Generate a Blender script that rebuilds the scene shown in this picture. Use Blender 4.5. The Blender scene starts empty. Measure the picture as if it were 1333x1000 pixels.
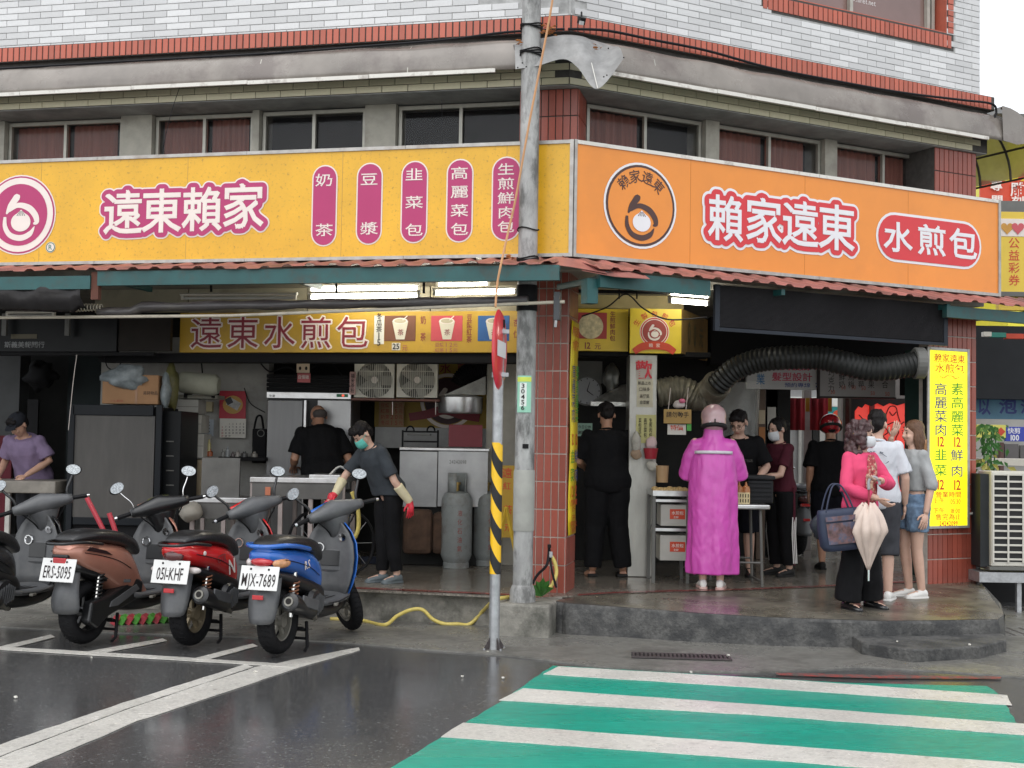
import bpy, math, random
import numpy as np
from mathutils import Vector, Matrix, noise
from math import sin, cos, pi, radians as rad
random.seed(11)
SC = bpy.context.scene
COL = SC.collection
V = Vector
# ---------------------------------------------------------------- camera, sky, sun, exposure
FP, PITCH, ROLL, CH = 1650.0, rad(2.52), rad(0.92), 1.6
_F = V((0, cos(PITCH), sin(PITCH)))
_u = V((0, -sin(PITCH), cos(PITCH)))
_r = V((1, 0, 0))
_R = _r * cos(ROLL) + _u * sin(ROLL)
_U = _u * cos(ROLL) - _r * sin(ROLL)
CAMP = V((0, 0, CH))
cd = bpy.data.cameras.new('camera')
cam = bpy.data.objects.new('camera', cd)
COL.objects.link(cam)
cd.sensor_width = 36
cd.lens = FP / 1333 * 36
cd.clip_end = 900
cam.matrix_world = Matrix(((_R.x, _U.x, -_F.x, 0), (_R.y, _U.y, -_F.y, 0), (_R.z, _U.z, -_F.z, CH), (0, 0, 0, 1)))
SC.camera = cam
SUN_EL, SUN_ROT = rad(62), rad(200)
wd = bpy.data.worlds.new('World')
SC.world = wd
wd.use_nodes = True
nt = wd.node_tree
sk = nt.nodes.new('ShaderNodeTexSky')
sk.sky_type = 'NISHITA'
sk.sun_disc = False
sk.sun_elevation = SUN_EL
sk.sun_rotation = SUN_ROT
sk.air_density, sk.dust_density, sk.ozone_density = 1.0, 1.0, 1.0
hs = nt.nodes.new('ShaderNodeHueSaturation')      # overcast: the blue is washed out of the sky
hs.inputs['Saturation'].default_value = 0.16
nt.links.new(sk.outputs[0], hs.inputs['Color'])
bg = nt.nodes['Background']
bg.inputs[1].default_value = 0.15
nt.links.new(hs.outputs[0], bg.inputs[0])
sl = bpy.data.lights.new('sun', 'SUN')
sl.energy, sl.angle, sl.color = 0.5, rad(70), (1, .98, .95)
so = bpy.data.objects.new('sun', sl)
COL.objects.link(so)
so.rotation_euler = V((sin(SUN_ROT) * cos(SUN_EL), cos(SUN_ROT) * cos(SUN_EL), sin(SUN_EL))).to_track_quat('Z', 'Y').to_euler()
SC.view_settings.view_transform = 'Standard'
SC.view_settings.look = 'None'
SC.view_settings.exposure = 0.98
SC.view_settings.gamma = 1
SC.view_settings.use_curve_mapping = False
SC.cycles.max_bounces = 7
SC.cycles.diffuse_bounces = 4
SC.cycles.use_denoising = True

# ---------------------------------------------------------------- frames: the two facades and the world
def ray(px, py): return _F * FP + _R * (px - 666.5) - _U * (py - 500)
def at(px, py, Y):
    d = ray(px, py)
    return CAMP + d * (Y / d.y)
def G(px, py, z=0.0):
    d = ray(px, py)
    return CAMP + d * ((z - CH) / d.z)
class Fr:
    def __init__(s, o, a):
        s.a = a
        s.m = Matrix.Translation((o[0], o[1], 0)) @ Matrix.Rotation(a, 4, 'Z')
        s.i = s.m.inverted()
    def px(s, px, py, y):
        c = s.i @ CAMP
        d = s.i.to_3x3() @ ray(px, py)
        p = c + d * ((y - c.y) / d.y)
        return p.x, p.z
    def rect(s, x0, y0, x1, y1, y):
        a, b = s.px(x0, (y0 + y1) / 2, y)[0], s.px(x1, (y0 + y1) / 2, y)[0]
        c, d = s.px((x0 + x1) / 2, y1, y)[1], s.px((x0 + x1) / 2, y0, y)[1]
        return a, b, c, d
    def g(s, px, py, z): return s.i @ G(px, py, z)
_o = at(745, 330, 10.6)
A = Fr(_o, -rad(12.6))         # left facade: x to the right, y into the building
B = Fr(_o, rad(27.5))          # right facade
W = Fr((0, 0), 0)
FLOOR = .27

# ---------------------------------------------------------------- materials
MATS = {}
def M(name, col, rough=.55, metal=0, var=.12, vs=5, bump=0, bs=60, dirt=0, dcol=(.05, .045, .04), ds=1.6, emit=0, coat=0, rand=0,
      stretch=(1, 1, 1), trans=0, wet=0, spec=.5, alpha=1, dthr=.5):
    if max(col) < .05 and spec == .5 and not coat and not metal: spec = .16
    if name in MATS: return MATS[name]
    m = bpy.data.materials.new(name)
    MATS[name] = m
    m.use_nodes = True
    n, l = m.node_tree.nodes, m.node_tree.links
    b = n['Principled BSDF']
    b.inputs['Roughness'].default_value = rough
    b.inputs['Metallic'].default_value = metal
    b.inputs['Coat Weight'].default_value = coat
    b.inputs['Coat Roughness'].default_value = .12
    b.inputs['Specular IOR Level'].default_value = spec
    b.inputs['Transmission Weight'].default_value = trans
    b.inputs['Alpha'].default_value = alpha
    tc = n.new('ShaderNodeTexCoord')
    mp = n.new('ShaderNodeMapping')
    mp.inputs['Scale'].default_value = stretch
    l.new(tc.outputs['Object'], mp.inputs[0])
    def noi(sc, det=5, ro=.6):
        t = n.new('ShaderNodeTexNoise')
        t.inputs['Scale'].default_value = sc
        t.inputs['Detail'].default_value = det
        t.inputs['Roughness'].default_value = ro
        l.new(mp.outputs[0], t.inputs['Vector'])
        return t.outputs['Fac']
    def rng(src, a, c, d, e):
        r = n.new('ShaderNodeMapRange')
        for i, v in enumerate((a, c, d, e)): r.inputs[i + 1].default_value = v
        l.new(src, r.inputs[0])
        return r.outputs[0]
    def mul(x, y):
        q = n.new('ShaderNodeMath'); q.operation = 'MULTIPLY'
        l.new(x, q.inputs[0]); l.new(y, q.inputs[1])
        return q.outputs[0]
    val = None
    if var: val = rng(noi(vs), .25, .75, 1 - var, 1 + var)
    if rand:
        oi = n.new('ShaderNodeObjectInfo')
        r = rng(oi.outputs['Random'], 0, 1, 1 - rand, 1 + rand)
        val = mul(val, r) if val else r
    src = None
    if val:
        h = n.new('ShaderNodeMix'); h.data_type = 'RGBA'; h.blend_type = 'MULTIPLY'
        h.inputs[0].default_value = 1
        h.inputs[6].default_value = (*col, 1)
        l.new(val, h.inputs[7])
        src = h.outputs[2]
    if dirt:
        f = rng(noi(ds, 9, .7), dthr, dthr + .14, 0, dirt)
        h = n.new('ShaderNodeMix'); h.data_type = 'RGBA'
        l.new(f, h.inputs[0])
        if src: l.new(src, h.inputs[6])
        else: h.inputs[6].default_value = (*col, 1)
        h.inputs[7].default_value = (*dcol, 1)
        src = h.outputs[2]
    if src: l.new(src, b.inputs['Base Color'])
    else: b.inputs['Base Color'].default_value = (*col, 1)
    if wet:
        l.new(rng(noi(wet, 6, .65), .36, .62, .06, rough), b.inputs['Roughness'])
    if emit:
        b.inputs['Emission Strength'].default_value = emit
        if src: l.new(src, b.inputs['Emission Color'])
        else: b.inputs['Emission Color'].default_value = (*col, 1)
    if bump:
        bp = n.new('ShaderNodeBump')
        bp.inputs['Strength'].default_value = bump
        bp.inputs['Distance'].default_value = .01
        l.new(noi(bs, 4), bp.inputs['Height'])
        l.new(bp.outputs[0], b.inputs['Normal'])
    return m

# ---------------------------------------------------------------- mesh builder
ORG = {}
def _sub(p): return V(p)
class MB:
    def __init__(s): s.v, s.f = [], []
    def add(s, vs, fs):
        k = len(s.v)
        s.v.extend(V(p) for p in vs)
        s.f.extend(tuple(i + k for i in f) for f in fs)
        return s
    def box(s, x0, x1, y0, y1, z0, z1):
        return s.add([(x0, y0, z0), (x1, y0, z0), (x1, y1, z0), (x0, y1, z0), (x0, y0, z1), (x1, y0, z1), (x1, y1, z1), (x0, y1, z1)],
                     [(0, 3, 2, 1), (4, 5, 6, 7), (0, 1, 5, 4), (1, 2, 6, 5), (2, 3, 7, 6), (3, 0, 4, 7)])
    def obox(s, c, d, rz=0, rx=0, ry=0):
        m = Matrix.Translation(c) @ Matrix.Rotation(rz, 4, 'Z') @ Matrix.Rotation(ry, 4, 'Y') @ Matrix.Rotation(rx, 4, 'X')
        t = MB().box(-d[0] / 2, d[0] / 2, -d[1] / 2, d[1] / 2, -d[2] / 2, d[2] / 2)
        return s.add([m @ p for p in t.v], t.f)
    def rings(s, rs, caps=True, closed=False):
        n = len(rs[0]); vs = [p for r in rs for p in r]; fs = []
        N = len(rs)
        for i in range(N if closed else N - 1):
            for j in range(n):
                a, b = i * n + j, i * n + (j + 1) % n
                c = ((i + 1) % N) * n
                fs.append((a, b, c + (j + 1) % n, c + j))
        if caps and not closed:
            fs.append(tuple(range(n - 1, -1, -1)))
            fs.append(tuple((N - 1) * n + j for j in range(n)))
        return s.add(vs, fs)
    def tube(s, pts, r, seg=8, caps=True, closed=False, flat=1.0, up=None):
        pts = [V(p) for p in pts]
        rr = r if isinstance(r, (list, tuple)) else [r] * len(pts)
        rs = []; ref = V(up) if up else None
        N = len(pts)
        for i, p in enumerate(pts):
            if closed: t = pts[(i + 1) % N] - pts[i - 1]
            else: t = pts[min(i + 1, N - 1)] - pts[max(i - 1, 0)]
            t.normalize()
            if ref is None: ref = V((0, 0, 1)) if abs(t.z) < .9 else V((1, 0, 0))
            a = t.cross(ref); a.normalize()
            b = a.cross(t)
            if up is None: ref = b
            rs.append([p + (a * cos(2 * pi * k / seg) + b * sin(2 * pi * k / seg) * flat) * rr[i] for k in range(seg)])
        return s.rings(rs, caps, closed)
    def ell(s, c, r, m=None, nu=12, nv=8):
        c = V(c); rs = []
        for i in range(1, nv):
            t = pi * i / nv
            rs.append([(sin(t) * cos(2 * pi * k / nu) * r[0], sin(t) * sin(2 * pi * k / nu) * r[1], cos(t) * r[2]) for k in range(nu)])
        vs = [V((0, 0, r[2]))] + [V(p) for q in rs for p in q] + [V((0, 0, -r[2]))]
        if m: vs = [m @ p for p in vs]
        fs = []
        for k in range(nu):
            fs.append((0, 1 + k, 1 + (k + 1) % nu))
            e = 1 + (nv - 2) * nu
            fs.append((len(vs) - 1, e + (k + 1) % nu, e + k))
            for i in range(nv - 2):
                a = 1 + i * nu
                fs.append((a + k, a + nu + k, a + nu + (k + 1) % nu, a + (k + 1) % nu))
        return s.add([p + c for p in vs], fs)
    def lathe(s, prof, c=(0, 0, 0), seg=20, m=None):
        c = V(c)
        rs = [[V((r * cos(2 * pi * k / seg), r * sin(2 * pi * k / seg), z)) for k in range(seg)] for r, z in prof]
        if m: rs = [[m @ p for p in q] for q in rs]
        return s.rings([[p + c for p in q] for q in rs])
    def prism(s, poly, y0, y1):     # polygon in (x, z), pushed from y0 to y1
        n = len(poly)
        a = sum(poly[i][0] * poly[(i + 1) % n][1] - poly[(i + 1) % n][0] * poly[i][1] for i in range(n))
        if a < 0: poly = poly[::-1]
        return s.add([(x, y0, z) for x, z in poly] + [(x, y1, z) for x, z in poly],
                     [tuple(range(n)), tuple(range(2 * n - 1, n - 1, -1))] + [(i, n + i, n + (i + 1) % n, (i + 1) % n) for i in range(n)])
    def extr(s, poly, z0, z1):      # polygon in (x, y), pushed up
        n = len(poly)
        a = sum(poly[i][0] * poly[(i + 1) % n][1] - poly[(i + 1) % n][0] * poly[i][1] for i in range(n))
        if a < 0: poly = poly[::-1]
        z0f = z0 if callable(z0) else (lambda x, y: z0)
        z1f = z1 if callable(z1) else (lambda x, y: z1)
        return s.add([(x, y, z0f(x, y)) for x, y in poly] + [(x, y, z1f(x, y)) for x, y in poly],
                     [tuple(range(n - 1, -1, -1)), tuple(range(n, 2 * n))] + [(i, (i + 1) % n, n + (i + 1) % n, n + i) for i in range(n)])
    def tf(s, m):
        s.v = [m @ p for p in s.v]
        return s
    def join(s, o): return s.add(o.v, o.f)
    def mesh(s, name, mat, org=V(), smooth=False):
        me = bpy.data.meshes.new(name)
        me.from_pydata([tuple(p - org) for p in s.v], [], s.f)
        me.materials.append(mat)
        if smooth: me.shade_smooth() if smooth is True else me.shade_smooth()
        return me
    def build(s, name, mat, par=None, smooth=False, bev=0, label=None, fr=None, org=None, cat=None, group=None, kind=None, me=None, sub=0):
        if par is not None: o0 = ORG[par]
        else:
            o0 = V(org) if org is not None else (sum(s.v, V()) / len(s.v)) * 1.0
            if org is None: o0.z = min(p.z for p in s.v)
        me = me or s.mesh(name, mat, o0, bool(smooth))
        o = bpy.data.objects.new(name, me)
        COL.objects.link(o)
        ORG[o] = o0
        if par is not None: o.parent = par
        else: o.matrix_world = (fr or W).m @ Matrix.Translation(o0)
        if smooth == 'auto':
            me.shade_smooth(); me.set_sharp_from_angle(angle=rad(35))
        if bev:
            b = o.modifiers.new('bevel', 'BEVEL'); b.width = bev; b.segments = 2; b.limit_method = 'ANGLE'; b.angle_limit = rad(40)
        if sub:
            b = o.modifiers.new('sub', 'SUBSURF'); b.levels = b.render_levels = sub
        if label: o['label'] = label
        if cat: o['category'] = cat
        if group: o['group'] = group
        if kind: o['kind'] = kind
        return o
def thing(name, label, cat, fr=W, loc=(0, 0, 0), group=None, kind=None, rz=0):
    o = bpy.data.objects.new(name, None)
    COL.objects.link(o)
    o.matrix_world = fr.m @ Matrix.Translation(loc) @ Matrix.Rotation(rz, 4, 'Z')
    o.empty_display_size = .1
    ORG[o] = V(loc) if not rz else V()
    if label: o['label'] = label
    if cat: o['category'] = cat
    if group: o['group'] = group
    if kind: o['kind'] = kind
    return o
def inst(me, name, par, loc, rot=None, label=None):       # a piece that shares its mesh
    o = bpy.data.objects.new(name, me)
    COL.objects.link(o)
    o.parent = par
    o.location = V(loc) - ORG[par]
    if rot: o.rotation_euler = rot
    ORG[o] = ORG[par]
    return o
def tilemesh(name, w, h, d, mat, bev=.0015):              # a tile, face towards -y, slightly chamfered
    b = bev
    x, z = w / 2, h / 2
    m = MB()
    m.add([(-x, 0, -z), (x, 0, -z), (x, 0, z), (-x, 0, z), (-x + b, -d, -z + b), (x - b, -d, -z + b), (x - b, -d, z - b), (-x + b, -d, z - b)],
          [(4, 5, 6, 7), (0, 1, 5, 4), (1, 2, 6, 5), (2, 3, 7, 6), (3, 0, 4, 7)])
    return m.mesh(name, mat)
def field(par, name, me, spots, lim=300, restname=None):  # pieces one by one; past the limit joined into one part
    for p in spots[:lim]: inst(me, name, par, p[:3], (0, 0, p[3]) if len(p) > 3 else None)
    rest = spots[lim:]
    if rest:
        m = MB(); vs = [v.co.copy() for v in me.vertices]; fs = [tuple(q.vertices) for q in me.polygons]
        for p in rest:
            r = Matrix.Translation(p[:3]) @ (Matrix.Rotation(p[3], 4, 'Z') if len(p) > 3 else Matrix())
            m.add([r @ q for q in vs], fs)
        m.build(restname or name + '_field', me.materials[0], par, kind='stuff')

# ---------------------------------------------------------------- lettering
_GL = {}
def glyph(ch, bold=0.0):
    k = (ch, bold)
    if k in _GL: return _GL[k]
    c = bpy.data.curves.new('t', 'FONT')
    c.body = ch; c.resolution_u = 2; c.offset = bold; c.fill_mode = 'FRONT'
    o = bpy.data.objects.new('t', c)
    COL.objects.link(o)
    me = bpy.data.meshes.new_from_object(o.evaluated_get(bpy.context.evaluated_depsgraph_get()))
    vs = np.array([v.co[:2] for v in me.vertices], dtype=float).reshape(-1, 2)
    fs = [tuple(p.vertices) for p in me.polygons]
    es = {}
    for f in fs:
        for i in range(len(f)):
            e = (min(f[i], f[i - 1]), max(f[i], f[i - 1])); es[e] = es.get(e, 0) + 1
    bd = [e for e, q in es.items() if q == 1]
    bpy.data.objects.remove(o); bpy.data.curves.remove(c); bpy.data.meshes.remove(me)
    _GL[k] = (vs, fs, bd)
    return _GL[k]
_ref = glyph('國')[0]
_c0, _c1 = _ref.min(0), _ref.max(0)
_EM = (_c1 - _c0).max() * 1.06
_CC = (_c0 + _c1) / 2
def put(items, y, mb=None):
    """items: (char, cx, cz, width, height, bold[, rot]); flat lettering on the plane y, facing -y"""
    mb = mb or MB()
    pts = []
    for it in items:
        ch, cx, cz, w, h, bo = it[:6]
        ro = it[6] if len(it) > 6 else 0
        if ch == ' ': continue
        vs, fs, bd = glyph(ch, bo)
        if not len(vs): continue
        if ord(ch) > 255: q = (vs - _CC) / _EM
        else:
            a, b = glyph('H')[0].min(0), glyph('H')[0].max(0)
            x0, x1 = vs[:, 0].min(), vs[:, 0].max()
            q = (vs - np.array([(x0 + x1) / 2, (a[1] + b[1]) / 2])) / (b[1] - a[1])
        q = q * np.array([w, h])
        q = np.stack([q[:, 0] * cos(ro) - q[:, 1] * sin(ro) + cx, q[:, 0] * sin(ro) + q[:, 1] * cos(ro) + cz], 1)
        mb.add([(p[0], y, p[1]) for p in q], fs)
        for a, b in bd:
            L = np.hypot(*(q[a] - q[b])); n = max(1, int(L / .012))
            for k in range(n): pts.append(q[a] + (q[b] - q[a]) * k / n)
    mb.pts = np.array(pts)
    return mb
def line(s, x0, x1, z, w, h, bold=.012):
    n = len(s)
    return [(c, x0 + (x1 - x0) * ((i + .5) / n), z, w, h, bold) for i, c in enumerate(s)]
def latin(s, x, z, h, bold=.01, wf=.9):       # centred run of Latin text / digits
    ws = []
    H = glyph('H')[0]; hh = H[:, 1].max() - H[:, 1].min()
    for c in s:
        if c == ' ': ws.append(.3)
        else:
            v = glyph(c)[0]; ws.append((v[:, 0].max() - v[:, 0].min()) / hh + .16)
    t = sum(ws) * h * wf; cx = x - t / 2; out = []
    for c, w in zip(s, ws):
        out.append((c, cx + w * h * wf / 2, z, h * wf, h, bold)); cx += w * h * wf
    return out
def column_text(s, x, z0, z1, w, h, bold=.012):
    n = len(s)
    return [(c, x, z0 + (z1 - z0) * (i / (n - 1) if n > 1 else .5), w, h, bold) for i, c in enumerate(s)]
def blob(pts, r, y, res=.006, wob=0):
    """everything nearer than r to the lettering: the sticker outline round a word (marching squares)"""
    lo, hi = pts.min(0) - r - 2 * res, pts.max(0) + r + 2 * res
    nx, nz = (np.ceil((hi - lo) / res)).astype(int) + 1
    gx, gz = lo[0] + np.arange(nx) * res, lo[1] + np.arange(nz) * res
    D = np.full((nx, nz), 9.0)
    for i in range(nx):
        sel = pts[np.abs(pts[:, 0] - gx[i]) < r + 3 * res]
        if len(sel):
            dd = (sel[:, 0][None] - gx[i]) ** 2 + (sel[:, 1][None] - gz[:, None]) ** 2
            D[i] = np.sqrt(dd.min(1))
    D = r - D
    mb = MB(); vid = {}
    def vert(p):
        k = (round(p[0] * 2e4), round(p[1] * 2e4))
        if k not in vid:
            vid[k] = len(mb.v); mb.v.append(V((p[0], y, p[1])))
        return vid[k]
    for i in range(nx - 1):
        j = 0
        while j < nz - 1:
            q = D[i:i + 2, j:j + 2]
            if (q <= 0).all(): j += 1; continue
            cs = [(i, j), (i + 1, j), (i + 1, j + 1), (i, j + 1)]
            if (q > 0).all():
                ids = [vert((gx[a], gz[b])) for a, b in cs]
                mb.f.append(tuple(ids)); j += 1; continue
            poly = []
            for k in range(4):
                a, b = cs[k], cs[(k + 1) % 4]
                da, db = D[a], D[b]
                if da > 0: poly.append((gx[a[0]], gz[a[1]]))
                if (da > 0) != (db > 0):
                    t = da / (da - db)
                    poly.append((gx[a[0]] + (gx[b[0]] - gx[a[0]]) * t, gz[a[1]] + (gz[b[1]] - gz[a[1]]) * t))
            ids = []
            for p in poly:
                w = vert(p)
                if w not in ids: ids.append(w)
            if len(ids) > 2: mb.f.append(tuple(ids))
            j += 1
    return mb
def disc(cx, cz, rx, y, n=40, rz=None, x0=0, ring=None):
    rz = rz or rx
    P = [(cx + rx * cos(2 * pi * k / n), cz + rz * sin(2 * pi * k / n)) for k in range(n)]
    m = MB()
    if ring is None: m.add([(x, y, z) for x, z in P], [tuple(range(n))])
    else:
        q = ring
        Q = [(cx + (rx - q) * cos(2 * pi * k / n), cz + (rz - q) * sin(2 * pi * k / n)) for k in range(n)]
        m.add([(x, y, z) for x, z in P + Q], [(k, (k + 1) % n, n + (k + 1) % n, n + k) for k in range(n)])
    return m
def pill(x0, x1, z0, z1, y, horiz=False, n=12):
    m = MB(); P = []
    if horiz:
        r = (z1 - z0) / 2; c = (z0 + z1) / 2
        for k in range(n + 1): P.append((x1 - r + r * sin(pi * k / n), c - r * cos(pi * k / n)))
        for k in range(n + 1): P.append((x0 + r - r * sin(pi * k / n), c + r * cos(pi * k / n)))
    else:
        r = (x1 - x0) / 2; c = (x0 + x1) / 2
        for k in range(n + 1): P.append((c + r * cos(pi * k / n), z1 - r + r * sin(pi * k / n)))
        for k in range(n + 1): P.append((c - r * cos(pi * k / n), z0 + r - r * sin(pi * k / n)))
    return m.add([(x, y, z) for x, z in P], [tuple(range(len(P)))])
def spline(P, n=8):
    P = [V(p) for p in P]; out = []
    for i in range(len(P) - 1):
        a, b, c, d = P[max(i - 1, 0)], P[i], P[i + 1], P[min(i + 2, len(P) - 1)]
        for k in range(n):
            t = k / n
            out.append(.5 * ((2 * b) + (c - a) * t + (2 * a - 5 * b + 4 * c - d) * t * t + (3 * b - a - 3 * c + d) * t ** 3))
    return out + [P[-1]]
def ribbon(P, ws, y, n=8, mb=None):     # flat brush stroke, P in (x, z)
    mb = mb or MB()
    Q = spline([V((p[0], p[1], 0)) for p in P], n)
    N = len(Q); vs = []
    for i, p in enumerate(Q):
        t = Q[min(i + 1, N - 1)] - Q[max(i - 1, 0)]; t.normalize()
        f = i / (N - 1) * (len(ws) - 1); k = min(int(f), len(ws) - 2)
        w = (ws[k] + (ws[k + 1] - ws[k]) * (f - k)) / 2
        q = V((-t.y, t.x, 0)) * w
        vs += [(p.x + q.x, y, p.y + q.y), (p.x - q.x, y, p.y - q.y)]
    mb.add(vs, [(2 * i, 2 * i + 1, 2 * i + 3, 2 * i + 2) for i in range(N - 1)])
    return mb
def rbox(par, name, mat, ext, bev=.006, **k):
    return MB().box(*ext).build(name, mat, par, bev=bev, **k)
# ================================================================ ground
asphalt = M('wet asphalt', (.068, .068, .068), rough=.27, var=.7, vs=60, bump=.035, bs=130, dirt=1, dcol=(.26, .26, .25), ds=48, dthr=.57, wet=.55, spec=.6)
concrete = M('wet concrete', (.17, .165, .15), rough=.6, var=.25, vs=25, bump=.3, bs=90, dirt=.75, dcol=(.07, .068, .06), ds=1.3, wet=1.3)
concrete_d = M('blackened concrete', (.085, .084, .08), rough=.7, var=.5, vs=30, bump=.9, bs=45, dirt=.9, dcol=(.028, .029, .03), ds=3.5, dthr=.44)
concrete_c = M('kerb concrete', (.24, .23, .2), rough=.75, var=.3, vs=14, bump=.5, bs=50, dirt=.85, dcol=(.075, .075, .062), ds=2.2, dthr=.48)
white_paint = M('road paint', (.62, .6, .55), rough=.45, var=.22, vs=60, bump=.2, bs=150, dirt=.7, dcol=(.27, .26, .24), ds=16, wet=.8, dthr=.56)
green_paint = M('green road paint', (.002, .31, .22), rough=.4, var=.3, vs=30, bump=.2, bs=150, dirt=.6, dcol=(.004, .19, .14), ds=7, dthr=.54, wet=.6, stretch=(.35, 2.5, 1))
red_line = M('red floor paint', (.2, .04, .035), rough=.5, var=.35, vs=20, dirt=.6, dcol=(.08, .05, .045), ds=5, wet=1.5)
MB().box(-90, 90, -25, 140, -.3, 0).build('road', asphalt, kind='structure', label='dark wet asphalt road in front of the corner shop', cat='road')
def sheet(name, pix, mat, z, th=.004, par=None, jit=.006, **k):
    q = [G(x, y, z) for x, y in pix]; pts = []; r = random.Random(len(q) + int(pix[0][0]))
    for i, a in enumerate(q):       # hand painted edges waver a little
        b = q[(i + 1) % len(q)]; n = max(1, min(24, int((b - a).length / .12)))
        for j in range(n): p = a.lerp(b, j / n); pts.append(p + V((r.uniform(-jit, jit), r.uniform(-jit, jit), 0)))
    m = MB().extr([(p.x, p.y) for p in pts], z - th + .0005, z)
    return m.build(name, mat, par, **k)
gut = [(-260, 800), (0, 815), (150, 823), (300, 828), (455, 836), (530, 843), (598, 848), (655, 852), (710, 858), (780, 867), (880, 873), (1000, 874), (1120, 867), (1220, 873), (1333, 881), (1420, 889)]
pp = [G(x, y, .012) for x, y in gut]
MB().extr([(p.x, p.y) for p in pp] + [(9, 12.8), (-9, 12.8)], -.02, .012).build('pavement_apron', concrete, kind='structure', label='damp concrete strip between road and shop step')
xw = thing('zebra_crossing', 'green zebra crossing with white bars in front of the step', 'crossing', kind='structure')
sheet('green_panel', [(719, 866.5), (900, 877), (1100, 889), (1285, 893), (1300, 903), (1360, 1000), (1420, 1120), (270, 1150), (510, 999), (655, 911)], green_paint, .005, par=xw)
for q in ([(727, 867.5), (1010, 884), (1312, 905), (1317, 918), (1000, 896), (707, 877.5)], [(681, 896), (1000, 918), (1333, 942), (1420, 949), (1420, 964), (1333, 957), (1000, 931.5), (649, 911.5)],
          [(603, 941), (1000, 969), (1333, 994), (1450, 1004), (1450, 1025), (1333, 1016), (1000, 989), (574, 959)], [(470, 1004), (1500, 1085), (1500, 1115), (430, 1032)]):
    sheet('white_bar', q, white_paint, .0095, par=xw)
sheet('red_kerb_line', [(1010, 875.5), (1120, 878.5), (1303, 881), (1303, 883.5), (1120, 882), (1010, 878)], M('worn red paint', (.26, .04, .035), dirt=1, ds=14, dthr=.42, dcol=(.08, .07, .065)), .0145, kind='structure', label='thin red line along the back of the crossing')
bm = thing('bay_marking', 'white painted scooter bay lines on the road', 'road marking', kind='structure')
for q in ([(-200, 1030), (0, 969), (160, 915), (320, 864.5), (330, 868), (165, 922), (0, 984), (-200, 1050)], [(-200, 1054), (0, 985.5), (166, 923), (332, 868.5), (467, 842.5), (469, 846), (392, 868), (180, 938), (35, 999), (-80, 1050)]):
    sheet('broad_line', q, white_paint, .0055, par=bm)
sheet('bay_line', [(-120, 832), (0, 841.5), (200, 853), (322, 861), (388, 865), (380, 868.5), (300, 863.5), (110, 852), (0, 845.5), (-120, 836)], white_paint, .007, par=bm)
for q in ([(-2, 842), (66, 826), (72, 829), (14, 843.5)], [(107, 849), (212, 831), (218, 834), (122, 852)], [(250, 857.5), (328, 838), (335, 841), (268, 859)]):
    sheet('bay_divider', q, white_paint, .0085, par=bm)
# the raised shop floor and its step
terrazzo = M('terrazzo', (.2, .18, .15), rough=.32, var=.8, vs=48, bump=.05, dirt=.8, dcol=(.03, .027, .025), ds=36, dthr=.49, wet=1.2)
pf = thing('shop_platform', None, None, kind='structure')
cl = [A.m @ V((x, A.g(570, 813, 0).y + .0, 0)) for x in (-9, -.62)]
ql = [(p.x, p.y) for p in cl] + [(A.m @ V((-.62, 1.2, 0))).to_tuple()[:2]]
front = [(722, 783, .266), (742, 786, .262), (800, 790, .252), (900, 798, .24), (1000, 804, .23), (1150, 809, .222), (1300, 807, .215), (1308, 801, .215)]
side = [(1303, 786, .225), (1272, 764, .255)]
fp = [G(*q) for q in front]; sp = [G(*q) for q in side]
backR, backL = (12, 34), (-12, 34)
MB().extr(ql + [(fp[0].x - .02, 14), (9, 34), (-12, 34)], -.05, .268).build('kerb_base', concrete_c, pf)
mb = MB()
fl = [(752, 776), (800, 773), (870, 771), (960, 769), (1060, 765), (1150, 760), (1262, 757), (1275, 756)]
fz = [G(x, y, .27) for x, y in fl]
n = len(fl)
top = [(p.x, p.y, .27) for p in fz]; edge = [(p.x, p.y, p.z) for p in fp]
low = [(p.x, p.y, -.05) for p in fp]
rr = random.Random(4)
def wob(P, k): return [tuple(c + rr.uniform(-k, k) * (1 if i < 2 else .25) for i, c in enumerate(q)) for q in P]
E2 = []
for i in range(len(edge) - 1):
    for t in range(6):
        a, b = V(edge[i]), V(edge[i + 1]); E2.append(a.lerp(b, t / 6))
E2.append(V(edge[-1]))
T2 = [V(top[0]).lerp(V(top[0]), 0)]
L = len(E2); T2 = []
for i in range(L):
    f = i / (L - 1) * (n - 1); k = min(int(f), n - 2); T2.append(V(top[k]).lerp(V(top[k + 1]), f - k))
R0 = [p + V((0, .012, 0)) for p in E2]
E3 = [V((p.x + rr.uniform(-.006, .006), p.y + rr.uniform(-.008, .008), p.z - .022)) for p in E2]
Mz = [V((p.x + rr.uniform(-.012, .012), p.y + rr.uniform(-.014, .01), p.z * .5)) for p in E2]
Lz = [V((p.x, p.y - .012, -.02)) for p in E2]
rows = [T2, R0, E3, Mz, Lz]
vs = [p for r in rows for p in r]
mb.add(vs, [(i * L + j, (i + 1) * L + j, (i + 1) * L + j + 1, i * L + j + 1) for i in range(4) for j in range(L - 1)])
k0 = len(mb.v)
s3 = [(fp[-1].x, fp[-1].y, fp[-1].z), (sp[0].x, sp[0].y, sp[0].z), (sp[1].x, sp[1].y, .262), (sp[1].x + 1.6, sp[1].y + 4, .262)]
mb.add([*s3, *[(x, y, -.05) for x, y, z in s3]], [(0, 4, 5, 1), (1, 5, 6, 2), (2, 6, 7, 3)])
mb.add([T2[-1], s3[0], s3[1], s3[2], s3[3]], [(0, 1, 2), (0, 2, 3, 4)])
mb.build('front_apron', concrete_d, pf, smooth='auto')
apron_top = MB()
A1 = [p + V((0, 0, .002)) for p in T2]; B1 = [p + V((0, .02, .002)) for p in E2]
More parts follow.
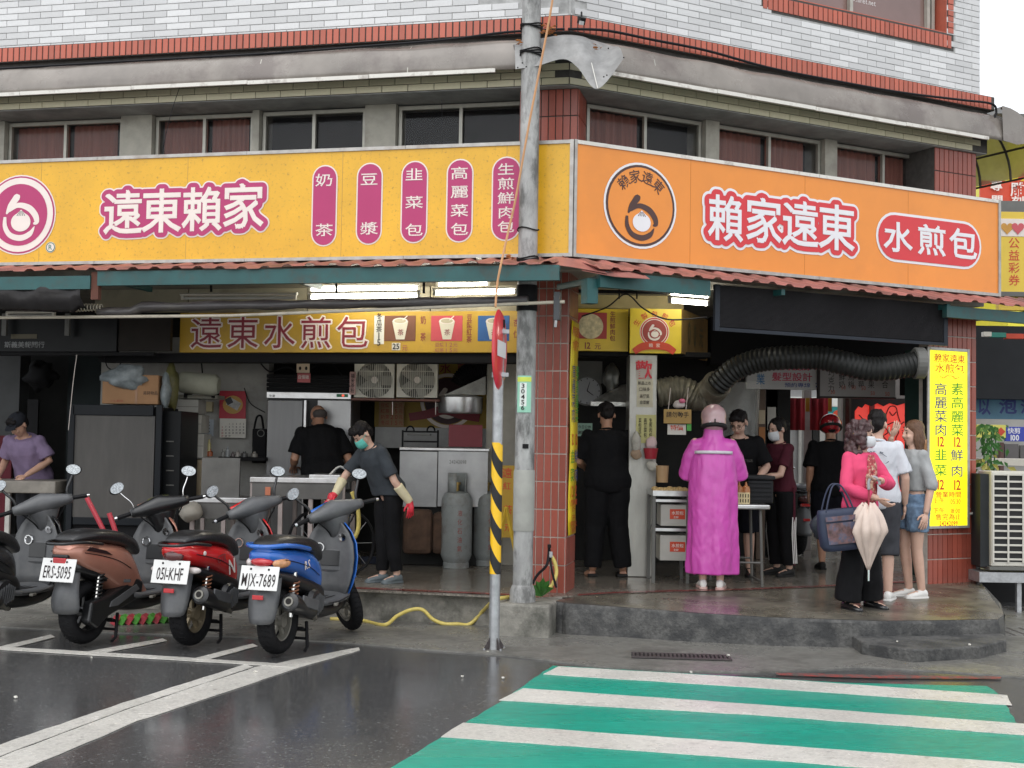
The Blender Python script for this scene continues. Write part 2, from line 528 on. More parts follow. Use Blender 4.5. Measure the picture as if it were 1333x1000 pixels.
apron_top.add(A1 + B1, [(j, L + j, L + j + 1, j + 1) for j in range(L - 1)])
apron_top.add([A1[-1], B1[-1], V(s3[1]) + V((-.01, 0, .002)), V(s3[2]) + V((-.01, 0, .002))], [(0, 1, 2, 3)])
apron_top.build('apron_top', M('wet worn floor', (.15, .135, .105), rough=.4, var=.4, vs=7, bump=.12, bs=60, dirt=.8, dcol=(.055, .05, .045), ds=1.6, dthr=.46, wet=1.3), pf)
st = [(1112, 829), (1122, 836), (1188, 846), (1277, 841), (1310, 833), (1308, 826)]
sq = [G(x, y, .105) for x, y in st]
MB().extr([(p.x, p.y) for p in sq] + [(sq[-1].x, sq[-1].y + .4), (sq[0].x, sq[0].y + .4)], -.02, .105).build('lower_step', concrete_d, pf, bev=.012)
tz = [A.m @ V((x, y, 0)) for x, y in ((-9, A.g(570, 775, .27).y + .06), (-.30, A.g(570, 775, .27).y + .06))]
MB().extr([(tz[0].x, tz[0].y), (tz[1].x, tz[1].y)] + [(p.x, p.y) for p in fz] + [(9, 34), (-12, 34)], .262, .276).build('terrazzo_floor', terrazzo, pf)
rl = MB()
a, b = A.g(460, 767, .27), A.g(672, 777, .27)
rl.add([A.m @ V((-9, a.y - .02, .2795)), A.m @ V((-.32, a.y - .02, .2795)), A.m @ V((-.32, a.y + .07, .2795)), A.m @ V((-9, a.y + .07, .2795))], [(0, 1, 2, 3)])
K = len(fz)
for j in range(K - 1):
    u, v = fz[j], fz[j + 1]
    rl.add([(u.x, u.y - .03, .2795), (v.x, v.y - .03, .2795), (v.x, v.y + .06, .2795), (u.x, u.y + .06, .2795)], [(0, 1, 2, 3)])
rl.build('red_edge', red_line, pf)
pb = [A.g(636, 828, 0), A.g(712, 832, 0)]
mb = MB().box(pb[0].x, pb[1].x + .02, A.g(700, 832, 0).y, .55, -.02, .272)
mb.build('pole_footing', concrete_c, fr=A, bev=.02, label='square concrete block carrying the grey utility pole', cat='footing')
gr = thing('drain_grate', 'long dark slotted drain grate set in the concrete strip', 'drain')
gp = [G(822, 854, .013), G(952, 858, .013)]
L = (gp[1] - gp[0]).length
an = math.atan2(gp[1].y - gp[0].y, gp[1].x - gp[0].x)
mm = Matrix.Translation(gp[0]) @ Matrix.Rotation(an, 4, 'Z')
iron = M('rusty iron', (.055, .045, .045), rough=.5, var=.3, vs=30, bump=.3)
MB().box(0, L, -.09, .09, -.01, .004).tf(mm).build('grate_bed', M('drain dark', (.02, .018, .018)), gr)
for k in range(24):
    x = L * (k + .5) / 24
    MB().box(x - .008, x + .008, -.085, .085, .004, .014).tf(mm).build('grate_bar', iron, gr)
for s in (-1, 1): MB().box(0, L, s * .09 - .012, s * .09 + .012, .004, .015).tf(mm).build('grate_rim', iron, gr)
for i, (x, y) in enumerate(((948, 856), (635, 850), (332, 876), (119, 857), (602, 882), (655, 884), (20, 909), (900, 876), (1262, 840), (1168, 836))):
    p = G(x, y, .012 if i in (0,) else .002)
    if i >= 8: p = G(x, y, .107)
    r = random.Random(i)
    mb = MB().ell((0, 0, .007), (.009 + r.random() * .008, .007, .006 if i else .018), Matrix.Rotation(r.random() * 3, 3, 'Z'), 7, 5)
    for q in mb.v: q += V((r.uniform(-.004, .004), r.uniform(-.004, .004), r.uniform(-.003, .004)))
    mb.tf(Matrix.Translation(p)).build('litter', M('scrap paper', (.6, .58, .52), var=.2), cat='litter', group='scraps of litter on the wet ground', label='small pale scrap lying on the wet ground')

# ================================================================ building
grout_d = M('dark grout', (.07, .065, .06), rough=.9, var=.3, vs=20)
grout_w = M('grey grout', (.4, .4, .39), rough=.9, var=.35, vs=9)
m_white = M('white glazed tile', (.64, .64, .635), rough=.32, var=.1, vs=6, rand=.14, dirt=.4, dcol=(.36, .36, .35), ds=2.5, bump=.04)
m_red = M('red soldier tile', (.47, .115, .07), rough=.4, var=.15, vs=9, rand=.14, dirt=.3, dcol=(.22, .08, .06), ds=4)
m_beige = M('beige tile', (.62, .575, .4), rough=.4, var=.08, vs=9, rand=.08, dirt=.25, dcol=(.3, .28, .2), ds=3)
m_colred = M('column tile', (.3, .07, .045), rough=.3, var=.18, vs=8, rand=.14, dirt=.35, dcol=(.15, .05, .04), ds=3, bump=.05)
plaster = M('stained plaster', (.4, .385, .33), rough=.8, var=.2, vs=6, bump=.2, bs=80, dirt=.5, dcol=(.22, .2, .17), ds=2)
soffit_m = M('grey soffit', (.3, .3, .29), rough=.8, var=.25, vs=5, dirt=.5, dcol=(.15, .15, .14), ds=2)
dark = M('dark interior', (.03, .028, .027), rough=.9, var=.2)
alu = M('aged aluminium', (.42, .41, .36), rough=.45, metal=.4, var=.15, vs=12)
bd = thing('corner_building', 'white and red tiled corner building with a shop below', 'building', A)
def bframe(fr):      # parts are given in their own facade frame and turned into the building's
    return A.i @ fr.m
ZR0, ZR1 = (A.px(340, 69, .2)[1] + B.px(790, 43, .2)[1]) / 2, (A.px(340, 45.5, .2)[1] + B.px(1294, 124, .2)[1]) / 2
ZL = (A.px(340, 130, .25)[1] + B.px(749, 111, .25)[1] + B.px(1272, 196, .25)[1]) / 3
ZC = (A.px(340, 104.6, .06)[1] + B.px(1000, 132, .06)[1]) / 2
ZS0 = (A.px(370, 335, 0)[1] + B.px(1025, 357, 0)[1]) / 2
ZS1 = (A.px(370, 200, 0)[1] + B.px(1025, 226, 0)[1]) / 2
XL = -7.6
XR = B.px(1276, 100, .35)[0]
XRL = B.px(1295, 130, .2)[0]
mA, mB2 = Matrix(), bframe(B)
cut = math.tan(rad(40.1 / 2))
def P(mb, fr, name, mat, **k): return mb.tf(bframe(fr)).build(name, mat, bd, **k)
def slabA(y0, y1, z0, z1, x0=XL, ends=True):     # a wall run along A that meets B's on the mitre
    return MB().extr([(x0, y0), (y0 * -cut, y0), (y1 * -cut, y1), (x0, y1)], z0, z1)
def slabB(y0, y1, z0, z1, x1=None):
    x1 = XR if x1 is None else x1
    return MB().extr([(y0 * cut, y0), (x1, y0), (x1, y1), (y1 * cut, y1)], z0, z1)
P(slabA(.358, .62, ZR1, 8.5), A, 'upper_wall', grout_w); 
# right wall with its window opening
wx1 = B.px(1233, 42, .35)[0]; wz0 = (B.px(1100, 15.4, .35)[1] + B.px(1233, 42, .35)[1]) / 2; wx0 = wx1 - 2.35; wz1 = wz0 + 1.5
P(slabB(.358, .62, ZR1, wz0), B, 'upper_wall', grout_w)
P(slabB(.358, .62, wz0, 8.5, wx0), B, 'upper_wall', grout_w)
P(MB().box(wx1, XR, .358, .62, wz0, 8.5), B, 'upper_wall', grout_w)
P(MB().box(wx0, wx1, .358, .62, wz1, 8.5), B, 'upper_wall', grout_w)
P(MB().box(XR - .24, XR, .62, 3.6, ZL, 8.5), B, 'side_wall', M('side render', (.5, .51, .52), var=.15, dirt=.3, dcol=(.3, .3, .3)))
TW, TH = .243, .0625
me_w = tilemesh('white_tile', .238, .0575, .008, m_white)
spots = []
def inwin(x, z): return wx0 - .07 < x < wx1 + .07 and wz0 - .18 < z < wz1 + .07
for r in range(18):
    z = ZR1 + .005 + TH * (r + .5)
    for c in range(28):
        x = -.09 - TW * (c + .5 + .5 * (r % 2)) - .25 * 0
        if x < -6.2 or z > 6.15 - max(0, (x + 6) * .13): continue
        spots.append((x, .358, z, 0))
angB = B.a - A.a
for r in range(22):
    z = ZR1 + .005 + TH * (r + .5)
    for c in range(26):
        x = XR - TW * (c + .5 + .5 * (r % 2)) - .002 + (.0)
        if x < .25 or inwin(x, z) or z > 5.55 + .18 * x: continue
        q = mB2 @ V((x, .358, z)); spots.append((q.x, q.y, q.z, angB))
    if r % 2 and z < 6.4: pass
spots.sort(key=lambda p: abs(p[2] - 5.4))
field(bd, 'white_tile', me_w, spots, 300, 'white_tile_rest')
hm = tilemesh('white_half_tile', .117, .0575, .008, m_white)
for r in range(1, 18, 2):
    q = mB2 @ V((XR - TW * .25, .358, ZR1 + .005 + TH * (r + .5))); inst(hm, 'white_tile', bd, q, (0, 0, angB))
# corner closer between the two tiled faces
P(MB().box(-.10, -.125 + .25 * 0, .345, .36, ZR1, 8), A, 'corner_strip', grout_w)
# red soldier course: a ledge standing proud
P(slabA(.205, .62, ZR0, ZR1), A, 'red_ledge', grout_d)
P(slabB(.205, .62, ZR0, ZR1, XRL), B, 'red_ledge', grout_d)
me_r = tilemesh('red_tile', .0505, ZR1 - ZR0 - .012, .008, m_red)
sp2 = []
zc = (ZR0 + ZR1) / 2
for c in range(104): sp2.append((-.205 * cut - .033 - c * .0622, .205, zc, 0))
for c in range(int((XRL - .08) / .0622)):
    q = mB2 @ V((.205 * cut + .033 + c * .0622, .205, zc)); sp2.append((q.x, q.y, q.z, angB))
# red surround of the upper window
wy = .352
for c in range(int(2.55 / .0622)):
    q = mB2 @ V((wx1 + .06 - .03 - c * .0622, wy, wz0 - .088)); sp2.append((q.x, q.y, q.z, angB))
field(bd, 'red_tile', me_r, sp2, 300, 'red_tile_rest')
me_rh = tilemesh('red_tile_flat', .075, .056, .008, m_red)
P(MB().box(wx0 - .1, wx1 + .095, .353, .36, wz0 - .175, wz0), B, 'window_surround', grout_d)
P(MB().box(wx1, wx1 + .095, .353, .36, wz0, wz1 + .1), B, 'window_surround', grout_d)
for r in range(22): q = mB2 @ V((wx1 + .05, wy, wz0 + .035 + r * .062)); inst(me_rh, 'red_tile', bd, q, (0, 0, angB))
# upper window: tinted film with a web address, alu posts
P(MB().box(wx1 - .012, wx1 - .001, .354, .51, wz0, wz1), B, 'red_reveal', m_red); P(MB().box(wx0, wx1 - .013, .354, .51, wz0 + .001, wz0 + .01), B, 'red_reveal', m_red)
w = P(MB().box(wx0, wx1, .52, .53, wz0, wz1), B, 'upper_window', M('film glass', (.2, .125, .11), rough=.25, var=.15, vs=2, coat=.4))
for x in (wx1 - .075, wx1 - .14, wx1 - 1.2): P2 = MB().box(x - .02, x + .02, .47, .515, wz0 + .03, wz1).tf(mB2).build('frame', alu, w)
MB().box(wx0, wx1, .46, .515, wz0, wz0 + .03).tf(mB2).build('frame', alu, w)
tx0, tz0 = B.px(1136, 4, .517)
put(latin('www.hinet.net', tx0 - .18, tz0, .055, .0, .85), .517).tf(mB2).build('lettering', M('white film', (.75, .72, .7)), w)
# lintel over the first floor windows, beige tiles
P(slabA(.258, .62, ZL, ZR0), A, 'lintel', grout_d)
P(slabB(.258, .62, ZL, ZR0), B, 'lintel', grout_d)
P(slabA(.26, .95, ZL - .006, ZL), A, 'soffit', soffit_m)
P(slabB(.26, .95, ZL - .006, ZL), B, 'soffit', soffit_m)
me_b = tilemesh('beige_tile', .238, .0575, .008, m_beige)
sp3 = []
for r in range(5):
    z = ZL + .003 + TH * (r + .5)
    for c in range(27):
        if r < 4 or c < 6: sp3.append((-.258 * cut - TW * (c + .5 + .5 * (r % 2)) - .002, .258, z, 0))
    for c in range(20):
        x = .258 * cut + TW * (c + .5 + .5 * (r % 2)) + .002
        if x + .12 < XR and (r < 4 or c < 5):
            q = mB2 @ V((x, .258, z)); sp3.append((q.x, q.y, q.z, angB))
sp3.sort(key=lambda p: p[2])
field(bd, 'beige_tile', me_b, sp3, 300)
# first floor window wall behind the signs
ZW0 = 3.75
glassd = M('dim glass', (.02, .02, .022), rough=.08, var=0, alpha=.2, spec=.7)
curt = M('old curtain', (.42, .17, .13), rough=.9, var=.3, vs=3, stretch=(9, 9, .3))
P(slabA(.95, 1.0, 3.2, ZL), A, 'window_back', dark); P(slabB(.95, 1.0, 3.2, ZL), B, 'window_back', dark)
def winrow(fr, spans, yw=.66):
    last = None
    for i, (a, b, c0) in enumerate(spans):
        py = 170 if fr is A else 165
        x0, x1 = fr.px(a, py, yw)[0], fr.px(b, py, yw)[0]
        mB_ = bframe(fr)
        zt = ZL - .02
        win = MB().box(x0, x1, yw + .04, yw + .05, ZW0, zt).tf(mB_).build('window', glassd, bd)
        fw = .03
        for xx in (x0, x1 - fw, (x0 + x1) / 2 - fw / 2): MB().box(xx, xx + fw, yw, yw + .035, ZW0, zt - .035).tf(mB_).build('frame', alu, win)
        MB().box(x0, x1, yw - .003, yw + .035, zt - .035, zt).tf(mB_).build('frame', alu, win)
        for h in (0, 1):
            if not (c0 >> h) & 1: continue
            q0 = x0 + (x1 - x0) * h / 2 + .03; q1 = q0 + (x1 - x0) * (.46 if h == 0 else .38)
            N = 40; vs = []
            for k in range(N):
                t = q0 + (q1 - q0) * k / (N - 1); yy = yw + .1 + .018 * sin(k * 1.15 + i)
                vs += [(t, yy, ZW0), (t, yy, zt - .03)]
            MB().add(vs, [(2 * k, 2 * k + 2, 2 * k + 3, 2 * k + 1) for k in range(N - 1)]).tf(mB_).build('curtain', curt, win, smooth=True)
        if last is not None:
            MB().box(last + .012, x0 - .012, yw - .06, yw + .25, ZW0, ZL - .008).tf(mB_).build('pilaster', plaster, bd)
        last = x1
winrow(A, [(-180, -8, 3), (12, 160, 3), (203, 330, 3), (342, 476, 0), (519, 682, 0)])
winrow(B, [(764, 913, 1), (933, 1068, 3), (1086, 1212, 3)])
# tiled stubs of the columns between sign and lintel
me_c = tilemesh('column_tile', .0585, .234, .009, m_colred)
me_c2 = me_c
def tiled_face(par, fr, x0, x1, z0, z1, y, ang=0, org=None, pw=.0665, phh=.2425):
    """tiles on a face that starts at (x0, y) of frame fr and runs along +x (turned by ang); coordinates of par's frame"""
    mm = (par_m(par).inverted() @ fr.m) @ Matrix.Translation((x0, y, 0)) @ Matrix.Rotation(ang, 4, 'Z')
    n = max(1, round((x1 - x0) / pw)); pw = (x1 - x0) / n
    k = max(1, round((z1 - z0) / phh)); out = []
    rot = math.atan2(mm[1][0], mm[0][0])
    for i in range(n):
        for j in range(k):
            z = z0 + phh * (j + .5)
            if z + .12 > z1 + .1: continue
            q = mm @ V((pw * (i + .5), 0, z)); out.append((q.x, q.y, q.z, rot))
    return out
def par_m(o): return {'A': A.m, 'B': B.m}[FRN[o]]
FRN = {bd: 'A'}
cx0, cx1 = A.px(676, 150, .36)[0], A.px(752, 150, .36)[0]
zz = ZL - .005 - 4 * .2425
P(MB().box(cx0, cx1, .37, .8, zz, ZL - .005), A, 'column_stub', grout_d)
t = tiled_face(bd, A, cx0, cx1, zz, ZL, .37) + tiled_face(bd, A, cx1, cx1 + .4, zz, ZL, .37, pi / 2)
bx0, bx1 = B.px(1217, 220, .3)[0], B.px(1271, 220, .3)[0]
P(MB().box(bx0, bx1, .31, .8, zz, ZL - .005), B, 'column_stub', grout_d)
t += tiled_face(bd, B, bx0, bx1, zz, ZL, .31)
field(bd, 'column_tile', me_c, t, 300)
# first floor slab, ceiling of the arcade, ledge behind the signs
P(slabA(.12, 1.0, ZS0 - .03, ZS0 + .12), A, 'slab_edge', plaster); P(slabB(.12, 1.0, ZS0 - .03, ZS0 + .12), B, 'slab_edge', plaster)
P(slabA(.2, .95, 3.6, ZW0), A, 'window_ledge', plaster); P(slabB(.2, .95, 3.6, ZW0), B, 'window_ledge', plaster)
MB().extr([(XL, .3), (0, .3), ((mB2 @ V((XR, .3, 0))).x, (mB2 @ V((XR, .3, 0))).y), ((mB2 @ V((XR, 3.6, 0))).x, (mB2 @ V((XR, 3.6, 0))).y), (2.2, 5.4), (XL, 5.4)], ZS0 - .1, ZS0 - .04).build('ceiling', M('dirty ceiling', (.33, .31, .26), var=.25, vs=3, dirt=.5, ds=1.2), bd)
MB().extr([(XL, .62), (-.3, .62), ((mB2 @ V((XR, .62, 0))).x - .3, (mB2 @ V((XR, .62, 0))).y), ((mB2 @ V((XR, 3.6, 0))).x - .3, (mB2 @ V((XR, 3.6, 0))).y), (2.2, 5.4), (XL, 5.4)], 8.2, 8.5).build('roof', soffit_m, bd)
# ---------------------------------------------------------------- canopies
can = M('grey canopy sheet', (.24, .215, .19), rough=.4, var=.25, vs=2.5, dirt=.7, dcol=(.13, .105, .095), ds=1.4, wet=2.0, bump=.08, bs=8)
trim = M('flaking white edge', (.72, .7, .64), rough=.6, var=.1, dirt=.7, dcol=(.25, .21, .18), ds=5, dthr=.52)
def arc(y0, y1, z0, z1, n=9):
    return [(y0 + (y1 - y0) * sin(pi / 2 * k / n), z1 - (z1 - z0) * (1 - cos(pi / 2 * k / n)) * 1.0) for k in range(n + 1)]
def canopy(fr, x0, x1, label, ex0=0, ex1=0):
    t = thing('window_canopy', label, 'canopy', fr, ((x0 + x1) / 2, .2, ZC))
    pr = arc(.21, .06, ZC, ZC + .3)
    N = 48; rs = []; r = random.Random(int(x1 * 10) + 50)
    for i in range(N + 1):
        x = x0 + (x1 - x0) * i / N
        rs.append([(x, y + .012 * noise.noise(V((x * 1.7, k * .3, 1))), z + .014 * noise.noise(V((x * 2.3, k * .4, 9)))) for k, (y, z) in enumerate(pr)])
    m = MB(); n = len(pr)
    m.add([p for q in rs for p in q], [(i * n + j, i * n + j + 1, (i + 1) * n + j + 1, (i + 1) * n + j) for i in range(N) for j in range(n - 1)])
    o = m.build('sheet', can, t, smooth=True)
    sd = o.modifiers.new('s', 'SOLIDIFY'); sd.thickness = .004
    m = MB()
    for i in range(int((x1 - x0) / 1.15)):
        a = x0 + 1.15 * i; b = min(a + 1.145, x1); j = r.uniform(-.004, .004)
        m = MB().box(a, b, .042, .062, ZC - .022 + j, ZC + .012 + j)
        m.build('edge_strip', trim, t)
    for i in range(int((x1 - x0) / 1.4)):
        x = x0 + .5 + 1.4 * i
        MB().tube([(x, y + .008, z - .012) for y, z in pr], .008, 6).build('rib', alu, t)
    return t
XC0 = A.px(688, 90, .06)[0]
canopy(A, XL, XC0, 'long grey stained canopy over the left first floor windows')
canopy(B, B.px(792, 100, .06)[0], XR + .12, 'long grey stained canopy over the right first floor windows')
# the bent sheet over the corner
up = [(668, 62, .16), (700, 54, .16), (735, 50, .12), (765, 51, .08), (785, 56, .1), (800, 61, .12)]
lo = [(671, 90, -.14), (699, 86, -.17), (733, 77, -.12), (752, 88, -.2), (778, 116, -.3), (812, 76, -.2)]
rs = []
for i in range(6):
    a = at(up[i][0], up[i][1], 10.6 + up[i][2] + .12); b = at(lo[i][0], lo[i][1], 10.6 + lo[i][2])
    q = []
    for k in range(6):
        s_ = k / 5; p = a.lerp(b, s_); p.z += .09 * sin(pi * s_) * (1 if i < 4 else .3); p.y -= .05 * sin(pi * s_); q.append(p)
    rs.append(q)
S2 = [spline([rs[i][k] for i in range(6)], 6) for k in range(6)]
n = len(S2[0])
m = MB().add([p for q in S2 for p in q], [(i * n + j, i * n + j + 1, (i + 1) * n + j + 1, (i + 1) * n + j) for i in range(5) for j in range(n - 1)])
t = thing('corner_flap', 'loose grey metal sheet hanging over the building corner beside the pole', 'metal sheet', W, at(740, 80, 10.5))
m.build('sheet', M('dull zinc', (.27, .27, .265), rough=.5, metal=.1, var=.3, vs=9, dirt=.5, dcol=(.2, .19, .18)), t, smooth=True)
MB().tube([at(778, 115, 10.29), at(770, 82, 10.38)], .004, 5).build('fold', trim, t)
for q in ((680, 82, 10.4), (685, 87, 10.38), (674, 88, 10.4), (790, 98, 10.36), (786, 100, 10.36), (812, 75, 10.38), (792, 63, 10.55)):
    MB().ell(at(q[0], q[1], q[2] - .05), (.007, .006, .007), None, 6, 4).build('rivet', dark, t)
# translucent canopy round the right side
t = thing('side_canopy', 'translucent yellowed canopy with dark ribs at the right end wall', 'canopy', B, (XR, .2, ZL))
yel = M('yellowed plastic', (.36, .3, .13), rough=.35, var=.3, vs=3, dirt=.6, dcol=(.28, .22, .1), ds=2, alpha=.82)
def sarc(yy, n=9): return [(XR + .0 + .62 * sin(pi / 2 * k / n), yy, ZC + .36 - .62 * (1 - cos(pi / 2 * k / n))) for k in range(n + 1)]
rs = [sarc(.05 + .35 * i) for i in range(9)]
n = len(rs[0])
MB().add([p for q in rs for p in q], [(i * n + j, i * n + j + 1, (i + 1) * n + j + 1, (i + 1) * n + j) for i in range(8) for j in range(n - 1)]).build('sheet', yel, t, smooth=True)
rib = M('rib brown', (.06, .05, .04), rough=.5, metal=.4)
for i in range(7): MB().tube([(p[0], p[1], p[2] - .015) for p in sarc(.07 + .42 * i)], .014, 6).build('rib', rib, t)
for k in (3, 6, 9): MB().tube([(sarc(0)[k][0], y, sarc(0)[k][2] - .018) for y in (.05, 2.6)], .012, 6).build('rail', rib, t)
MB().add([(XR - .02, .045, ZC + .36), *[(p[0], .042, p[2]) for p in sarc(0)[:7]], (XR + .2, .045, ZC - .02), (XR, .045, ZC)], [tuple(range(10))]).build('end_sheet', can, t)

# ================================================================ fascia signs
def fpx(fr, y):
    def f(px, py): return fr.px(px, py, y)
    return f
chrome = M('sign frame metal', (.4, .385, .36), rough=.4, metal=.55, var=.2, vs=14, dirt=.5, dcol=(.25, .2, .16), ds=4)
yellow = M('yellow vinyl', (.74, .40, .009), rough=.4, var=.16, vs=1.6, dirt=.8, dcol=(.24, .115, .015), ds=34, dthr=.555, coat=.2)
orange = M('orange vinyl', (.8, .265, .028), rough=.38, var=.1, vs=1.0, coat=.2, dirt=.25, dcol=(.6, .2, .03), ds=1.2)
magenta = M('magenta print', (.43, .026, .135), rough=.4, var=.06, vs=3)
creamw = M('cream print', (.8, .72, .66), rough=.45, var=.05)
sigred = M('red print', (.64, .035, .045), rough=.4, var=.04)
sigwhite = M('white print', (.78, .78, .8), rough=.4, var=.03)
ink = M('black print', (.035, .028, .028), rough=.5, var=.1)
SX0 = -7.4
sA = thing('shop_sign', 'long yellow shop sign with magenta lettering and drink and bun pills', 'shop sign', A, (-2.7, 0, ZS0))
MB().extr([(SX0, 0), (-.004, 0), (-.06, .19), (SX0, .19)], ZS0, ZS1).build('panel', yellow, sA)
for (z0, z1) in ((ZS1, ZS1 + .03), (ZS0 - .028, ZS0)):
    for i in range(5):
        a = SX0 + i * 1.48; b = min(a + 1.476, -.03)
        MB().box(a, b, -.012, .2, z0, z1).build('frame', chrome, sA)
MB().box(-.03, 0.002, -.014, .05, ZS0 - .03, ZS1 + .032).build('corner_post', chrome, sA)
sB = thing('shop_sign', 'orange shop sign with red scalloped lettering and round bun emblem', 'shop sign', B, (2.5, 0, ZS0))
SXE = B.px(1300, 325, 0)[0]
MB().extr([(.004, 0), (SXE, 0), (SXE, .19), (.07, .19)], ZS0, ZS1).build('panel', orange, sB)
for (z0, z1) in ((ZS1, ZS1 + .032), (ZS0 - .03, ZS0)):
    for i in range(4):
        a = .03 + i * 1.32; b = min(a + 1.316, SXE)
        MB().box(a, b, -.012, .2, z0, z1).build('frame', trim if z0 > 3.5 else chrome, sB)
MB().box(SXE - .012, SXE + .02, -.014, .2, ZS0 - .03, ZS1 + .034).build('end_post', chrome, sB)
MB().box(.003, .03, -.014, .05, ZS0 - .03, ZS1 + .034).build('corner_post', chrome, sB)

def bun_logo(par, cx, cz, k, y, mat, bunm, dotm):
    """the bun emblem: a wrapped hook, a bowl stroke and a round bun; k = half height"""
    q = lambda P: [(cx + a * k, cz + b * k) for a, b in P]
    s_ = [w * k for w in (.05, .3, .2, .1)]
    m = ribbon(q([(-.62, .0), (-.45, .3), (-.18, .66), (-.12, .78)]), [.06 * k, .26 * k, .3 * k, .14 * k], y)
    m.add(MB().ell((0, 0, 0), (1, 1, 1), None, 4, 3).v[:0], [])
    ribbon(q([(-.5, .12), (-.1, .34), (.38, .22), (.68, -.08), (.74, -.34), (.6, -.42)]), [.1 * k, .2 * k, .26 * k, .26 * k, .22 * k, .05 * k], y - .0004, mb=m)
    ribbon(q([(-.68, -.12), (-.66, -.52), (-.42, -.86), (.05, -.98), (.46, -.82), (.66, -.52)]), [.12 * k, .2 * k, .22 * k, .24 * k, .22 * k, .02 * k], y - .0008, mb=m)
    m.build('emblem_stroke', mat, par)
    disc(cx + .04 * k, cz - .34 * k, .44 * k, y - .002, 28, .38 * k).join(MB().add([(cx - .2 * k, y - .0021, cz - .05 * k), (cx + .28 * k, y - .0021, cz - .05 * k), (cx + .04 * k, y - .0021, cz + .16 * k)], [(0, 1, 2)])).build('emblem_bun', bunm, par)
    m = MB()
    for a in (-.14, -.05, .04, .13, .22): ribbon([(cx + (a * .3 + .03) * k, cz + .1 * k), (cx + a * k, cz - .09 * k)], [.015 * k, .035 * k], y - .0028, 3, m)
    m.build('emblem_pleat', dotm, par)
seamy = M('sign seam', (.5, .3, .05), rough=.5); seamo = M('orange seam', (.55, .2, .03), rough=.5)
for i in range(1, 5): MB().box(SX0 + 1.48 * i + .9, SX0 + 1.48 * i + .905, -.0012, .002, ZS0, ZS1).build('panel_seam', seamy, sA)
for i in range(1, 4): MB().box(1.3 * i - .1, 1.3 * i - .095, -.0012, .002, ZS0, ZS1).build('panel_seam', seamo, sB)
# ---- yellow sign artwork
f = fpx(A, 0)
def mpp(fr, px, py, y=0, dx=10):
    a, b = fr.px(px - dx, py, y), fr.px(px + dx, py, y); c, d = fr.px(px, py - dx, y), fr.px(px, py + dx, y)
    return (b[0] - a[0]) / (2 * dx), (c[1] - d[1]) / (2 * dx)
cx, cz = f(26, 280); mx, mz = mpp(A, 26, 280)
r = 52 * mz
disc(cx, cz, r, -.004).build('emblem_rim', creamw, sA)
disc(cx, cz, r - .012, -.006).build('emblem_ring', magenta, sA)
disc(cx, cz, r - .027, -.008).build('emblem_band', creamw, sA)
disc(cx, cz, r - .085, -.010).build('emblem_field', magenta, sA)
bun_logo(sA, cx + .01, cz + .01, r * .62, -.012, creamw, creamw, M('grey green print', (.1, .14, .12)))
x, z = f(66, 322)
disc(x, z, .05, -.004).build('mark_disc', creamw, sA); disc(x, z, .046, -.006, ring=.008).build('mark_ring', M('green print', (.04, .2, .14)), sA)
put(latin('R', x, z, .045, .01, 1), -.006).build('mark', MATS['green print'], sA)
def words(par, fr, chars, y, mat, name='lettering', bold=.0, scl=(1, 1), fat=0, res=.0045):
    it = []
    for ch, px, py, w, h in chars:
        x, z = fr.px(px, py, 0); mx, mz = mpp(fr, px, py)
        it.append((ch, x, z, w * mx * scl[0], h * mz * scl[1], bold))
    m = put(it, y); p = m.pts
    if fat: m.join(blob(p, fat, y + .0007, res))
    m.build(name, mat, par)
    return p
p = words(sA, A, [('遠', 161, 278, 49, 56), ('東', 211, 276, 50, 56), ('賴', 264, 274, 50, 56), ('家', 317, 270, 52, 58)], -.013, creamw, fat=.008)
blob(p, .062, -.005, .011).build('sticker_outline', creamw, sA)
blob(p, .049, -.009, .009).build('sticker', magenta, sA)
pl = [((406, 439, 215, 321), '奶茶', (235, 300)), ((464, 498, 212, 319), '豆漿', (234, 298)), ((522, 557, 209.5, 317), '韭菜包', (228, 300)), ((581, 616, 207, 316), '高麗菜包', (226, 299)), ((640, 678, 204, 314), '生煎鮮肉包', (221, 296))]
for (a, b, c, d), s, (t0, t1) in pl:
    x0, x1, z0, z1 = A.rect(a, c, b, d, 0)
    pill(x0, x1, z0, z1, -.004).build('pill_rim', creamw, sA); pill(x0 + .012, x1 - .012, z0 + .012, z1 - .012, -.007).build('pill', magenta, sA)
    n = len(s)
    words(sA, A, [(c_, (a + b) / 2 + (0 if n > 2 else 0), t0 + (t1 - t0) * i / (n - 1), 22 if n < 5 else 21, 16 if n < 5 else 15) for i, c_ in enumerate(s)], -.010, creamw, fat=.003, res=.0025)
# rust freckles near the corner and under the top edge
# ---- orange sign artwork
cx, cz = B.px(833.5, 268, 0); mx, mz = mpp(B, 833, 268)
r = 56 * mz
disc(cx, cz, r, -.004).build('emblem_rim', sigwhite, sB); disc(cx, cz, r - .02, -.006).build('emblem_ring', M('brown print', (.075, .035, .03)), sB)
disc(cx, cz, r - .042, -.008).build('emblem_field', orange, sB)
bun_logo(sB, cx, cz - .075, r * .56, -.011, MATS['brown print'], sigwhite, MATS['brown print'])
it = []
for i, c_ in enumerate('賴家遠東'):
    an = rad(132 - 28 * i)
    it.append((c_, cx + cos(an) * r * .70, cz + sin(an) * r * .70 - .01, .112, .112, .006, an - pi / 2))
put(it, -.011).build('emblem_lettering', MATS['brown print'], sB)
p = words(sB, B, [('賴', 944, 286, 44, 58), ('家', 993, 289, 46, 58), ('遠', 1041, 293, 46, 58), ('東', 1088, 298, 46, 58)], -.014, sigwhite, fat=.008)
blob(p, .078, -.005, .012).build('sticker_outline', sigwhite, sB)
blob(p, .054, -.009, .010).build('sticker', sigred, sB)
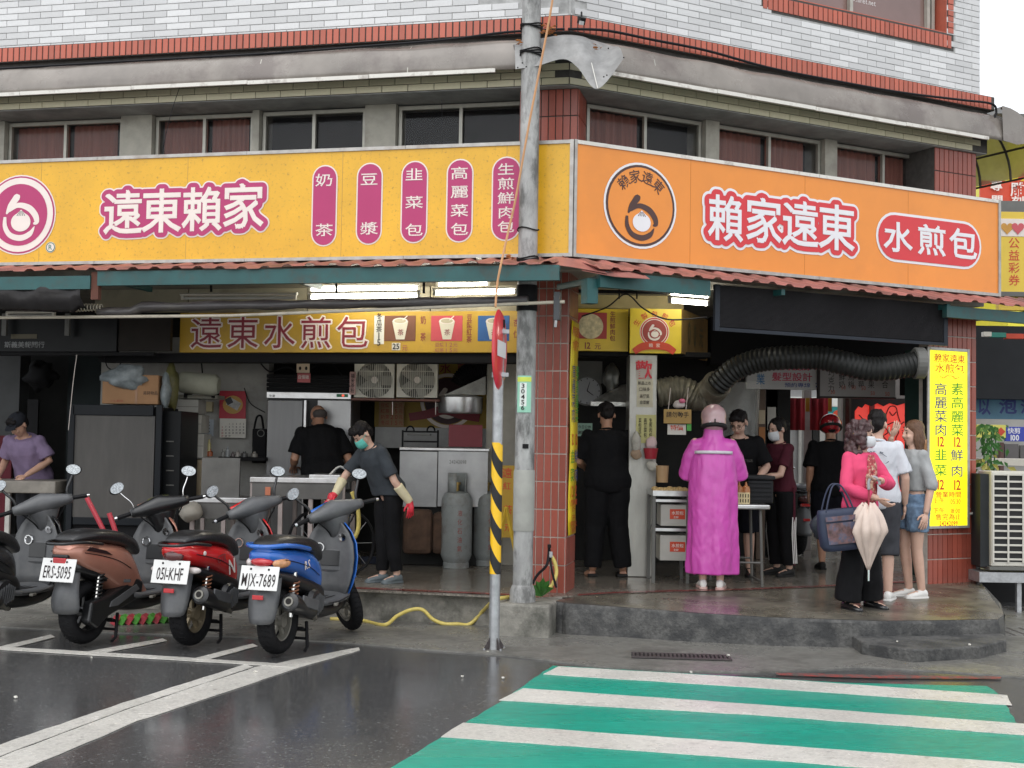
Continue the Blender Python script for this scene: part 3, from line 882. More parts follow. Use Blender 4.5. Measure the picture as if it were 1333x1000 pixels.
x0, z1 = B.px(1140, 297, 0); x1, z0 = B.px(1277, 329, 0)
za, zb = B.px(1208, 347, 0)[1] + .01, B.px(1208, 281, 0)[1] - .01
pill(x0, x1, za, zb, -.004, True).build('pill_rim', sigwhite, sB); pill(x0 + .026, x1 - .026, za + .026, zb - .026, -.008, True).build('pill', sigred, sB)
words(sB, B, [('水', 1168, 310, 36, 38), ('煎', 1212, 314, 36, 38), ('包', 1253, 319, 35, 38)], -.012, sigwhite, fat=.008)
# ================================================================ columns, awning, poles
teal = M('teal steel', (.015, .085, .085), rough=.45, var=.2, vs=4, dirt=.5, dcol=(.05, .045, .035), ds=5)
galv = M('galvanised steel', (.4, .41, .42), rough=.42, metal=.55, var=.25, vs=18, dirt=.35, dcol=(.22, .22, .22), ds=5)
steel = M('stainless steel', (.5, .5, .5), rough=.3, metal=.85, var=.15, vs=6, dirt=.4, dcol=(.25, .23, .2), ds=4)
black = M('black plastic', (.01, .01, .011), rough=.4, var=.15)
blackm = M('matt black', (.007, .007, .008), spec=.25, rough=.75, var=.2)
grout_l = M('pale grout', (.5, .46, .41), rough=.9, var=.3, vs=6, dirt=.6, dcol=(.12, .1, .09), ds=1.0)
yA = A.g(736, 773, .272).y
ca = A.px(737, 600, yA)[0]
c1 = thing('tiled_column', 'dark red tiled corner column beside the utility pole', 'column', A, (ca - .22, yA + .2, .27))
FRN[c1] = 'A'
MB().box(ca - .46, ca, yA + .009, yA + .46, .26, ZS0).build('core', grout_l, c1)
field(c1, 'tile', me_c, tiled_face(c1, A, ca - .46, ca, .27, ZS0, yA + .009) + tiled_face(c1, A, ca, ca + .46, .27, ZS0, yA + .009, pi / 2), 300)
yB = B.g(1240, 760, .262).y
zfB0 = B.px(1000, 372, -.49)[1] - .1
cb0, cb1 = B.px(1208, 700, yB)[0], B.px(1271, 700, yB)[0]
c2 = thing('tiled_column', 'red tiled column at the right end with the lit yellow price box', 'column', B, ((cb0 + cb1) / 2, yB + .2, .26))
FRN[c2] = 'B'
MB().box(cb0, cb1, yB + .009, yB + .12, .25, zfB0).build('core', grout_l, c2)
field(c2, 'tile', me_c, tiled_face(c2, B, cb0, cb1, .262, zfB0, yB + .009), 300)
# angle irons and a strap on the right column
ir = thing('angle_iron', 'perforated grey angle iron upright beside the right column', 'angle iron', B, (cb1, yB, .26))
MB().box(cb1 + .004, cb1 + .044, yB - .012, yB - .006, .24, 1.0).build('flange', galv, ir)
MB().box(cb1 + .004, cb1 + .008, yB - .006, yB + .05, .24, 1.0).build('web', galv, ir)
for k in range(8): MB().box(cb1 + .018, cb1 + .03, yB - .0135, yB - .012, .3 + k * .08, .33 + k * .08).build('slot', dark, ir)
MB().tube([(cb0 - .03, yB - .03, .86), (cb0 + .2, yB - .035, .89), (cb1 + .03, yB - .025, .965)], .013, 6).build('strap', M('pale strap', (.5, .47, .42), var=.2), fr=B, label='pale strap tied across the right column under the yellow box', cat='strap')
# lit price box on the right column
lit = M('lit yellow face', (.9, .82, .012), rough=.35, var=.03, emit=.42)
navy = M('navy print', (.03, .05, .22), rough=.5); green = M('leaf print', (.03, .3, .03), rough=.5); redp = M('scarlet print', (.6, .06, .02), rough=.5)
yl = yB - .065
x0, x1, z0, z1 = B.rect(1207, 453, 1262, 688, yl)
lb = thing('price_box', 'lit yellow vertical price box on the right column', 'sign', B, ((x0 + x1) / 2, yl + .06, z0))
MB().box(x0, x1, yl + .01, yl + .06, z0, z1).build('housing', blackm, lb)
for q in ((x0, x0 + .03, z0, z1), (x1 - .03, x1, z0, z1), (x0 + .032, x1 - .032, z0, z0 + .025), (x0 + .032, x1 - .032, z1 - .03, z1)):
    MB().box(q[0], q[1], yl - .006, yl + .0095, q[2], q[3]).build('frame', chrome, lb, bev=.003)
MB().box(x0 + .031, x1 - .031, yl, yl + .009, z0 + .026, z1 - .031).build('face', lit, lb)
def bt(s, px, py, w, h, mat, fr=B, y=yl, par=lb, name='lettering', bold=.003, off=-.004):
    """run of letters centred on a pixel; w, h = pixel size of one character"""
    x, z = fr.px(px, py, y); mx, mz = mpp(fr, px, py, y)
    if ord(s[0]) < 256: it = latin(s, x, z, h * mz, bold, w / h if w else .9)
    else:
        n = len(s); it = [(c, x + (i - (n - 1) / 2) * w * 1.06 * mx, z, w * mx, h * mz, bold) for i, c in enumerate(s)]
    return put(it, y + off).build(name, mat, par)
bt('賴家遠東', 1236, 467, 9.5, 11, redp); bt('水煎包', 1236, 480, 12, 12, redp)
m = MB()
for k, s in ((-1, -1), (1, 1)):
    x, z = B.px(1236, 491, yl); ribbon([(x + s * .0, z + .012), (x + s * .04, z + .01), (x + s * .08, z - .012), (x + s * .13, z + .006)], [.004, .008, .004], yl - .004, 8, m)
m.build('flourish', redp, lb)
for i, (c_, mt) in enumerate(zip('高麗菜肉', [navy] * 4)): bt(c_, 1224.5, 507 + i * 17.6, 16, 15.5, mt)
bt('12', 1224.5, 575, 12, 12.5, redp, bold=.015); bt('韭', 1224.5, 592.5, 16, 15, green); bt('菜', 1224.5, 612.5, 16, 15, green); bt('12', 1224.5, 631, 12, 12.5, redp, bold=.015)
for i, c_ in enumerate('素高麗菜'): bt(c_, 1246, 507 + i * 17.8, 16, 15.5, green)
bt('12', 1246, 575.5, 12, 12.5, redp, bold=.015); bt('鮮', 1245.5, 593, 16, 15, navy); bt('肉', 1245.5, 613.5, 16, 15, navy); bt('12', 1246, 631.5, 12, 12.5, redp, bold=.015)
bt('營業時間', 1234.5, 644, 8, 8, redp); bt('上午', 1222, 652, 7.5, 7.5, redp); bt('05:30', 1243.5, 653, 5.6, 6.2, redp)
bt('下午', 1222, 665, 7.5, 7.5, redp); bt('18:00', 1243.5, 665, 5.6, 6.2, redp); bt('售完為止', 1234.5, 673, 8, 8, redp); bt('24242099', 1234.5, 681.5, 5.2, 6, redp, bold=.015); bt('|', 1234.5, 658.5, 1, 3, redp)
# banner on the corner column's side: coordinates along the side face
CF = Fr((A.m @ V((ca + .012, yA, 0))).to_tuple()[:2], A.a + pi / 2)
ban = M('banner vinyl', (.8, .62, .02), rough=.4, var=.06, dirt=.2, dcol=(.5, .35, .05), ds=8)
def bz(py): return A.px(748, py, yA + .1)[1]
bn = thing('price_banner', 'narrow yellow price banner strung down the corner column', 'banner', CF, (.22, -.02, bz(697)))
zt, zb = bz(418), bz(697)
N = 12
m = MB().add([(x, -.012 + .006 * sin(k * .9), zb + (zt - zb) * k / N) for k in range(N + 1) for x in (.03, .41)], [(2 * k, 2 * k + 1, 2 * k + 3, 2 * k + 2) for k in range(N)])
o = m.build('sheet', ban, bn, smooth=True); q = o.modifiers.new('s', 'SOLIDIFY'); q.thickness = .002
def bc(s, x, py, w, h, mat, bold=.004): put([(c, x + (i - (len(s) - 1) / 2) * w, bz(py), w, h, bold) for i, c in enumerate(s)] if ord(s[0]) > 255 else latin(s, x, bz(py), h, bold, .8), -.024).build('lettering', mat, bn)
bc('賴家遠東', .22, 431, .085, .09, redp); bc('水煎包', .22, 449, .1, .1, redp)
for i, c_ in enumerate('高麗菜肉'): bc(c_, .13, 484 + 19 * i, .15, .125, navy)
for i, c_ in enumerate('素高麗菜'): bc(c_, .31, 484 + 19 * i, .15, .125, green)
for x in (.13, .31): bc('12', x, 572, .1, .09, redp, .03); bc('12', x, 640, .1, .09, redp, .03)
bc('韭', .13, 595, .15, .12, green); bc('菜', .13, 619, .15, .12, green); bc('鮮', .31, 595, .15, .12, navy); bc('肉', .31, 619, .15, .12, navy)
for s, y in (('營業時間', 655), ('上午', 663), ('下午', 675), ('售完為止', 683)): bc(s, .22, y, .08, .055, redp)
bc('24242099', .22, 691, .05, .045, redp)
# ---------------------------------------------------------------- awning
awr = M('faded red roof sheet', (.33, .125, .105), rough=.5, var=.35, vs=4, dirt=.9, dcol=(.15, .07, .06), ds=3, stretch=(1, .4, 1), dthr=.48)
PA, PB = .6, .49
zfA, zfB = A.px(300, 351, -PA)[1], B.px(1000, 372, -PB)[1]
def corr(fr, x0, x1, y0, z0, y1, z1, ph=.2, amp=.02):
    xs = []; x = x0
    m = MB(); P = []
    k = math.floor(x0 / ph)
    while k * ph < x1:
        for d, h in ((0, 0), (.055, 0), (.085, 1), (.125, 1), (.155, 0)):
            X = k * ph + d
            if x0 <= X <= x1: P.append((X, h * amp))
        k += 1
    n = len(P); R_ = 4; vs = []
    for j in range(R_):
        t = j / (R_ - 1)
        for X, h in P: vs.append((X, y0 + (y1 - y0) * t + (.03 * noise.noise(V((X * 2.3, 5, 2))) if j == R_ - 1 else 0), z0 + (z1 - z0) * t + h - .01 * sin(t * 3) + .016 * t * noise.noise(V((X * 1.7, t, 3)))))
    return m.add(vs, [(j * n + i, j * n + i + 1, (j + 1) * n + i + 1, (j + 1) * n + i) for j in range(R_ - 1) for i in range(n - 1)])
awA = thing('street_awning', 'faded red corrugated awning on a teal beam under the yellow sign', 'awning', A, (-3, -.3, zfA))
for i in range(9):
    a = SX0 + .82 * i; b = min(a + .84, .02)
    if a < b - .1:
        o = corr(A, a, b, .12, ZS0 - .02 - (i % 2) * .004, -PA - .03, zfA + .012 - (i % 2) * .004).build('roof_sheet', awr, awA)
        q = o.modifiers.new('s', 'SOLIDIFY'); q.thickness = .003
xbk = A.px(121, 370, -PA)[0]
MB().box(SX0, xbk - .03, -PA, -PA + .06, zfA - .15, zfA - .035).build('beam', teal, awA)
MB().box(xbk + .04, .0, -PA, -PA + .06, zfA - .122, zfA).build('beam', teal, awA)
MB().box(xbk - .03, xbk + .04, -PA + .02, -PA + .07, zfA - .24, zfA + .0).build('bracket', M('rust', (.11, .04, .025), var=.3, rough=.8), awA)
for x in (SX0 + .5, xbk + .0, -2.4, -.42): MB().box(x - .02, x + .02, -PA + .062, .4, zfA - .06, zfA - .01).build('rafter', teal, awA)
awB = thing('street_awning', 'faded red corrugated awning with curling edges under the orange sign', 'awning', B, (2.5, -.25, zfB))
for i in range(7):
    a = -.1 + .82 * i; b = min(a + .84, SXE + .5)
    o = corr(B, a, b, .12, ZS0 - .02 - (i % 2) * .004, -PB - .03 - .02 * (i % 2), zfB + .012 - (i % 2) * .006).build('roof_sheet', awr, awB)
    q = o.modifiers.new('s', 'SOLIDIFY'); q.thickness = .003
# two lifted sheets at the corner
for (pts) in ([(700, 342), (742, 347), (792, 356), (758, 338), (722, 334)], [(757, 352), (800, 360), (846, 363), (838, 357), (782, 341)]):
    ps = [at(x, y, 10.12 if i < 3 else 10.4) for i, (x, y) in enumerate(pts)]
    o = MB().add([B.i @ p for p in ps], [(0, 1, 2, 3, 4)]).build('torn_sheet', awr, awB); q = o.modifiers.new('s', 'SOLIDIFY'); q.thickness = .004
xk = B.px(925, 372, -PB)[0]; xk2 = B.px(1238, 395, -PB)[0]
MB().box(-.02, xk, -PB, -PB + .06, zfB - .13, zfB - .002).build('beam', teal, awB)
MB().box(xk2, SXE + 2, -PB + .05, -PB + .11, zfB - .14, zfB - .03).build('beam', teal, awB)
for x in (.1, 1.9, 3.9, 5.0): MB().box(x - .02, x + .02, -PB + .062, .4, zfB - .06, zfB - .01).build('rafter', teal, awB)
MB().obox((-.06, -PB + .1, zfB - .16), (.1, .1, .2)).build('bracket', teal, awB)
# shade screen under the awning
ys = -.32
ss = thing('shade_screen', 'black slatted sun screen hanging under the right awning', 'shade screen', B, ((xk + xk2) / 2, ys, zfB - .5))
zsb = B.px(1060, 439, ys)[1]; zst = zfB - .0
x0, x1 = B.px(931, 405, ys)[0], B.px(1234, 425, ys)[0]
for q in ((x0, x0 + .05, zsb, zst), (x1 - .05, x1, zsb, zst), (x0 + .052, x1 - .052, zsb, zsb + .03)): MB().box(q[0], q[1], ys, ys + .03, q[2], q[3]).build('frame', M('dark slate', (.03, .035, .045), rough=.45), ss)
MB().box(x0 + .05, x1 - .05, ys + .02, ys + .025, zsb + .03, zst).build('backing', blackm, ss)
NS = 36
for k in range(NS):
    z = zsb + .035 + (zst - zsb - .04) * k / NS
    MB().obox(((x0 + x1) / 2, ys + .01, z + .006), (x1 - x0 - .1, .014, .003), 0, rad(-38)).build('slat', M('screen slat', (.045, .043, .046), rough=.5), ss)
# utility pole
polem = M('weathered pole', (.36, .36, .35), rough=.6, metal=.1, var=.35, vs=10, stretch=(1, 1, .4), dirt=.9, dcol=(.1, .1, .095), ds=6, dthr=.47, bump=.25, bs=40)
pw = G(680, 783, .272); pr = .082
up_ = thing('utility_pole', 'tall grey weathered steel utility pole at the shop corner', 'utility pole', W, (pw.x, pw.y, .272))
MB().lathe([(pr * 1.0, .4), (pr * .98, 2.9), (pr * .93, 7.5), (.0, 7.5)], (pw.x, pw.y, 0), 24).build('shaft', polem, up_, smooth='auto')
MB().lathe([(0, .272), (.108, .272), (.105, .36), (.09, .4), (pr, .41), (0, .41)], (pw.x, pw.y, 0), 24).build('base_collar', polem, up_, smooth='auto')
conc_sl = M('grey patch', (.34, .34, .31), var=.2, rough=.8)
zq = lambda py: at(680, py, pw.y - .08)[2]
MB().lathe([(pr + .004, zq(692)), (pr + .007, zq(690)), (pr + .007, zq(615)), (pr + .004, zq(612))], (pw.x, pw.y, 0), 24).build('grey_band', conc_sl, up_, smooth='auto')
MB().lathe([(pr + .002, zq(402)), (pr + .006, zq(404)), (pr + .006, zq(372)), (pr + .002, zq(370))][::-1], (pw.x, pw.y, 0), 24).build('dark_band', blackm, up_, smooth='auto')
for py, nn in ((33, 3), (68, 4), (340, 4), (297, 1)):
    for k in range(nn): MB().tube([(pw.x + (pr + .008) * cos(t), pw.y + (pr + .008) * sin(t), zq(py) + .012 * k + .012 * sin(t * 2 + k)) for t in [2 * pi * i / 14 for i in range(14)]], .006, 5, closed=True).build('wire_tie', blackm, up_)
# number plate wrapped on the pole
x0, x1 = at(673.5, 515, pw.y - .09).x, at(691.5, 515, pw.y - .09).x
za, zb = zq(537), zq(489)
pm = M('mint plate', (.3, .6, .45), rough=.4); pmw = M('plate white', (.75, .8, .75), rough=.4)
tt = [(x - pw.x) for x in np.linspace(x0, x1, 7)]
def wrap(z0, z1, k, mat, name, a=0, b=7):
    rs = [(pw.x + t, pw.y - math.sqrt(max((pr + k) ** 2 - t * t, 1e-4))) for t in tt[a:b]]
    MB().add([(x, y, z) for z in (z0, z1) for x, y in rs], [(i, i + 1, len(rs) + i + 1, len(rs) + i) for i in range(len(rs) - 1)]).build(name, mat, up_)
wrap(za, zb, .007, pm, 'plate'); wrap(zb - .05, zb - .012, .0085, M('plate yellow', (.6, .7, .1)), 'plate_band'); wrap(za + .05, zb - .06, .0085, pmw, 'plate_panel', 1, 5)
put([(c, (x0 + x1) / 2 - .012, zb - .085 - .045 * i, .045, .036, .01) for i, c in enumerate('30456')], pw.y - pr - .0115).build('lettering', ink, up_)
for k, (py, zz_) in enumerate(((370, 0), (580, 0))): pass
MB().add([(pw.x - .02, pw.y - pr - .006, zq(584)), (pw.x + .03, pw.y - pr - .006, zq(584)), (pw.x + .03, pw.y - pr - .006, zq(578)), (pw.x - .02, pw.y - pr - .006, zq(578))], [(0, 1, 2, 3)]).build('slot', blackm, up_)
# orange cable falling beside the pole, dark cables along the red ledge
cab = M('tan cable', (.5, .26, .12), rough=.6); cabk = M('black cable', (.015, .015, .017), rough=.5)
MB().tube(spline([at(722, -20, 10.25), at(716, 20, 10.22), at(703, 88, 10.2), at(689, 160, 10.18), at(672, 255, 10.15), at(662, 300, 10.12), at(652, 345, 9.98), at(647, 372, 9.95), at(645, 400, 9.9)], 6), .010, 6).build('cable', cab, label='tan cable running down beside the pole to the round sign', cat='cable')
def cable(pts, r, label, fr=None, mat=cabk): MB().tube(spline(pts, 6), r, 6).build('cable', mat, label=label, cat='cable')
LA = lambda px, py: A.m @ V((A.px(px, py, .13)[0], .13, A.px(px, py, .13)[1]))
LB = lambda px, py: B.m @ V((B.px(px, py, .13)[0], .13, B.px(px, py, .13)[1]))
cable([LA(-40, 92), LA(60, 86), LA(200, 78), LA(360, 69), LA(480, 60), LA(580, 52), LA(650, 43), LA(690, 40), LA(735, 38)], .011, 'thick black cable slung along the left red tiled ledge')
cable([LB(740, 38), LB(790, 40), LB(850, 52), LB(920, 66), LB(1000, 88), LB(1080, 104), LB(1170, 120), LB(1250, 130), LB(1290, 135), LB(1297, 145), LB(1293, 156)], .012, 'thick black cable slung along the right red tiled ledge')
cable([LA(395, 100), LA(560, 105), LA(575, 130), LA(576, 190)][2:] , .003, 'thin wire hanging in front of the left windows')
cable([LA(237, 105), LA(222, 150), LA(210, 205)], .003, 'thin slanting wire by the second left window')
ll = thing('flood_light', 'small floodlight clipped to the red ledge at the building corner', 'lamp', W, at(756, 30, 10.62))
MB().obox(at(757, 27, 10.6), (.05, .07, .06), .4, .5).build('housing', black, ll, bev=.006); MB().obox(at(757, 30, 10.56), (.035, .02, .03), .4, .5).build('glass', M('lens', (.5, .5, .5), rough=.1), ll); MB().tube([at(757, 23, 10.62), at(757, 16, 10.7)], .008, 6).build('arm', black, ll)
leafm = M('dead leaves', (.4, .15, .04), rough=.8, var=.3)
for i, (px, py, k) in enumerate(((712, 46, 34), (676, 57, 8), (775, 64, 7), (664, 337, 10))):
    r = random.Random(i); m = MB()
    c = at(px, py, 10.5 if i < 3 else 10.3)
    for j in range(k):
        p = c + V((r.gauss(0, .035 if i == 0 else .02), r.gauss(0, .03), abs(r.gauss(0, .04 if i == 0 else .012))))
        q = Matrix.Rotation(r.random() * 6, 3, 'Z') @ Matrix.Rotation(r.uniform(-1, 1), 3, 'X')
        m.add([p + q @ V(v) for v in ((-.025, 0, 0), (0, -.011, .005), (.025, 0, 0), (0, .011, .008))], [(0, 1, 2, 3)])
    m.build('leaf_litter', leafm, kind='stuff', label='clump of dead orange leaves caught on the ledge')
# no entry sign on a striped post
nb = G(643, 845, .012); r0 = .04
ne = thing('no_entry_sign', 'no entry sign seen edge on, on a yellow and black striped post', 'road sign', W, (nb.x, nb.y, .012))
zp = lambda py: at(640, py, nb.y)[2]
MB().lathe([(r0, 0), (r0, zp(418)), (0, zp(418))], (nb.x, nb.y, .0), 18).build('post', galv, ne, smooth='auto')
MB().lathe([(r0 + .004, zp(418) - .05), (r0 + .005, zp(418) + .01), (0, zp(418) + .012)], (nb.x, nb.y, .0), 18).build('cap', blackm, ne, smooth='auto')
z0, z1 = zp(747), zp(576)
yelp = M('post yellow', (.85, .5, .01), rough=.3, var=.06, coat=.2)
blkp = M('post black', (.03, .03, .032), rough=.4, var=.2)
n = 20; per = .255
for k in range(5):
    for mt, d, nm in ((yelp, 0, 'yellow_stripe'), (blkp, .5, 'black_stripe')):
        rs = []
        for zz in range(7):
            t = zz / 6
            ring = []
            for j in range(n + 1):
                a = 2 * pi * j / n
                zv = z1 + .14 - per * (k + d) - per * .5 * t - .16 * (.5 + .5 * cos(a + .4)) + .0
                ring.append((nb.x + (r0 + .003) * cos(a), nb.y + (r0 + .003) * sin(a), min(max(zv, z0), z1)))
            rs.append(ring)
        m = MB().add([p for q in rs for p in q], [(i * (n + 1) + j, i * (n + 1) + j + 1, (i + 1) * (n + 1) + j + 1, (i + 1) * (n + 1) + j) for i in range(6) for j in range(n)])
        m.build(nm, mt, ne)
MB().lathe([(.0, .0), (.1, .0), (.1, .008), (.043, .01), (.042, .03), (0, .03)], (nb.x, nb.y, .0), 18).build('base_plate', galv, ne, smooth='auto')
for k in range(4):
    a = k * pi / 2 + .6
    MB().prism([(.041, .01), (.098, .01), (.041, .1)], -.004, .004).tf(Matrix.Translation((nb.x, nb.y, 0)) @ Matrix.Rotation(a, 4, 'Z')).build('fin', iron, ne); MB().lathe([(.009, 0), (.009, .025), (0, .025)], (nb.x + .09 * cos(a), nb.y + .09 * sin(a), .0), 6).build('bolt', galv, ne)
dc = at(651.5, 455, nb.y - .09); rd = .305
dm = Matrix.Translation(dc) @ Matrix.Rotation(rad(81), 4, 'Z')
nored = M('sign red', (.72, .03, .05), rough=.3, var=.06, coat=.3, emit=0)
pf_ = [(0, -.012), (rd * .9, -.006), (rd, .012), (rd * .98, .016), (rd * .9, 0), (0, -.006)]
mx = Matrix.Rotation(rad(90), 4, 'X')
MB().lathe([(max(r_, .001), z_) for r_, z_ in pf_], (0, 0, 0), 40, mx).tf(dm @ Matrix.Rotation(pi, 4, 'Z') @ Matrix.Identity(4)).build('disc', nored, ne, smooth='auto')
for sgn in (1, -1): MB().box(-.21, .17, sgn * .0135 - .001, sgn * .0135 + .001, -.06, .06).tf(dm).build('white_bar', sigwhite, ne)
for py in (432, 488):
    MB().lathe([(r0 + .012, -.02), (r0 + .012, .02), (r0, .02), (r0, -.02)], (nb.x, nb.y, zp(py)), 16).build('clamp', galv, ne); MB().obox((nb.x + .03, nb.y - .05, zp(py)), (.09, .03, .03), .3).build('clamp', galv, ne)
# horizontal awning crank pipe with hanging bracket
hp = thing('roller_pipe', 'pale roller pipe with a rolled black tarpaulin under the left awning', 'roller blind', A, (-3, -.33, 2.6))
yR = -.36
def aw(px, py, y=yR): return (A.px(px, py, y)[0], y, A.px(px, py, y)[1])
MB().tube([aw(735, 393), aw(500, 403), aw(300, 411), aw(85, 413), aw(-60, 414)], .014, 10).build('pipe', M('cream pipe', (.55, .5, .4), rough=.5, var=.15, dirt=.4, ds=5), hp, smooth='auto')
tarp = M('grey black tarp', (.075, .068, .068), rough=.32, var=.45, vs=6, stretch=(.5, 3, 3), dirt=.5, dcol=(.25, .23, .2), ds=4, bump=.5, bs=14)
m = MB(); rs = []
for i in range(40):
    t = i / 39; p = aw(686 - 560 * t, 391 + 9 * t + (6 * t if t > .9 else 0)); p = (p[0], yR + .035, p[2])
    rr_ = .062 * (.8 + .3 * noise.noise(V((t * 14, 1, 1))))
    rs.append([(p[0], p[1] + rr_ * cos(a) * (1 + .25 * noise.noise(V((t * 9, a, 0)))), p[2] + rr_ * .8 * sin(a) * (1 + .35 * noise.noise(V((t * 12, a * 2, 4))))) for a in [2 * pi * k / 12 for k in range(12)]])
m.rings(rs); m.build('tarpaulin', tarp, hp, smooth=True)
MB().box(aw(725, 400)[0] - .025, aw(725, 400)[0] + .025, yR - .02, yR + .05, aw(725, 417)[2], aw(725, 380)[2]).build('hanger', M('dark bracket', (.05, .055, .06), rough=.5), hp, bev=.005)
MB().tube([aw(724, 415), aw(723, 426)], .012, 6).build('crank_eye', galv, hp)
m = MB()
for k in range(9): m.tube([(aw(98 + 4 * k, 402)[0], yR + .02 + (.032 - .0012 * k) * cos(a), aw(110, 400)[2] + (.036 - .0014 * k) * sin(a)) for a in [2 * pi * j / 10 for j in range(10)]], .007, 5, closed=True)
m.build('rope_winding', M('cream rope', (.5, .46, .36)), hp)
# black plastic bundle hanging at the far left
bl = M('black sheeting', (.03, .028, .028), rough=.22, var=.3, vs=5, bump=.6, bs=9)
N, K = 26, 12; vs = []
for i in range(N):
    t = i / (N - 1); px = -70 + 182 * t
    for k in range(K):
        s_ = k / (K - 1)
        py = 366 - 3 * t + s_ * (44 - 8 * (1 - t)) + (0 if t < .95 else -6 * s_)
        d = .10 * sin(pi * s_) + .03 * noise.noise(V((t * 6, s_ * 3, 2))) + .02 * noise.noise(V((t * 15, s_ * 9, 7)))
        p = aw(px, py, -.5); vs.append((p[0], -.5 - d, p[2]))
o = MB().add(vs, [(i * K + k, (i + 1) * K + k, (i + 1) * K + k + 1, i * K + k + 1) for i in range(N - 1) for k in range(K - 1)]).build('plastic_bundle', bl, fr=A, smooth=True, label='shiny black plastic sheet bundled under the awning at far left', cat='plastic sheet')
q = o.modifiers.new('s', 'SOLIDIFY'); q.thickness = .004
# yellow hose
hz = [(450, 806), (480, 808), (502, 815), (520, 800), (545, 793), (562, 808), (582, 822), (600, 820), (622, 802), (640, 783)]
hp_ = [G(x, y, .03) if i < 3 else None for i, (x, y) in enumerate(hz)]
Yc = G(570, 813, 0).y - .09
pts = [G(430, 806, .02), G(470, 808, .02), G(500, 814, .02)] + [at(x, y, Yc - .02) for x, y in ((517, 802), (535, 794), (550, 794), (563, 806), (578, 819), (595, 823))] + [at(612, 814, Yc), at(630, 794, Yc - .02), G(645, 781, .292), G(668, 777, .292), G(697, 774, .295), at(715, 766, Yc - .1), at(724, 748, Yc - .03), at(722, 732, Yc), at(716, 722, Yc + .02)]
for p in pts:
    p.z = max(p.z, .022)
MB().tube(spline(pts, 8), .0165, 8).build('garden_hose', M('yellow hose', (.62, .5, .13), rough=.45, var=.2, vs=20, dirt=.3, dcol=(.3, .25, .1)), smooth=True, label='yellow garden hose looping from the corner column to the scooters', cat='hose')
wt = thing('water_tap', 'small tap with hanging black hose on the corner column', 'tap', W, at(716, 722, 10.8))
MB().tube(spline([at(715, 712, 10.88), at(712, 735, 10.78), at(700, 748, 10.8), at(693, 760, 10.8)], 6), .012, 6).build('hose', cabk, wt); MB().tube(spline([at(715, 712, 10.88), at(718, 740, 10.8), at(724, 765, 10.8)], 6), .01, 6).build('hose', cabk, wt)
MB().obox(at(717, 722, 10.82), (.03, .05, .05)).build('spout', galv, wt, bev=.005); MB().obox(at(715, 711, 10.84), (.03, .07, .03)).build('valve', black, wt, bev=.005)
# weed at the column foot
wp = thing('weed', 'small green weed growing at the foot of the corner column', 'plant', W, at(706, 776, 10.6))
gl = M('weed leaf', (.05, .17, .03), rough=.5, var=.2)
b_ = at(705, 777, 10.62)
for i, (dx, dz, w) in enumerate(((-.09, .1, .03), (-.05, .14, .028), (.01, .17, .03), (.06, .15, .03), (.1, .09, .026), (-.11, .03, .025), (.03, .09, .03))):
    e = b_ + V((dx, -.05 - .02 * i % 3, dz)); c = b_.lerp(e, .5) + V((0, 0, .03)); s_ = V((dz, 0, -dx)).normalized() * w
    MB().add([b_, c + s_, e, c - s_], [(0, 1, 2, 3)]).build('leaf', gl, wp)
# ================================================================ inside the shop (world frame: rect of pixels at a depth Y)
wallw = M('greasy white wall', (.38, .375, .35), rough=.6, var=.2, vs=3, dirt=.6, dcol=(.16, .15, .13), ds=1.5)
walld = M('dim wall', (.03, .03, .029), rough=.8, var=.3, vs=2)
card = M('cardboard', (.36, .2, .1), rough=.85, var=.15, vs=5, dirt=.3, dcol=(.2, .12, .07))
ylb = M('old yellow board', (.5, .3, .025), rough=.45, var=.15, vs=2, dirt=.4, dcol=(.28, .17, .04), ds=4)
maroon = M('maroon print', (.24, .02, .035), rough=.5)
paper = M('paper', (.68, .66, .6), rough=.8, var=.1)
paley = M('pale yellow paper', (.7, .66, .3), rough=.8, var=.1)
def R4(px, Y, d=.0, fr=W):
    a, b, c, e = fr.rect(*px, Y)
    return (a, b, Y, Y + d, c, e)
def one(name, label, cat, px, Y, d, mat, fr=W, bev=.004, group=None, floor=False):
    e = list(R4(px, Y, d, fr))
    if floor: e[4] = .278
    return MB().box(*e).build(name, mat, fr=fr, label=label, cat=cat, bev=bev, group=group, org=((e[0] + e[1]) / 2, e[2], e[4]))
def holder(name, label, cat, px, Y, fr=W, group=None, floor=False):
    e = R4(px, Y, 0, fr)
    return thing(name, label, cat, fr, ((e[0] + e[1]) / 2, Y, .278 if floor else e[4]), group)
def pb_(par, name, px, Y, d, mat, fr=W, bev=.003, floor=False, **k):
    e = list(R4(px, Y, d, fr))
    if floor: e[4] = .279
    return MB().box(*e).build(name, mat, par, bev=bev, **k)
def txt(par, s, px, py, w, h, Y, mat, fr=W, bold=.008, vert=False, gap=1.06, name='lettering', fat=0):
    x, z = fr.px(px, py, Y); mx, mz = mpp(fr, px, py, Y)
    if vert: it = [(c, x, z - (i - (len(s) - 1) / 2) * h * gap * mz, w * mx, h * mz, bold) for i, c in enumerate(s)]
    elif ord(s[0]) < 256: it = latin(s, x, z, h * mz, bold, w / h)
    else: it = [(c, x + (i - (len(s) - 1) / 2) * w * gap * mx, z, w * mx, h * mz, bold) for i, c in enumerate(s)]
    m = put(it, Y - .003)
    if fat: m.join(blob(m.pts, fat, Y - .0024, .004))
    return m.build(name, mat, par)
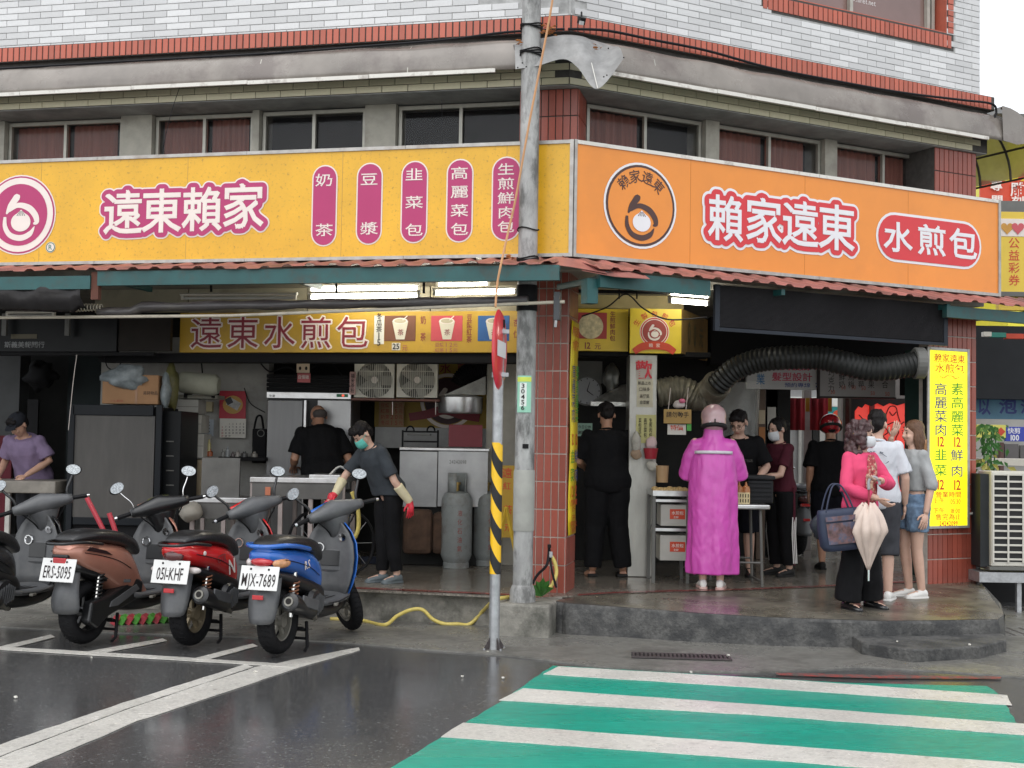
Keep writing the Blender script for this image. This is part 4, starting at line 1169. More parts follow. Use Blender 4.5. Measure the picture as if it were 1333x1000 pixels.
# walls
sw = thing('shop_back_wall', 'dim back wall of the shop behind the kitchen', 'wall', W, (-2, 15, .27))
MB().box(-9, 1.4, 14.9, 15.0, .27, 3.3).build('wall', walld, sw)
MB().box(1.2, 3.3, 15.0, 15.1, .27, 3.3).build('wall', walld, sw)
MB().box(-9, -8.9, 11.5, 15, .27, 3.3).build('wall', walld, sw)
one('white_pier', 'greasy white wall pier behind the calendar', 'wall', (203, 440, 347, 760), 14.0, .3, wallw, bev=0, floor=True)
one('white_pier', 'pale wall pier behind the cardboard box', 'wall', (128, 455, 204, 760), 14.2, .3, wallw, bev=0, floor=True)
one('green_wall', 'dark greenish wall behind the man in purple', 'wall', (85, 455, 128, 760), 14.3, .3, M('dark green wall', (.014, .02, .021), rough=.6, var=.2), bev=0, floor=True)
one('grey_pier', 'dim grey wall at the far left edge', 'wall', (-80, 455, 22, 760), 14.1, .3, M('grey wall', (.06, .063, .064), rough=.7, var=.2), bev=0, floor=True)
one('red_cloth', 'dark red cloth hanging at the far left edge', 'cloth', (-30, 567, 14, 700), 13.9, .05, M('dark red cloth', (.13, .02, .03), rough=.9, var=.3, stretch=(6, 1, .3)))
# header wall and tubes above the yellow board
yh = 1.35
hd = thing('header_panel', 'beige panel band under the awning holding the light tubes', 'panel', A, (-2.4, yh, 2.6))
for i, (a, b) in enumerate(((124, 245), (246, 400), (401, 560), (561, 690))):
    pb_(hd, 'panel', (a, 360, b - .6, 407), yh, .03, M('beige panel', (.42, .38, .27), rough=.6, var=.15, vs=2, dirt=.4, ds=2), A)
tubem = M('lit tube', (1, .97, .86), emit=16, var=0)
tubed = M('unlit tube', (.5, .5, .46), rough=.4)
refl = M('lamp batten', (.6, .58, .5), rough=.4)
def tube(fr, p0, p1, y, label, lit_=True):
    t = thing('light_tube', label, 'light', fr, (*[(a + b) / 2 for a, b in zip((fr.px(*p0, y)[0], y, fr.px(*p0, y)[1]), (fr.px(*p1, y)[0], y, fr.px(*p1, y)[1]))],), 'light tubes under the ceiling')
    a, b = [V((fr.px(*p, y)[0], y, fr.px(*p, y)[1])) for p in (p0, p1)]
    MB().tube([a, b], .015, 8).build('tube', tubem if lit_ else tubed, t)
    u = V((0, 0, .034)); MB().tube([a + u - (b - a) * .02, b + u + (b - a) * .02], .024, 6, flat=.6).build('batten', refl, t)
    for q in (a, b): MB().obox(q + V((0, .0, .012)), (.025, .03, .06)).build('socket', refl, t)
tube(A, (404, 387), (545, 385), .55, 'lit light tube above the gap left of the round sign')
tube(A, (404, 377), (545, 375.5), .95, 'lit light tube further in above the left board')
tube(A, (566, 382), (672, 380), .5, 'lit light tube just left of the utility pole')
tube(A, (570, 371), (636, 369.5), 1.0, 'lit light tube further in beside the utility pole')
tube(A, (238, 388), (384, 387.5), .6, 'unlit light tube above the yellow board at left', False)
tube(B, (872, 392), (921, 396), .5, 'lit light tube left of the slatted screen')
tube(B, (871, 382), (922, 386), .8, 'lit light tube further in left of the slatted screen')
for px, py in ((275, 372), (438, 374), (552, 374)):
    MB().tube([(A.px(px, py - 6, .2)[0], .2, A.px(px, py - 6, .2)[1]), (A.px(px, py + 8, .2)[0], .2, A.px(px, py + 8, .2)[1])], .012, 5).build('hook', blackm, fr=A, label='small black hook under the awning beam, %s of the three' % {275: 'leftmost', 438: 'middle', 552: 'rightmost'}[px], cat='hook')
# yellow board
yb = 1.2
e = R4((234, 406, 688, 459), yb, .08, A)
ib = thing('menu_board', 'old yellow board with maroon lettering and cup pictures over the kitchen', 'sign', A, ((e[0] + e[1]) / 2, yb, e[4]))
MB().box(*e).build('panel', ylb, ib, bev=.004)
def iw(ch, px, py, w, h): x, z = A.px(px, py, yb); mx, mz = mpp(A, px, py, yb); return (ch, x, z, w * mx, h * mz, .0)
m = put([iw(c, 269 + 47.5 * i, 434, 40, 41) for i, c in enumerate('遠東水煎包')], yb - .009)
m.join(blob(m.pts, .004, yb - .0083, .0045)).build('lettering', maroon, ib)
blob(m.pts, .017, yb - .005, .006).build('lettering_outline', creamw, ib)
e2 = R4((487, 411, 500, 448), yb - .004, .003, A); MB().box(*e2).build('note', paper, ib); txt(ib, '冬瓜茶15', 493.5, 429, 7.5, 8, yb - .005, ink, A, vert=True)
cup = M('cup', (.66, .62, .5)); cupd = M('cup drink', (.5, .44, .3))
def cup_pic(x0, x1, col, nm, straw=True):
    pb_(ib, 'picture', (x0, 411, x1, 444), yb - .004, .003, col, A)
    c = (x0 + x1) / 2; f = lambda px, py: A.px(px, py, yb)
    P = [f(c - 10, 418), f(c + 11, 418), f(c + 6, 442), f(c - 5, 442)]
    MB().add([(x, yb - .007, z) for x, z in P], [(0, 1, 2, 3)]).build('cup_print', cup, ib)
    x, z = f(c + .5, 418); disc(x, z, .075, yb - .009, 20, .03).build('cup_rim', creamw, ib); disc(x, z, .06, yb - .011, 20, .022).build('cup_drink', cupd, ib)
    if straw: ribbon([f(c + 4, 417), f(c + 10, 411.5)], [.008, .008], yb - .013, 3).build('straw', creamw, ib)
    x, z = f(c + 1, 433); put([('茶', x, z, .06, .06, .0)], yb - .010).build('cup_mark', maroon, ib)
cup_pic(500.5, 541, M('brown print panel', (.17, .06, .03)), 'a'); cup_pic(561, 602, M('pink print panel', (.55, .07, .09)), 'b'); cup_pic(622, 663, M('blue print panel', (.02, .1, .3)), 'c', False)
pb_(ib, 'price_tag', (510, 446.5, 521, 456), yb - .004, .003, paper, A); txt(ib, '25', 515.5, 451, 6.5, 7, yb - .006, ink, A, .02); txt(ib, '元', 527, 453, 7, 8, yb - .003, M('pale maroon', (.35, .1, .08)), A)
for s, x in (('奶茶', 551), ('豆漿紅茶', 611)): txt(ib, s, x, 428, 7, 9 if len(s) > 2 else 11, yb, maroon, A, vert=True, gap=1.05 if len(s) > 2 else 2)
txt(ib, '杏仁', 672, 428, 7, 10, yb, maroon, A, vert=True, gap=1.5)
txt(ib, '豆漿12元', 581, 449, 5.6, 5.6, yb, MATS['pale maroon'], A); txt(ib, '紅茶15元', 581, 456, 5.6, 5, yb, MATS['pale maroon'], A)
one('roller_housing', 'long black roller shutter housing under the yellow board', 'shutter', (128, 460, 690, 472), 1.25, .2, blackm, A)
# dark hanging board at the left
db = holder('hanging_board', 'dark hanging board with faint pale lettering at upper left', 'sign', (0, 408, 160, 456), 1.0, A)
pb_(db, 'panel', (-60, 412, 152, 458), 1.0, .06, M('black board', (.009, .010, .011), rough=.4, var=.3), A)
pb_(db, 'edge_rail', (-60, 458.5, 200, 463), .98, .08, blackm, A); pb_(db, 'side_panel', (154, 414, 222, 457), 1.02, .05, M('dark brown board', (.018, .014, .011), rough=.5, var=.3), A)
txt(db, '斯義美報關行', 32, 449, 8.3, 8, 1.0, M('faint lettering', (.24, .25, .25)), A); pb_(db, 'faded_strip', (14, 435, 48, 441), .994, .004, M('faint strip', (.1, .085, .05)), A)
for px in (5, 87): pb_(db, 'hanger', (px - 3, 408, px + 3, 437), .9, .03, M('bracket grey', (.12, .12, .11), rough=.5), A)
tube(A, (10, 411.5), (70, 411), .4, 'unlit light tube at the far left edge', False)
# left work counter and purple man's boxes
one('work_counter', 'old grey counter in front of the man in purple', 'counter', (-30, 626, 72, 642), 12.35, .55, M('worn counter', (.22, .2, .17), rough=.6, var=.4, vs=6, dirt=.5), bev=.01)
ct = holder('counter_leg_frame', 'white metal frame carrying the grey counter', 'frame', (5, 640, 80, 760), 12.4, floor=True)
for px in (66, 8): pb_(ct, 'leg', (px - 3, 642, px + 3, 760), 12.4, .04, M('old white paint', (.5, .49, .45), rough=.6, var=.2, dirt=.4), floor=True)
pb_(ct, 'shelf', (-20, 700, 70, 706), 12.42, .45, walld)
# black cabinet with a mesh screen
cb = holder('cabinet', 'tall black cabinet with grey mesh screen front', 'cabinet', (86, 527, 205, 740), 12.45, floor=True)
pb_(cb, 'carcass', (88, 529, 203, 760), 12.5, .75, blackm, floor=True, bev=.006)
for q, n_ in (((86, 527, 94, 760), 'frame'), ((200, 527, 208, 760), 'frame'), ((94.4, 527, 199.6, 541), 'frame'), ((94.4, 674, 199.6, 684), 'frame')): pb_(cb, n_, q, 12.45, .045, M('cabinet frame', (.008, .010, .013), rough=.35, var=.15), bev=.006)
pb_(cb, 'screen', (94, 541, 200, 674), 12.47, .02, M('grey mesh screen', (.065, .06, .054), rough=.45, var=.25, vs=2.5, stretch=(3, 1, .6), bump=.3, bs=300), bev=0)
pb_(cb, 'side_case', (209, 535, 233, 760), 12.6, .7, M('cabinet side', (.005, .006, .007), rough=.4), floor=True, bev=.006)
for k in range(6): pb_(cb, 'louvre', (216, 574 + 19 * k, 226, 575.5 + 19 * k), 12.59, .02, MATS['bracket grey'])
bx = holder('cardboard_box', 'brown cardboard box on top of the black cabinet', 'box', (133, 488, 206, 527), 12.6)
pb_(bx, 'body', (133, 488, 206, 526), 12.6, .42, card, bev=.006); pb_(bx, 'tape', (176, 487.6, 179, 526), 12.597, .003, M('brown tape', (.3, .15, .07), rough=.3)); txt(bx, '易碎物品', 196, 512, 4.6, 5, 12.6, ink, bold=.0); txt(bx, '小心輕放', 152, 522, 4, 3, 12.6, M('red stamp', (.35, .06, .03)), bold=.0)
def lump(name, label, cat, px, Y, d, mat, seed=0, amp=.25, par=None, fr=W, sq=1.0):
    e = R4(px, Y, d, fr); c = V(((e[0] + e[1]) / 2, Y + d / 2, (e[4] + e[5]) / 2))
    m = MB().ell((0, 0, 0), ((e[1] - e[0]) / 2, d / 2, (e[5] - e[4]) / 2), None, 18, 12)
    for i, q in enumerate(m.v):
        s_ = 1 + amp * noise.noise(q * 9 + V((seed, seed, seed))) + amp * .5 * noise.noise(q * 22 + V((seed, 0, 3)))
        m.v[i] = c + q * s_
    return m.build(name, mat, par, smooth=True, fr=fr, label=label, cat=cat)
lump('plastic_bag', 'crumpled blue grey plastic bag on the cardboard box', 'bag', (132, 474, 190, 506), 12.5, .3, M('blue grey bag', (.2, .23, .24), rough=.3, var=.5, vs=12, bump=.5), 3, .5)
lump('plastic_bag', 'thin blue plastic bag hanging right of the cardboard box', 'bag', (206, 488, 221, 530), 12.6, .15, MATS['blue grey bag'], 5, .4)
lump('plastic_bag', 'olive green plastic bag hanging beside the white pier', 'bag', (212, 470, 229, 535), 13.0, .15, M('olive bag', (.17, .16, .06), rough=.35, var=.4, vs=12, bump=.5), 6, .35)
ub = holder('rolled_cover', 'rolled pale green canvas cover on a wall bracket', 'roll', (231, 485, 287, 512), 13.2)
a, b = at(233, 497, 13.2), at(285, 502, 13.2)
MB().tube([a, a.lerp(b, .1), a.lerp(b, .9), b], [.09, .115, .115, .085], 14).build('roll', M('pale canvas', (.38, .38, .3), rough=.8, var=.15, bump=.3, bs=30), ub, smooth='auto')
for px in (240, 276): pb_(ub, 'bracket', (px - 1, 510, px + 1, 518), 13.2, .3, blackm)
one('wall_shelf', 'thin pale shelf under the rolled canvas', 'shelf', (229, 514, 283, 519), 13.3, .35, M('old shelf', (.3, .29, .24), var=.2))
for i, (q, lb_) in enumerate((((231, 520, 258, 539), 'upper white carton below the rolled canvas'), ((236, 540, 262, 564), 'middle white carton on the stack by the black cabinet'), ((234, 565, 265, 596), 'lower wide white carton on the stack by the black cabinet'))):
    c_ = holder('carton', lb_, 'carton', q, 13.35, group='white cartons stacked by the black cabinet'); pb_(c_, 'body', q, 13.35, .35, M('white carton', (.46, .45, .41), rough=.8, var=.12, dirt=.3), bev=.006); pb_(c_, 'seam', (q[0], (q[1] + q[3]) / 2 - .4, q[2], (q[1] + q[3]) / 2 + .4), 13.348, .003, M('carton seam', (.2, .19, .17)))
one('crate', 'beige plastic crate under the white cartons', 'crate', (234, 598, 262, 660), 13.4, .35, M('beige crate', (.32, .26, .17), var=.25))
one('electric_box', 'small cream switch box on the white pier', 'box', (261, 523, 276, 536), 13.9, .08, M('cream box', (.5, .44, .28)))
pn = holder('pinned_note', 'bluish notice sheet pinned on the white pier', 'notice', (262, 546, 279, 567), 13.95); pb_(pn, 'sheet', (262, 546, 278, 568), 13.95, .01, M('bluish paper', (.4, .45, .5))); 
for k in range(4): pb_(pn, 'text_line', (264, 549 + 4 * k, 273, 550.5 + 4 * k), 13.945, .003, MATS['bracket grey'])
cal = holder('wall_calendar', 'red and white wall calendar on the white pier', 'calendar', (286, 509, 320, 570), 13.9)
pb_(cal, 'backing', (285.5, 509, 320, 545), 13.9, .012, M('calendar red', (.42, .025, .045), rough=.5)); pb_(cal, 'date_sheet', (286, 545, 320, 570), 13.895, .012, paper)
x, z = W.px(303, 527, 13.89); disc(x, z, .11, 13.893, 20, .1).build('medallion', M('gold print', (.5, .3, .08)), cal)
MB().obox((x + .01, 13.888, z + .01), (.14, .004, .09), 0, 0, .5).build('photo', M('grey photo', (.45, .45, .45), var=.5, vs=20), cal); MB().obox((x - .04, 13.884, z + .04), (.07, .004, .07), 0, 0, -.5).build('photo', M('dark photo', (.05, .05, .06)), cal)
for r in range(5):
    for c in range(7):
        if (r == 0 and c < 2) or (r == 4 and c > 2): continue
        d_ = r * 7 + c - 1
        if d_ > 30: continue
        txt(cal, str(d_), 289.5 + 4.6 * c, 552 + 3.9 * r, 1.6, 2.1, 13.893, M('calendar red', (0, 0, 0)) if c == 0 else ink, bold=.02, name='day_number')
tb_ = holder('tote_bag', 'black tote bag with a pale round print hanging by the fridge', 'bag', (328, 542, 346, 603), 13.8)
pb_(tb_, 'body', (328, 558, 346, 603), 13.8, .08, blackm, bev=.01); MB().tube(spline([at(331, 558, 13.83), at(334, 544, 13.83), at(338, 541, 13.83), at(341, 544, 13.83), at(343, 558, 13.83)], 5), .012, 6).build('handle', blackm, tb_); x, z = W.px(339.5, 564, 13.79); disc(x, z, .04, 13.79, 18, ring=.008).build('print', MATS['bracket grey'], tb_)
# clutter shelf under the calendar
one('clutter_shelf', 'dark shelf of kitchen clutter below the calendar', 'shelf', (284, 595, 345, 600), 13.5, .4, blackm)
for i, (px, py, w, h, c_) in enumerate(((290, 585, 5, 12, (.25, .25, .24)), (296, 581, 6, 15, (.3, .32, .33)), (303, 588, 5, 8, (.12, .1, .1)), (309, 586, 6, 9, (.35, .33, .3)), (318, 588, 9, 7, (.06, .06, .06)), (331, 588, 9, 8, (.18, .17, .15)), (272, 572, 5, 16, (.4, .36, .16)), (273, 585, 8, 9, (.35, .1, .04)))):
    p = at(px, py + h, 13.55); r = w / 1650 * 13.55 / 2; hh = h / 1650 * 13.55
    MB().lathe([(0, 0), (r, 0), (r, hh * .65), (r * .45, hh * .8), (r * .45, hh), (0, hh)], p, 12).build('bottle', M('bottle%d' % i, c_, rough=.25), label=['grey bottle first on the clutter shelf', 'clear bottle second on the clutter shelf', 'short dark jar on the clutter shelf', 'pale jar on the clutter shelf', 'wide black pot on the clutter shelf', 'brownish jar at the right of the clutter shelf', 'mustard bottle hanging by the bluish notice', 'orange pot beside the white cartons'][i], cat='bottle', smooth='auto')
# fridge and its louvred header
fr_ = holder('fridge', 'tall stainless fridge with a black louvred top', 'fridge', (346, 487, 458, 745), 13.7, floor=True)
pb_(fr_, 'carcass', (347, 488, 457, 760), 13.75, .7, M('fridge inside', (.05, .05, .05)), floor=True)
for k in range(4): pb_(fr_, 'louvre', (347, 488 + 5.6 * k, 456, 492.6 + 5.6 * k), 13.69, .055, blackm)
stl = M('fridge steel', (.17, .17, .17), rough=.42, metal=.6, var=.12, vs=2, stretch=(6, 1, .5))
pb_(fr_, 'control_panel', (347, 511, 457, 519), 13.68, .06, MATS['stainless steel']); pb_(fr_, 'indicator', (438, 513, 453, 517), 13.676, .005, M('panel green', (.05, .25, .12))); pb_(fr_, 'lamp', (445, 514, 448, 516), 13.672, .004, M('panel red', (.6, .05, .03), emit=1.5)); txt(fr_, 'DAYA'[:0] + '冷凍', 354, 515.5, 4, 3.6, 13.68, ink)
pb_(fr_, 'door', (347, 521, 393, 637), 13.66, .08, stl, bev=.006); pb_(fr_, 'lower_door', (347, 641, 393, 760), 13.66, .08, stl, floor=True, bev=.006)
pb_(fr_, 'door_edge', (393.6, 521, 397, 700), 13.6, .14, MATS['stainless steel']); pb_(fr_, 'door', (412, 521, 456, 637), 13.66, .08, M('light fridge steel', (.3, .3, .3), rough=.35, metal=.7, var=.3, vs=2), bev=.006); pb_(fr_, 'lower_door', (400, 641, 456, 760), 13.66, .08, stl, floor=True, bev=.006)
bs = holder('hanging_card', 'red and cream animal face card hanging above the fridge', 'card', (386, 472, 403, 498), 13.4)
pb_(bs, 'card', (386, 473, 403, 485.4), 13.4, .01, M('card cream', (.62, .5, .36))); pb_(bs, 'card_foot', (387, 486, 404, 498), 13.398, .01, M('card red', (.5, .12, .12))); txt(bs, '自慢雞', 395, 491, 4.6, 5, 13.39, creamw)
for px in (390.5, 398.5): x, z = W.px(px, 479.5, 13.39); disc(x, z, .014, 13.396, 12, .02).build('eye_print', ink, bs)
# two box fans on a shelf
fb = one('fan_shelf', 'rusty red shelf carrying the two box fans', 'shelf', (457, 519, 572, 522), 13.3, .35, M('rusty shelf', (.14, .05, .035), var=.3))
fanw = M('fan cream', (.52, .5, .43), rough=.5, var=.12, dirt=.3, dcol=(.25, .23, .18))
for i, (a, b, l_) in enumerate(((462, 514, 'cream box fan, left of the pair on the rusty shelf'), (517, 570, 'cream box fan, right of the pair on the rusty shelf'))):
    fn = holder('box_fan', l_, 'fan', (a, 473, b, 519), 13.3, group='two box fans over the kitchen')
    c = at((a + b) / 2, 495, 13.36); hw = (b - a) / 2 / 1650 * 13.3; hh = 23 / 1650 * 13.3; ri = .19
    n = 32; P = [(c.x + ri * cos(2 * pi * k / n), c.z + ri * sin(2 * pi * k / n)) for k in range(n)]
    Q = [(c.x + hw * max(-1, min(1, 1.42 * cos(2 * pi * k / n))), c.z + hh * max(-1, min(1, 1.42 * sin(2 * pi * k / n)))) for k in range(n)]
    MB().add([(x, 13.3, z) for x, z in P + Q] + [(x, 13.5, z) for x, z in P + Q], [(k, (k + 1) % n, n + (k + 1) % n, n + k) for k in range(n)] + [(2 * n + k, k, (k + 1) % n, 2 * n + (k + 1) % n)[::-1] for k in range(n)] + [(n + k, n + (k + 1) % n, 3 * n + (k + 1) % n, 3 * n + k) for k in range(n)]).build('case', fanw, fn)
    MB().box(c.x - hw, c.x + hw, 13.5, 13.51, c.z - hh, c.z + hh).build('back', M('fan back', (.1, .095, .08)), fn)
    for k in range(5): MB().obox((c.x + .09 * cos(k * 1.257), 13.4, c.z + .09 * sin(k * 1.257)), (.19, .006, .11), 0, .5, -k * 1.257).build('blade', M('fan blade', (.35, .34, .3), rough=.4), fn)
    MB().lathe([(0, 0), (.035, 0), (.035, .05), (0, .05)], (c.x, 13.36, c.z), 14, Matrix.Rotation(rad(90), 3, 'X')).build('hub', creamw, fn)
    for k in range(17):
        x = c.x - .19 + .38 * (k + .5) / 17; h_ = math.sqrt(max(ri ** 2 - (x - c.x) ** 2, .0004))
        MB().box(x - .003, x + .003, 13.29, 13.296, c.z - h_, c.z + h_).build('grille_bar', fanw, fn)
    for h_ in (-.09, .09): MB().box(c.x - .17, c.x + .17, 13.284, 13.29, c.z + h_ - .004, c.z + h_ + .004).build('grille_bar', fanw, fn)
wl = holder('paper_strip', 'small strip notice hanging left of the box fans', 'notice', (455, 484, 463, 514), 13.25); pb_(wl, 'strip', (455, 484, 463, 514), 13.25, .006, M('pinkish paper', (.5, .3, .27))); txt(wl, '福米茶粉', 459, 499, 5, 6, 13.247, ink, vert=True)
# big yellow poster at the back and red price paper
ps = holder('wall_poster', 'large dim yellow wall poster with a bun emblem and ribbon', 'poster', (488, 470, 640, 557), 14.7)
pb_(ps, 'sheet', (488, 468, 640, 557), 14.7, .02, M('dim yellow poster', (.38, .25, .04), rough=.6, var=.15))
txt(ps, '水煎', 591, 480, 14, 14, 14.7, maroon, gap=1.6); x, z = W.px(583, 522, 14.7)
disc(x, z, .32, 14.696, ring=.04).build('emblem_ring', creamw, ps); disc(x, z, .27, 14.694).build('emblem_field', M('black maroon', (.05, .015, .02)), ps); bun_logo(ps, x, z, .19, 14.69, creamw, creamw, maroon)
x0, z0 = W.px(535, 541, 14.68); x1, z1 = W.px(622, 541, 14.68)
ribbon([(x0 - .02, z0 - .02), (x0 + .2, z0 + .02), ((x0 + x1) / 2, z0 + .07), (x1 - .2, z0 + .02), (x1 + .02, z0 - .02)], [.09, .1, .11, .1, .09], 14.688).build('ribbon', maroon, ps)
pp_ = holder('price_paper', 'faint brown price list taped on the dim yellow poster', 'notice', (493, 523, 526, 556), 14.6); pb_(pp_, 'sheet', (493, 523, 526, 556), 14.6, .01, M('brown paper', (.33, .2, .09)))
for k, s in enumerate(('豆漿12元', '紅茶15元', '奶茶20元', '冬瓜15元')): txt(pp_, s, 510, 528 + 7.5 * k, 5.5, 5.5, 14.6, MATS['red stamp'])
for px in (511, 567):
    MB().tube([at(px, 523, 13.2), at(px, 540, 13.2)], .004, 5).build('pull_cord', creamw, label='white pull cord hanging below the %s fan' % ('left' if px < 540 else 'right'), cat='cord'); 
# hood with duct, round pot, rack, red sheet
hdm = M('dull hood metal', (.25, .25, .23), rough=.45, metal=.6, var=.25, dirt=.5)
hq = thing('range_hood', 'dull metal range hood with black duct above the round pot', 'hood', W, at(610, 510, 13.6))
a = [at(577, 515, 13.4), at(632, 490, 13.4), at(632, 514, 13.4)]
MB().add([*a, *[p + V((.06, .6, .03)) for p in a]], [(0, 2, 1), (3, 4, 5), (0, 1, 4, 3), (1, 2, 5, 4), (2, 0, 3, 5)]).build('canopy', hdm, hq)
m = MB(); pts = spline([at(600, 503, 13.6), at(606, 492, 13.6), at(618, 484, 13.6), at(636, 480, 13.6)], 14)
m.tube(pts, [.13 if i % 2 else .118 for i in range(len(pts))], 14).build('duct', blackm, hq, smooth='auto')
c = at(599, 538, 13.5); r = 29 / 1650 * 13.5
MB().lathe([(0, 0), (r * .96, 0), (r, .03), (r, .165), (r * 1.04, .175), (r * .5, .2), (0, .21)], c, 32).build('steam_pot', MATS['stainless steel'], smooth='auto', label='round stainless steamer pot hanging below the hood', cat='pot')
rk = holder('wire_rack', 'dark metal rack with two hoops on the kitchen counter', 'rack', (523, 555, 571, 583), 13.4)
for px in (524, 570): pb_(rk, 'post', (px - 1.2, 560, px + 1.2, 583), 13.4, .02, blackm)
for py in (562, 575): pb_(rk, 'shelf', (525.4, py - 1, 568.6, py + 1), 13.4, .3, blackm)
for px in (534, 561): MB().tube([at(px + 5 * cos(t), 561 - 6 * sin(t), 13.45) for t in np.linspace(0, pi, 9)], .01, 6).build('hoop', blackm, rk)
pb_(rk, 'tray', (530, 565, 560, 567), 13.42, .2, MATS['bracket grey'])
one('red_sheet', 'dark red board standing on the kitchen counter', 'board', (584, 553, 628, 582), 13.35, .02, M('dark red board', (.2, .02, .03), rough=.5, var=.15))
one('backsplash', 'pale grey splash panel above the kitchen counter', 'panel', (488, 557, 640, 584), 14.5, .02, M('splash grey', (.3, .3, .29), rough=.4, var=.2), bev=0)
kc = holder('kitchen_counter', 'stainless counter with two panel doors and a scratched note', 'counter', (522, 583, 635, 745), 13.3, floor=True)
pb_(kc, 'top', (520, 583, 637, 587), 13.27, .8, MATS['stainless steel'], bev=.006); pb_(kc, 'panel', (520, 587.6, 569, 660), 13.3, .03, MATS['light fridge steel']); pb_(kc, 'panel', (570, 587.6, 635, 660), 13.3, .03, MATS['light fridge steel']); pb_(kc, 'carcass', (521, 588, 634, 745), 13.345, .7, walld, floor=True)
txt(kc, '24242098', 596, 601.5, 3.5, 5, 13.3, MATS['bracket grey'], bold=0)
for i, (q, l_) in enumerate((((524, 664, 562, 722), 'brown paper sack under the left end of the counter'), ((562, 668, 592, 722), 'darker brown paper sack beside the gas cylinder'))):
    one('paper_sack', l_, 'sack', q, 13.05 + .03 * i, .24, M('brown sack', (.08, .045, .028), rough=.85, var=.5, vs=8, bump=.5), bev=.05)
one('tile_skirting', 'dark blue tile step at the back of the shop floor', 'step', (470, 726, 640, 740), 13.35, .02, M('dark blue tile', (.02, .025, .04), rough=.3), floor=True)
# gas cylinders
gm = M('grey gas cylinder', (.25, .27, .265), rough=.5, var=.15, vs=6, dirt=.5, dcol=(.12, .08, .06), ds=5)
def gas(px, py, w, h, l_):
    p = G(px, py, .278); p.y -= .22; p.x -= .02; r = w / 2 / 1650 * p.y; s_ = h / 1650 * p.y
    t = thing('gas_cylinder', l_, 'gas cylinder', W, (p.x, p.y, .278), 'grey gas cylinders by the counter')
    MB().lathe([(0, 0), (r * .84, 0), (r * .84, .05), (r * .8, .055), (r * .9, .09), (r, .13), (r, s_ * .68), (r * .97, s_ * .73), (r * .8, s_ * .785), (r * .3, s_ * .81), (0, s_ * .81)], (p.x, p.y, .278), 28).build('body', gm, t, smooth='auto')
    rc = r * .62; n = 20
    rs = [(p.x + rc * cos(a), p.y + rc * sin(a)) for a in [.5 + (2 * pi - 1.1) * k / n - pi / 2 + .55 for k in range(n + 1)]]
    m = MB().add([(x, y, z) for z in (.278 + s_ * .78, .278 + s_) for x, y in rs], [(i, i + 1, n + 2 + i, n + 1 + i) for i in range(n)])
    o = m.build('collar', gm, t, smooth=True); q = o.modifiers.new('s', 'SOLIDIFY'); q.thickness = .006
    MB().lathe([(.02, 0), (.02, .07), (.035, .075), (.035, .1), (0, .1)], (p.x, p.y, .278 + s_ * .8), 10).build('valve', M('brass', (.4, .28, .1), metal=.8, rough=.4), t)
    MB().lathe([(r * 1.005, 0), (r * 1.012, .006), (r * 1.005, .012)], (p.x, p.y, .278 + s_ * .66), 28).build('weld_band', gm, t)
    m = MB()
    for i, c_ in enumerate('液化石油氣'):
        k = put([(c_, 0, 0, .05, .06, .0)], 0); a = -.15
        m.join(k.tf(Matrix.Translation((p.x, p.y, .278 + s_ * .58 - i * .09)) @ Matrix.Rotation(.25, 4, 'Z') @ Matrix.Translation((0, -r - .003, 0))))
    m.build('lettering', M('faded red paint', (.3, .07, .06)), t)
gas(597, 736, 40, 122, 'grey gas cylinder standing nearest the man in gloves'); gas(636, 733, 39, 118, 'grey gas cylinder half hidden behind the striped post')
sg = thing('folding_sign', 'yellow folding floor sign with red characters behind the striped post', 'sign', W, at(662, 690, 12.7))
pb_(sg, 'panel', (641, 606, 672, 700), 12.9, .02, ylb); txt(sg, '遠', 660, 616, 13, 13, 12.9, redp); txt(sg, '紅', 660, 633, 10, 10, 12.9, redp); txt(sg, '茶', 661, 664, 11, 12, 12.9, redp); txt(sg, '元', 661, 687, 9, 10, 12.9, redp)
for d in (-1, 1):
    a, b = at(659, 660, 12.4), at(659 + d * 17, 745, 12.2); MB().tube([a, b], .018, 4).build('leg', M('yellow plastic', (.55, .36, .03), rough=.5), sg)
cable([at(262, 470, 13.9), at(264, 500, 13.85), at(259, 525, 13.9), at(250, 545, 13.9)], .008, 'dark wire running down the white pier left of the calendar')
cable([at(318, 505, 13.85), at(326, 525, 13.85), at(345, 537, 13.8)], .006, 'dark wire sagging between the calendar and the fridge')
cable([at(340, 474, 13.6), at(352, 484, 13.5), at(372, 478, 13.5), at(392, 484, 13.5), at(412, 476, 13.5)], .008, 'tangled wire above the louvred fridge top')
cable([at(433, 474, 13.3), at(446, 490, 13.2), at(456, 504, 13.2)], .004, 'thin slanting wire left of the box fans')
cable([at(136, 462, 12.9), at(140, 478, 12.8), at(152, 482, 12.8), at(158, 470, 12.9)], .007, 'black wire loop over the cardboard box')
cable([at(100, 462, 12.3), at(95, 500, 12.3), at(89, 560, 12.35)], .003, 'thin pale wire hanging in front of the black cabinet', None, creamw)
lump('kitchen_clutter', 'dark heap of tools on the wall shelf at far left', 'tools', (26, 470, 66, 505), 13.8, .3, blackm, 17, .6)
one('door_panel', 'black doorway panel behind the man in purple', 'door', (33, 520, 47, 700), 14.05, .04, M('door black', (.008, .008, .009)), bev=0)
one('tiled_wall', 'pale tiled wall behind the folding sign', 'wall', (632, 465, 690, 760), 13.45, .2, M('pale tiled wall', (.3, .28, .23), rough=.4, var=.2), bev=0, floor=True)
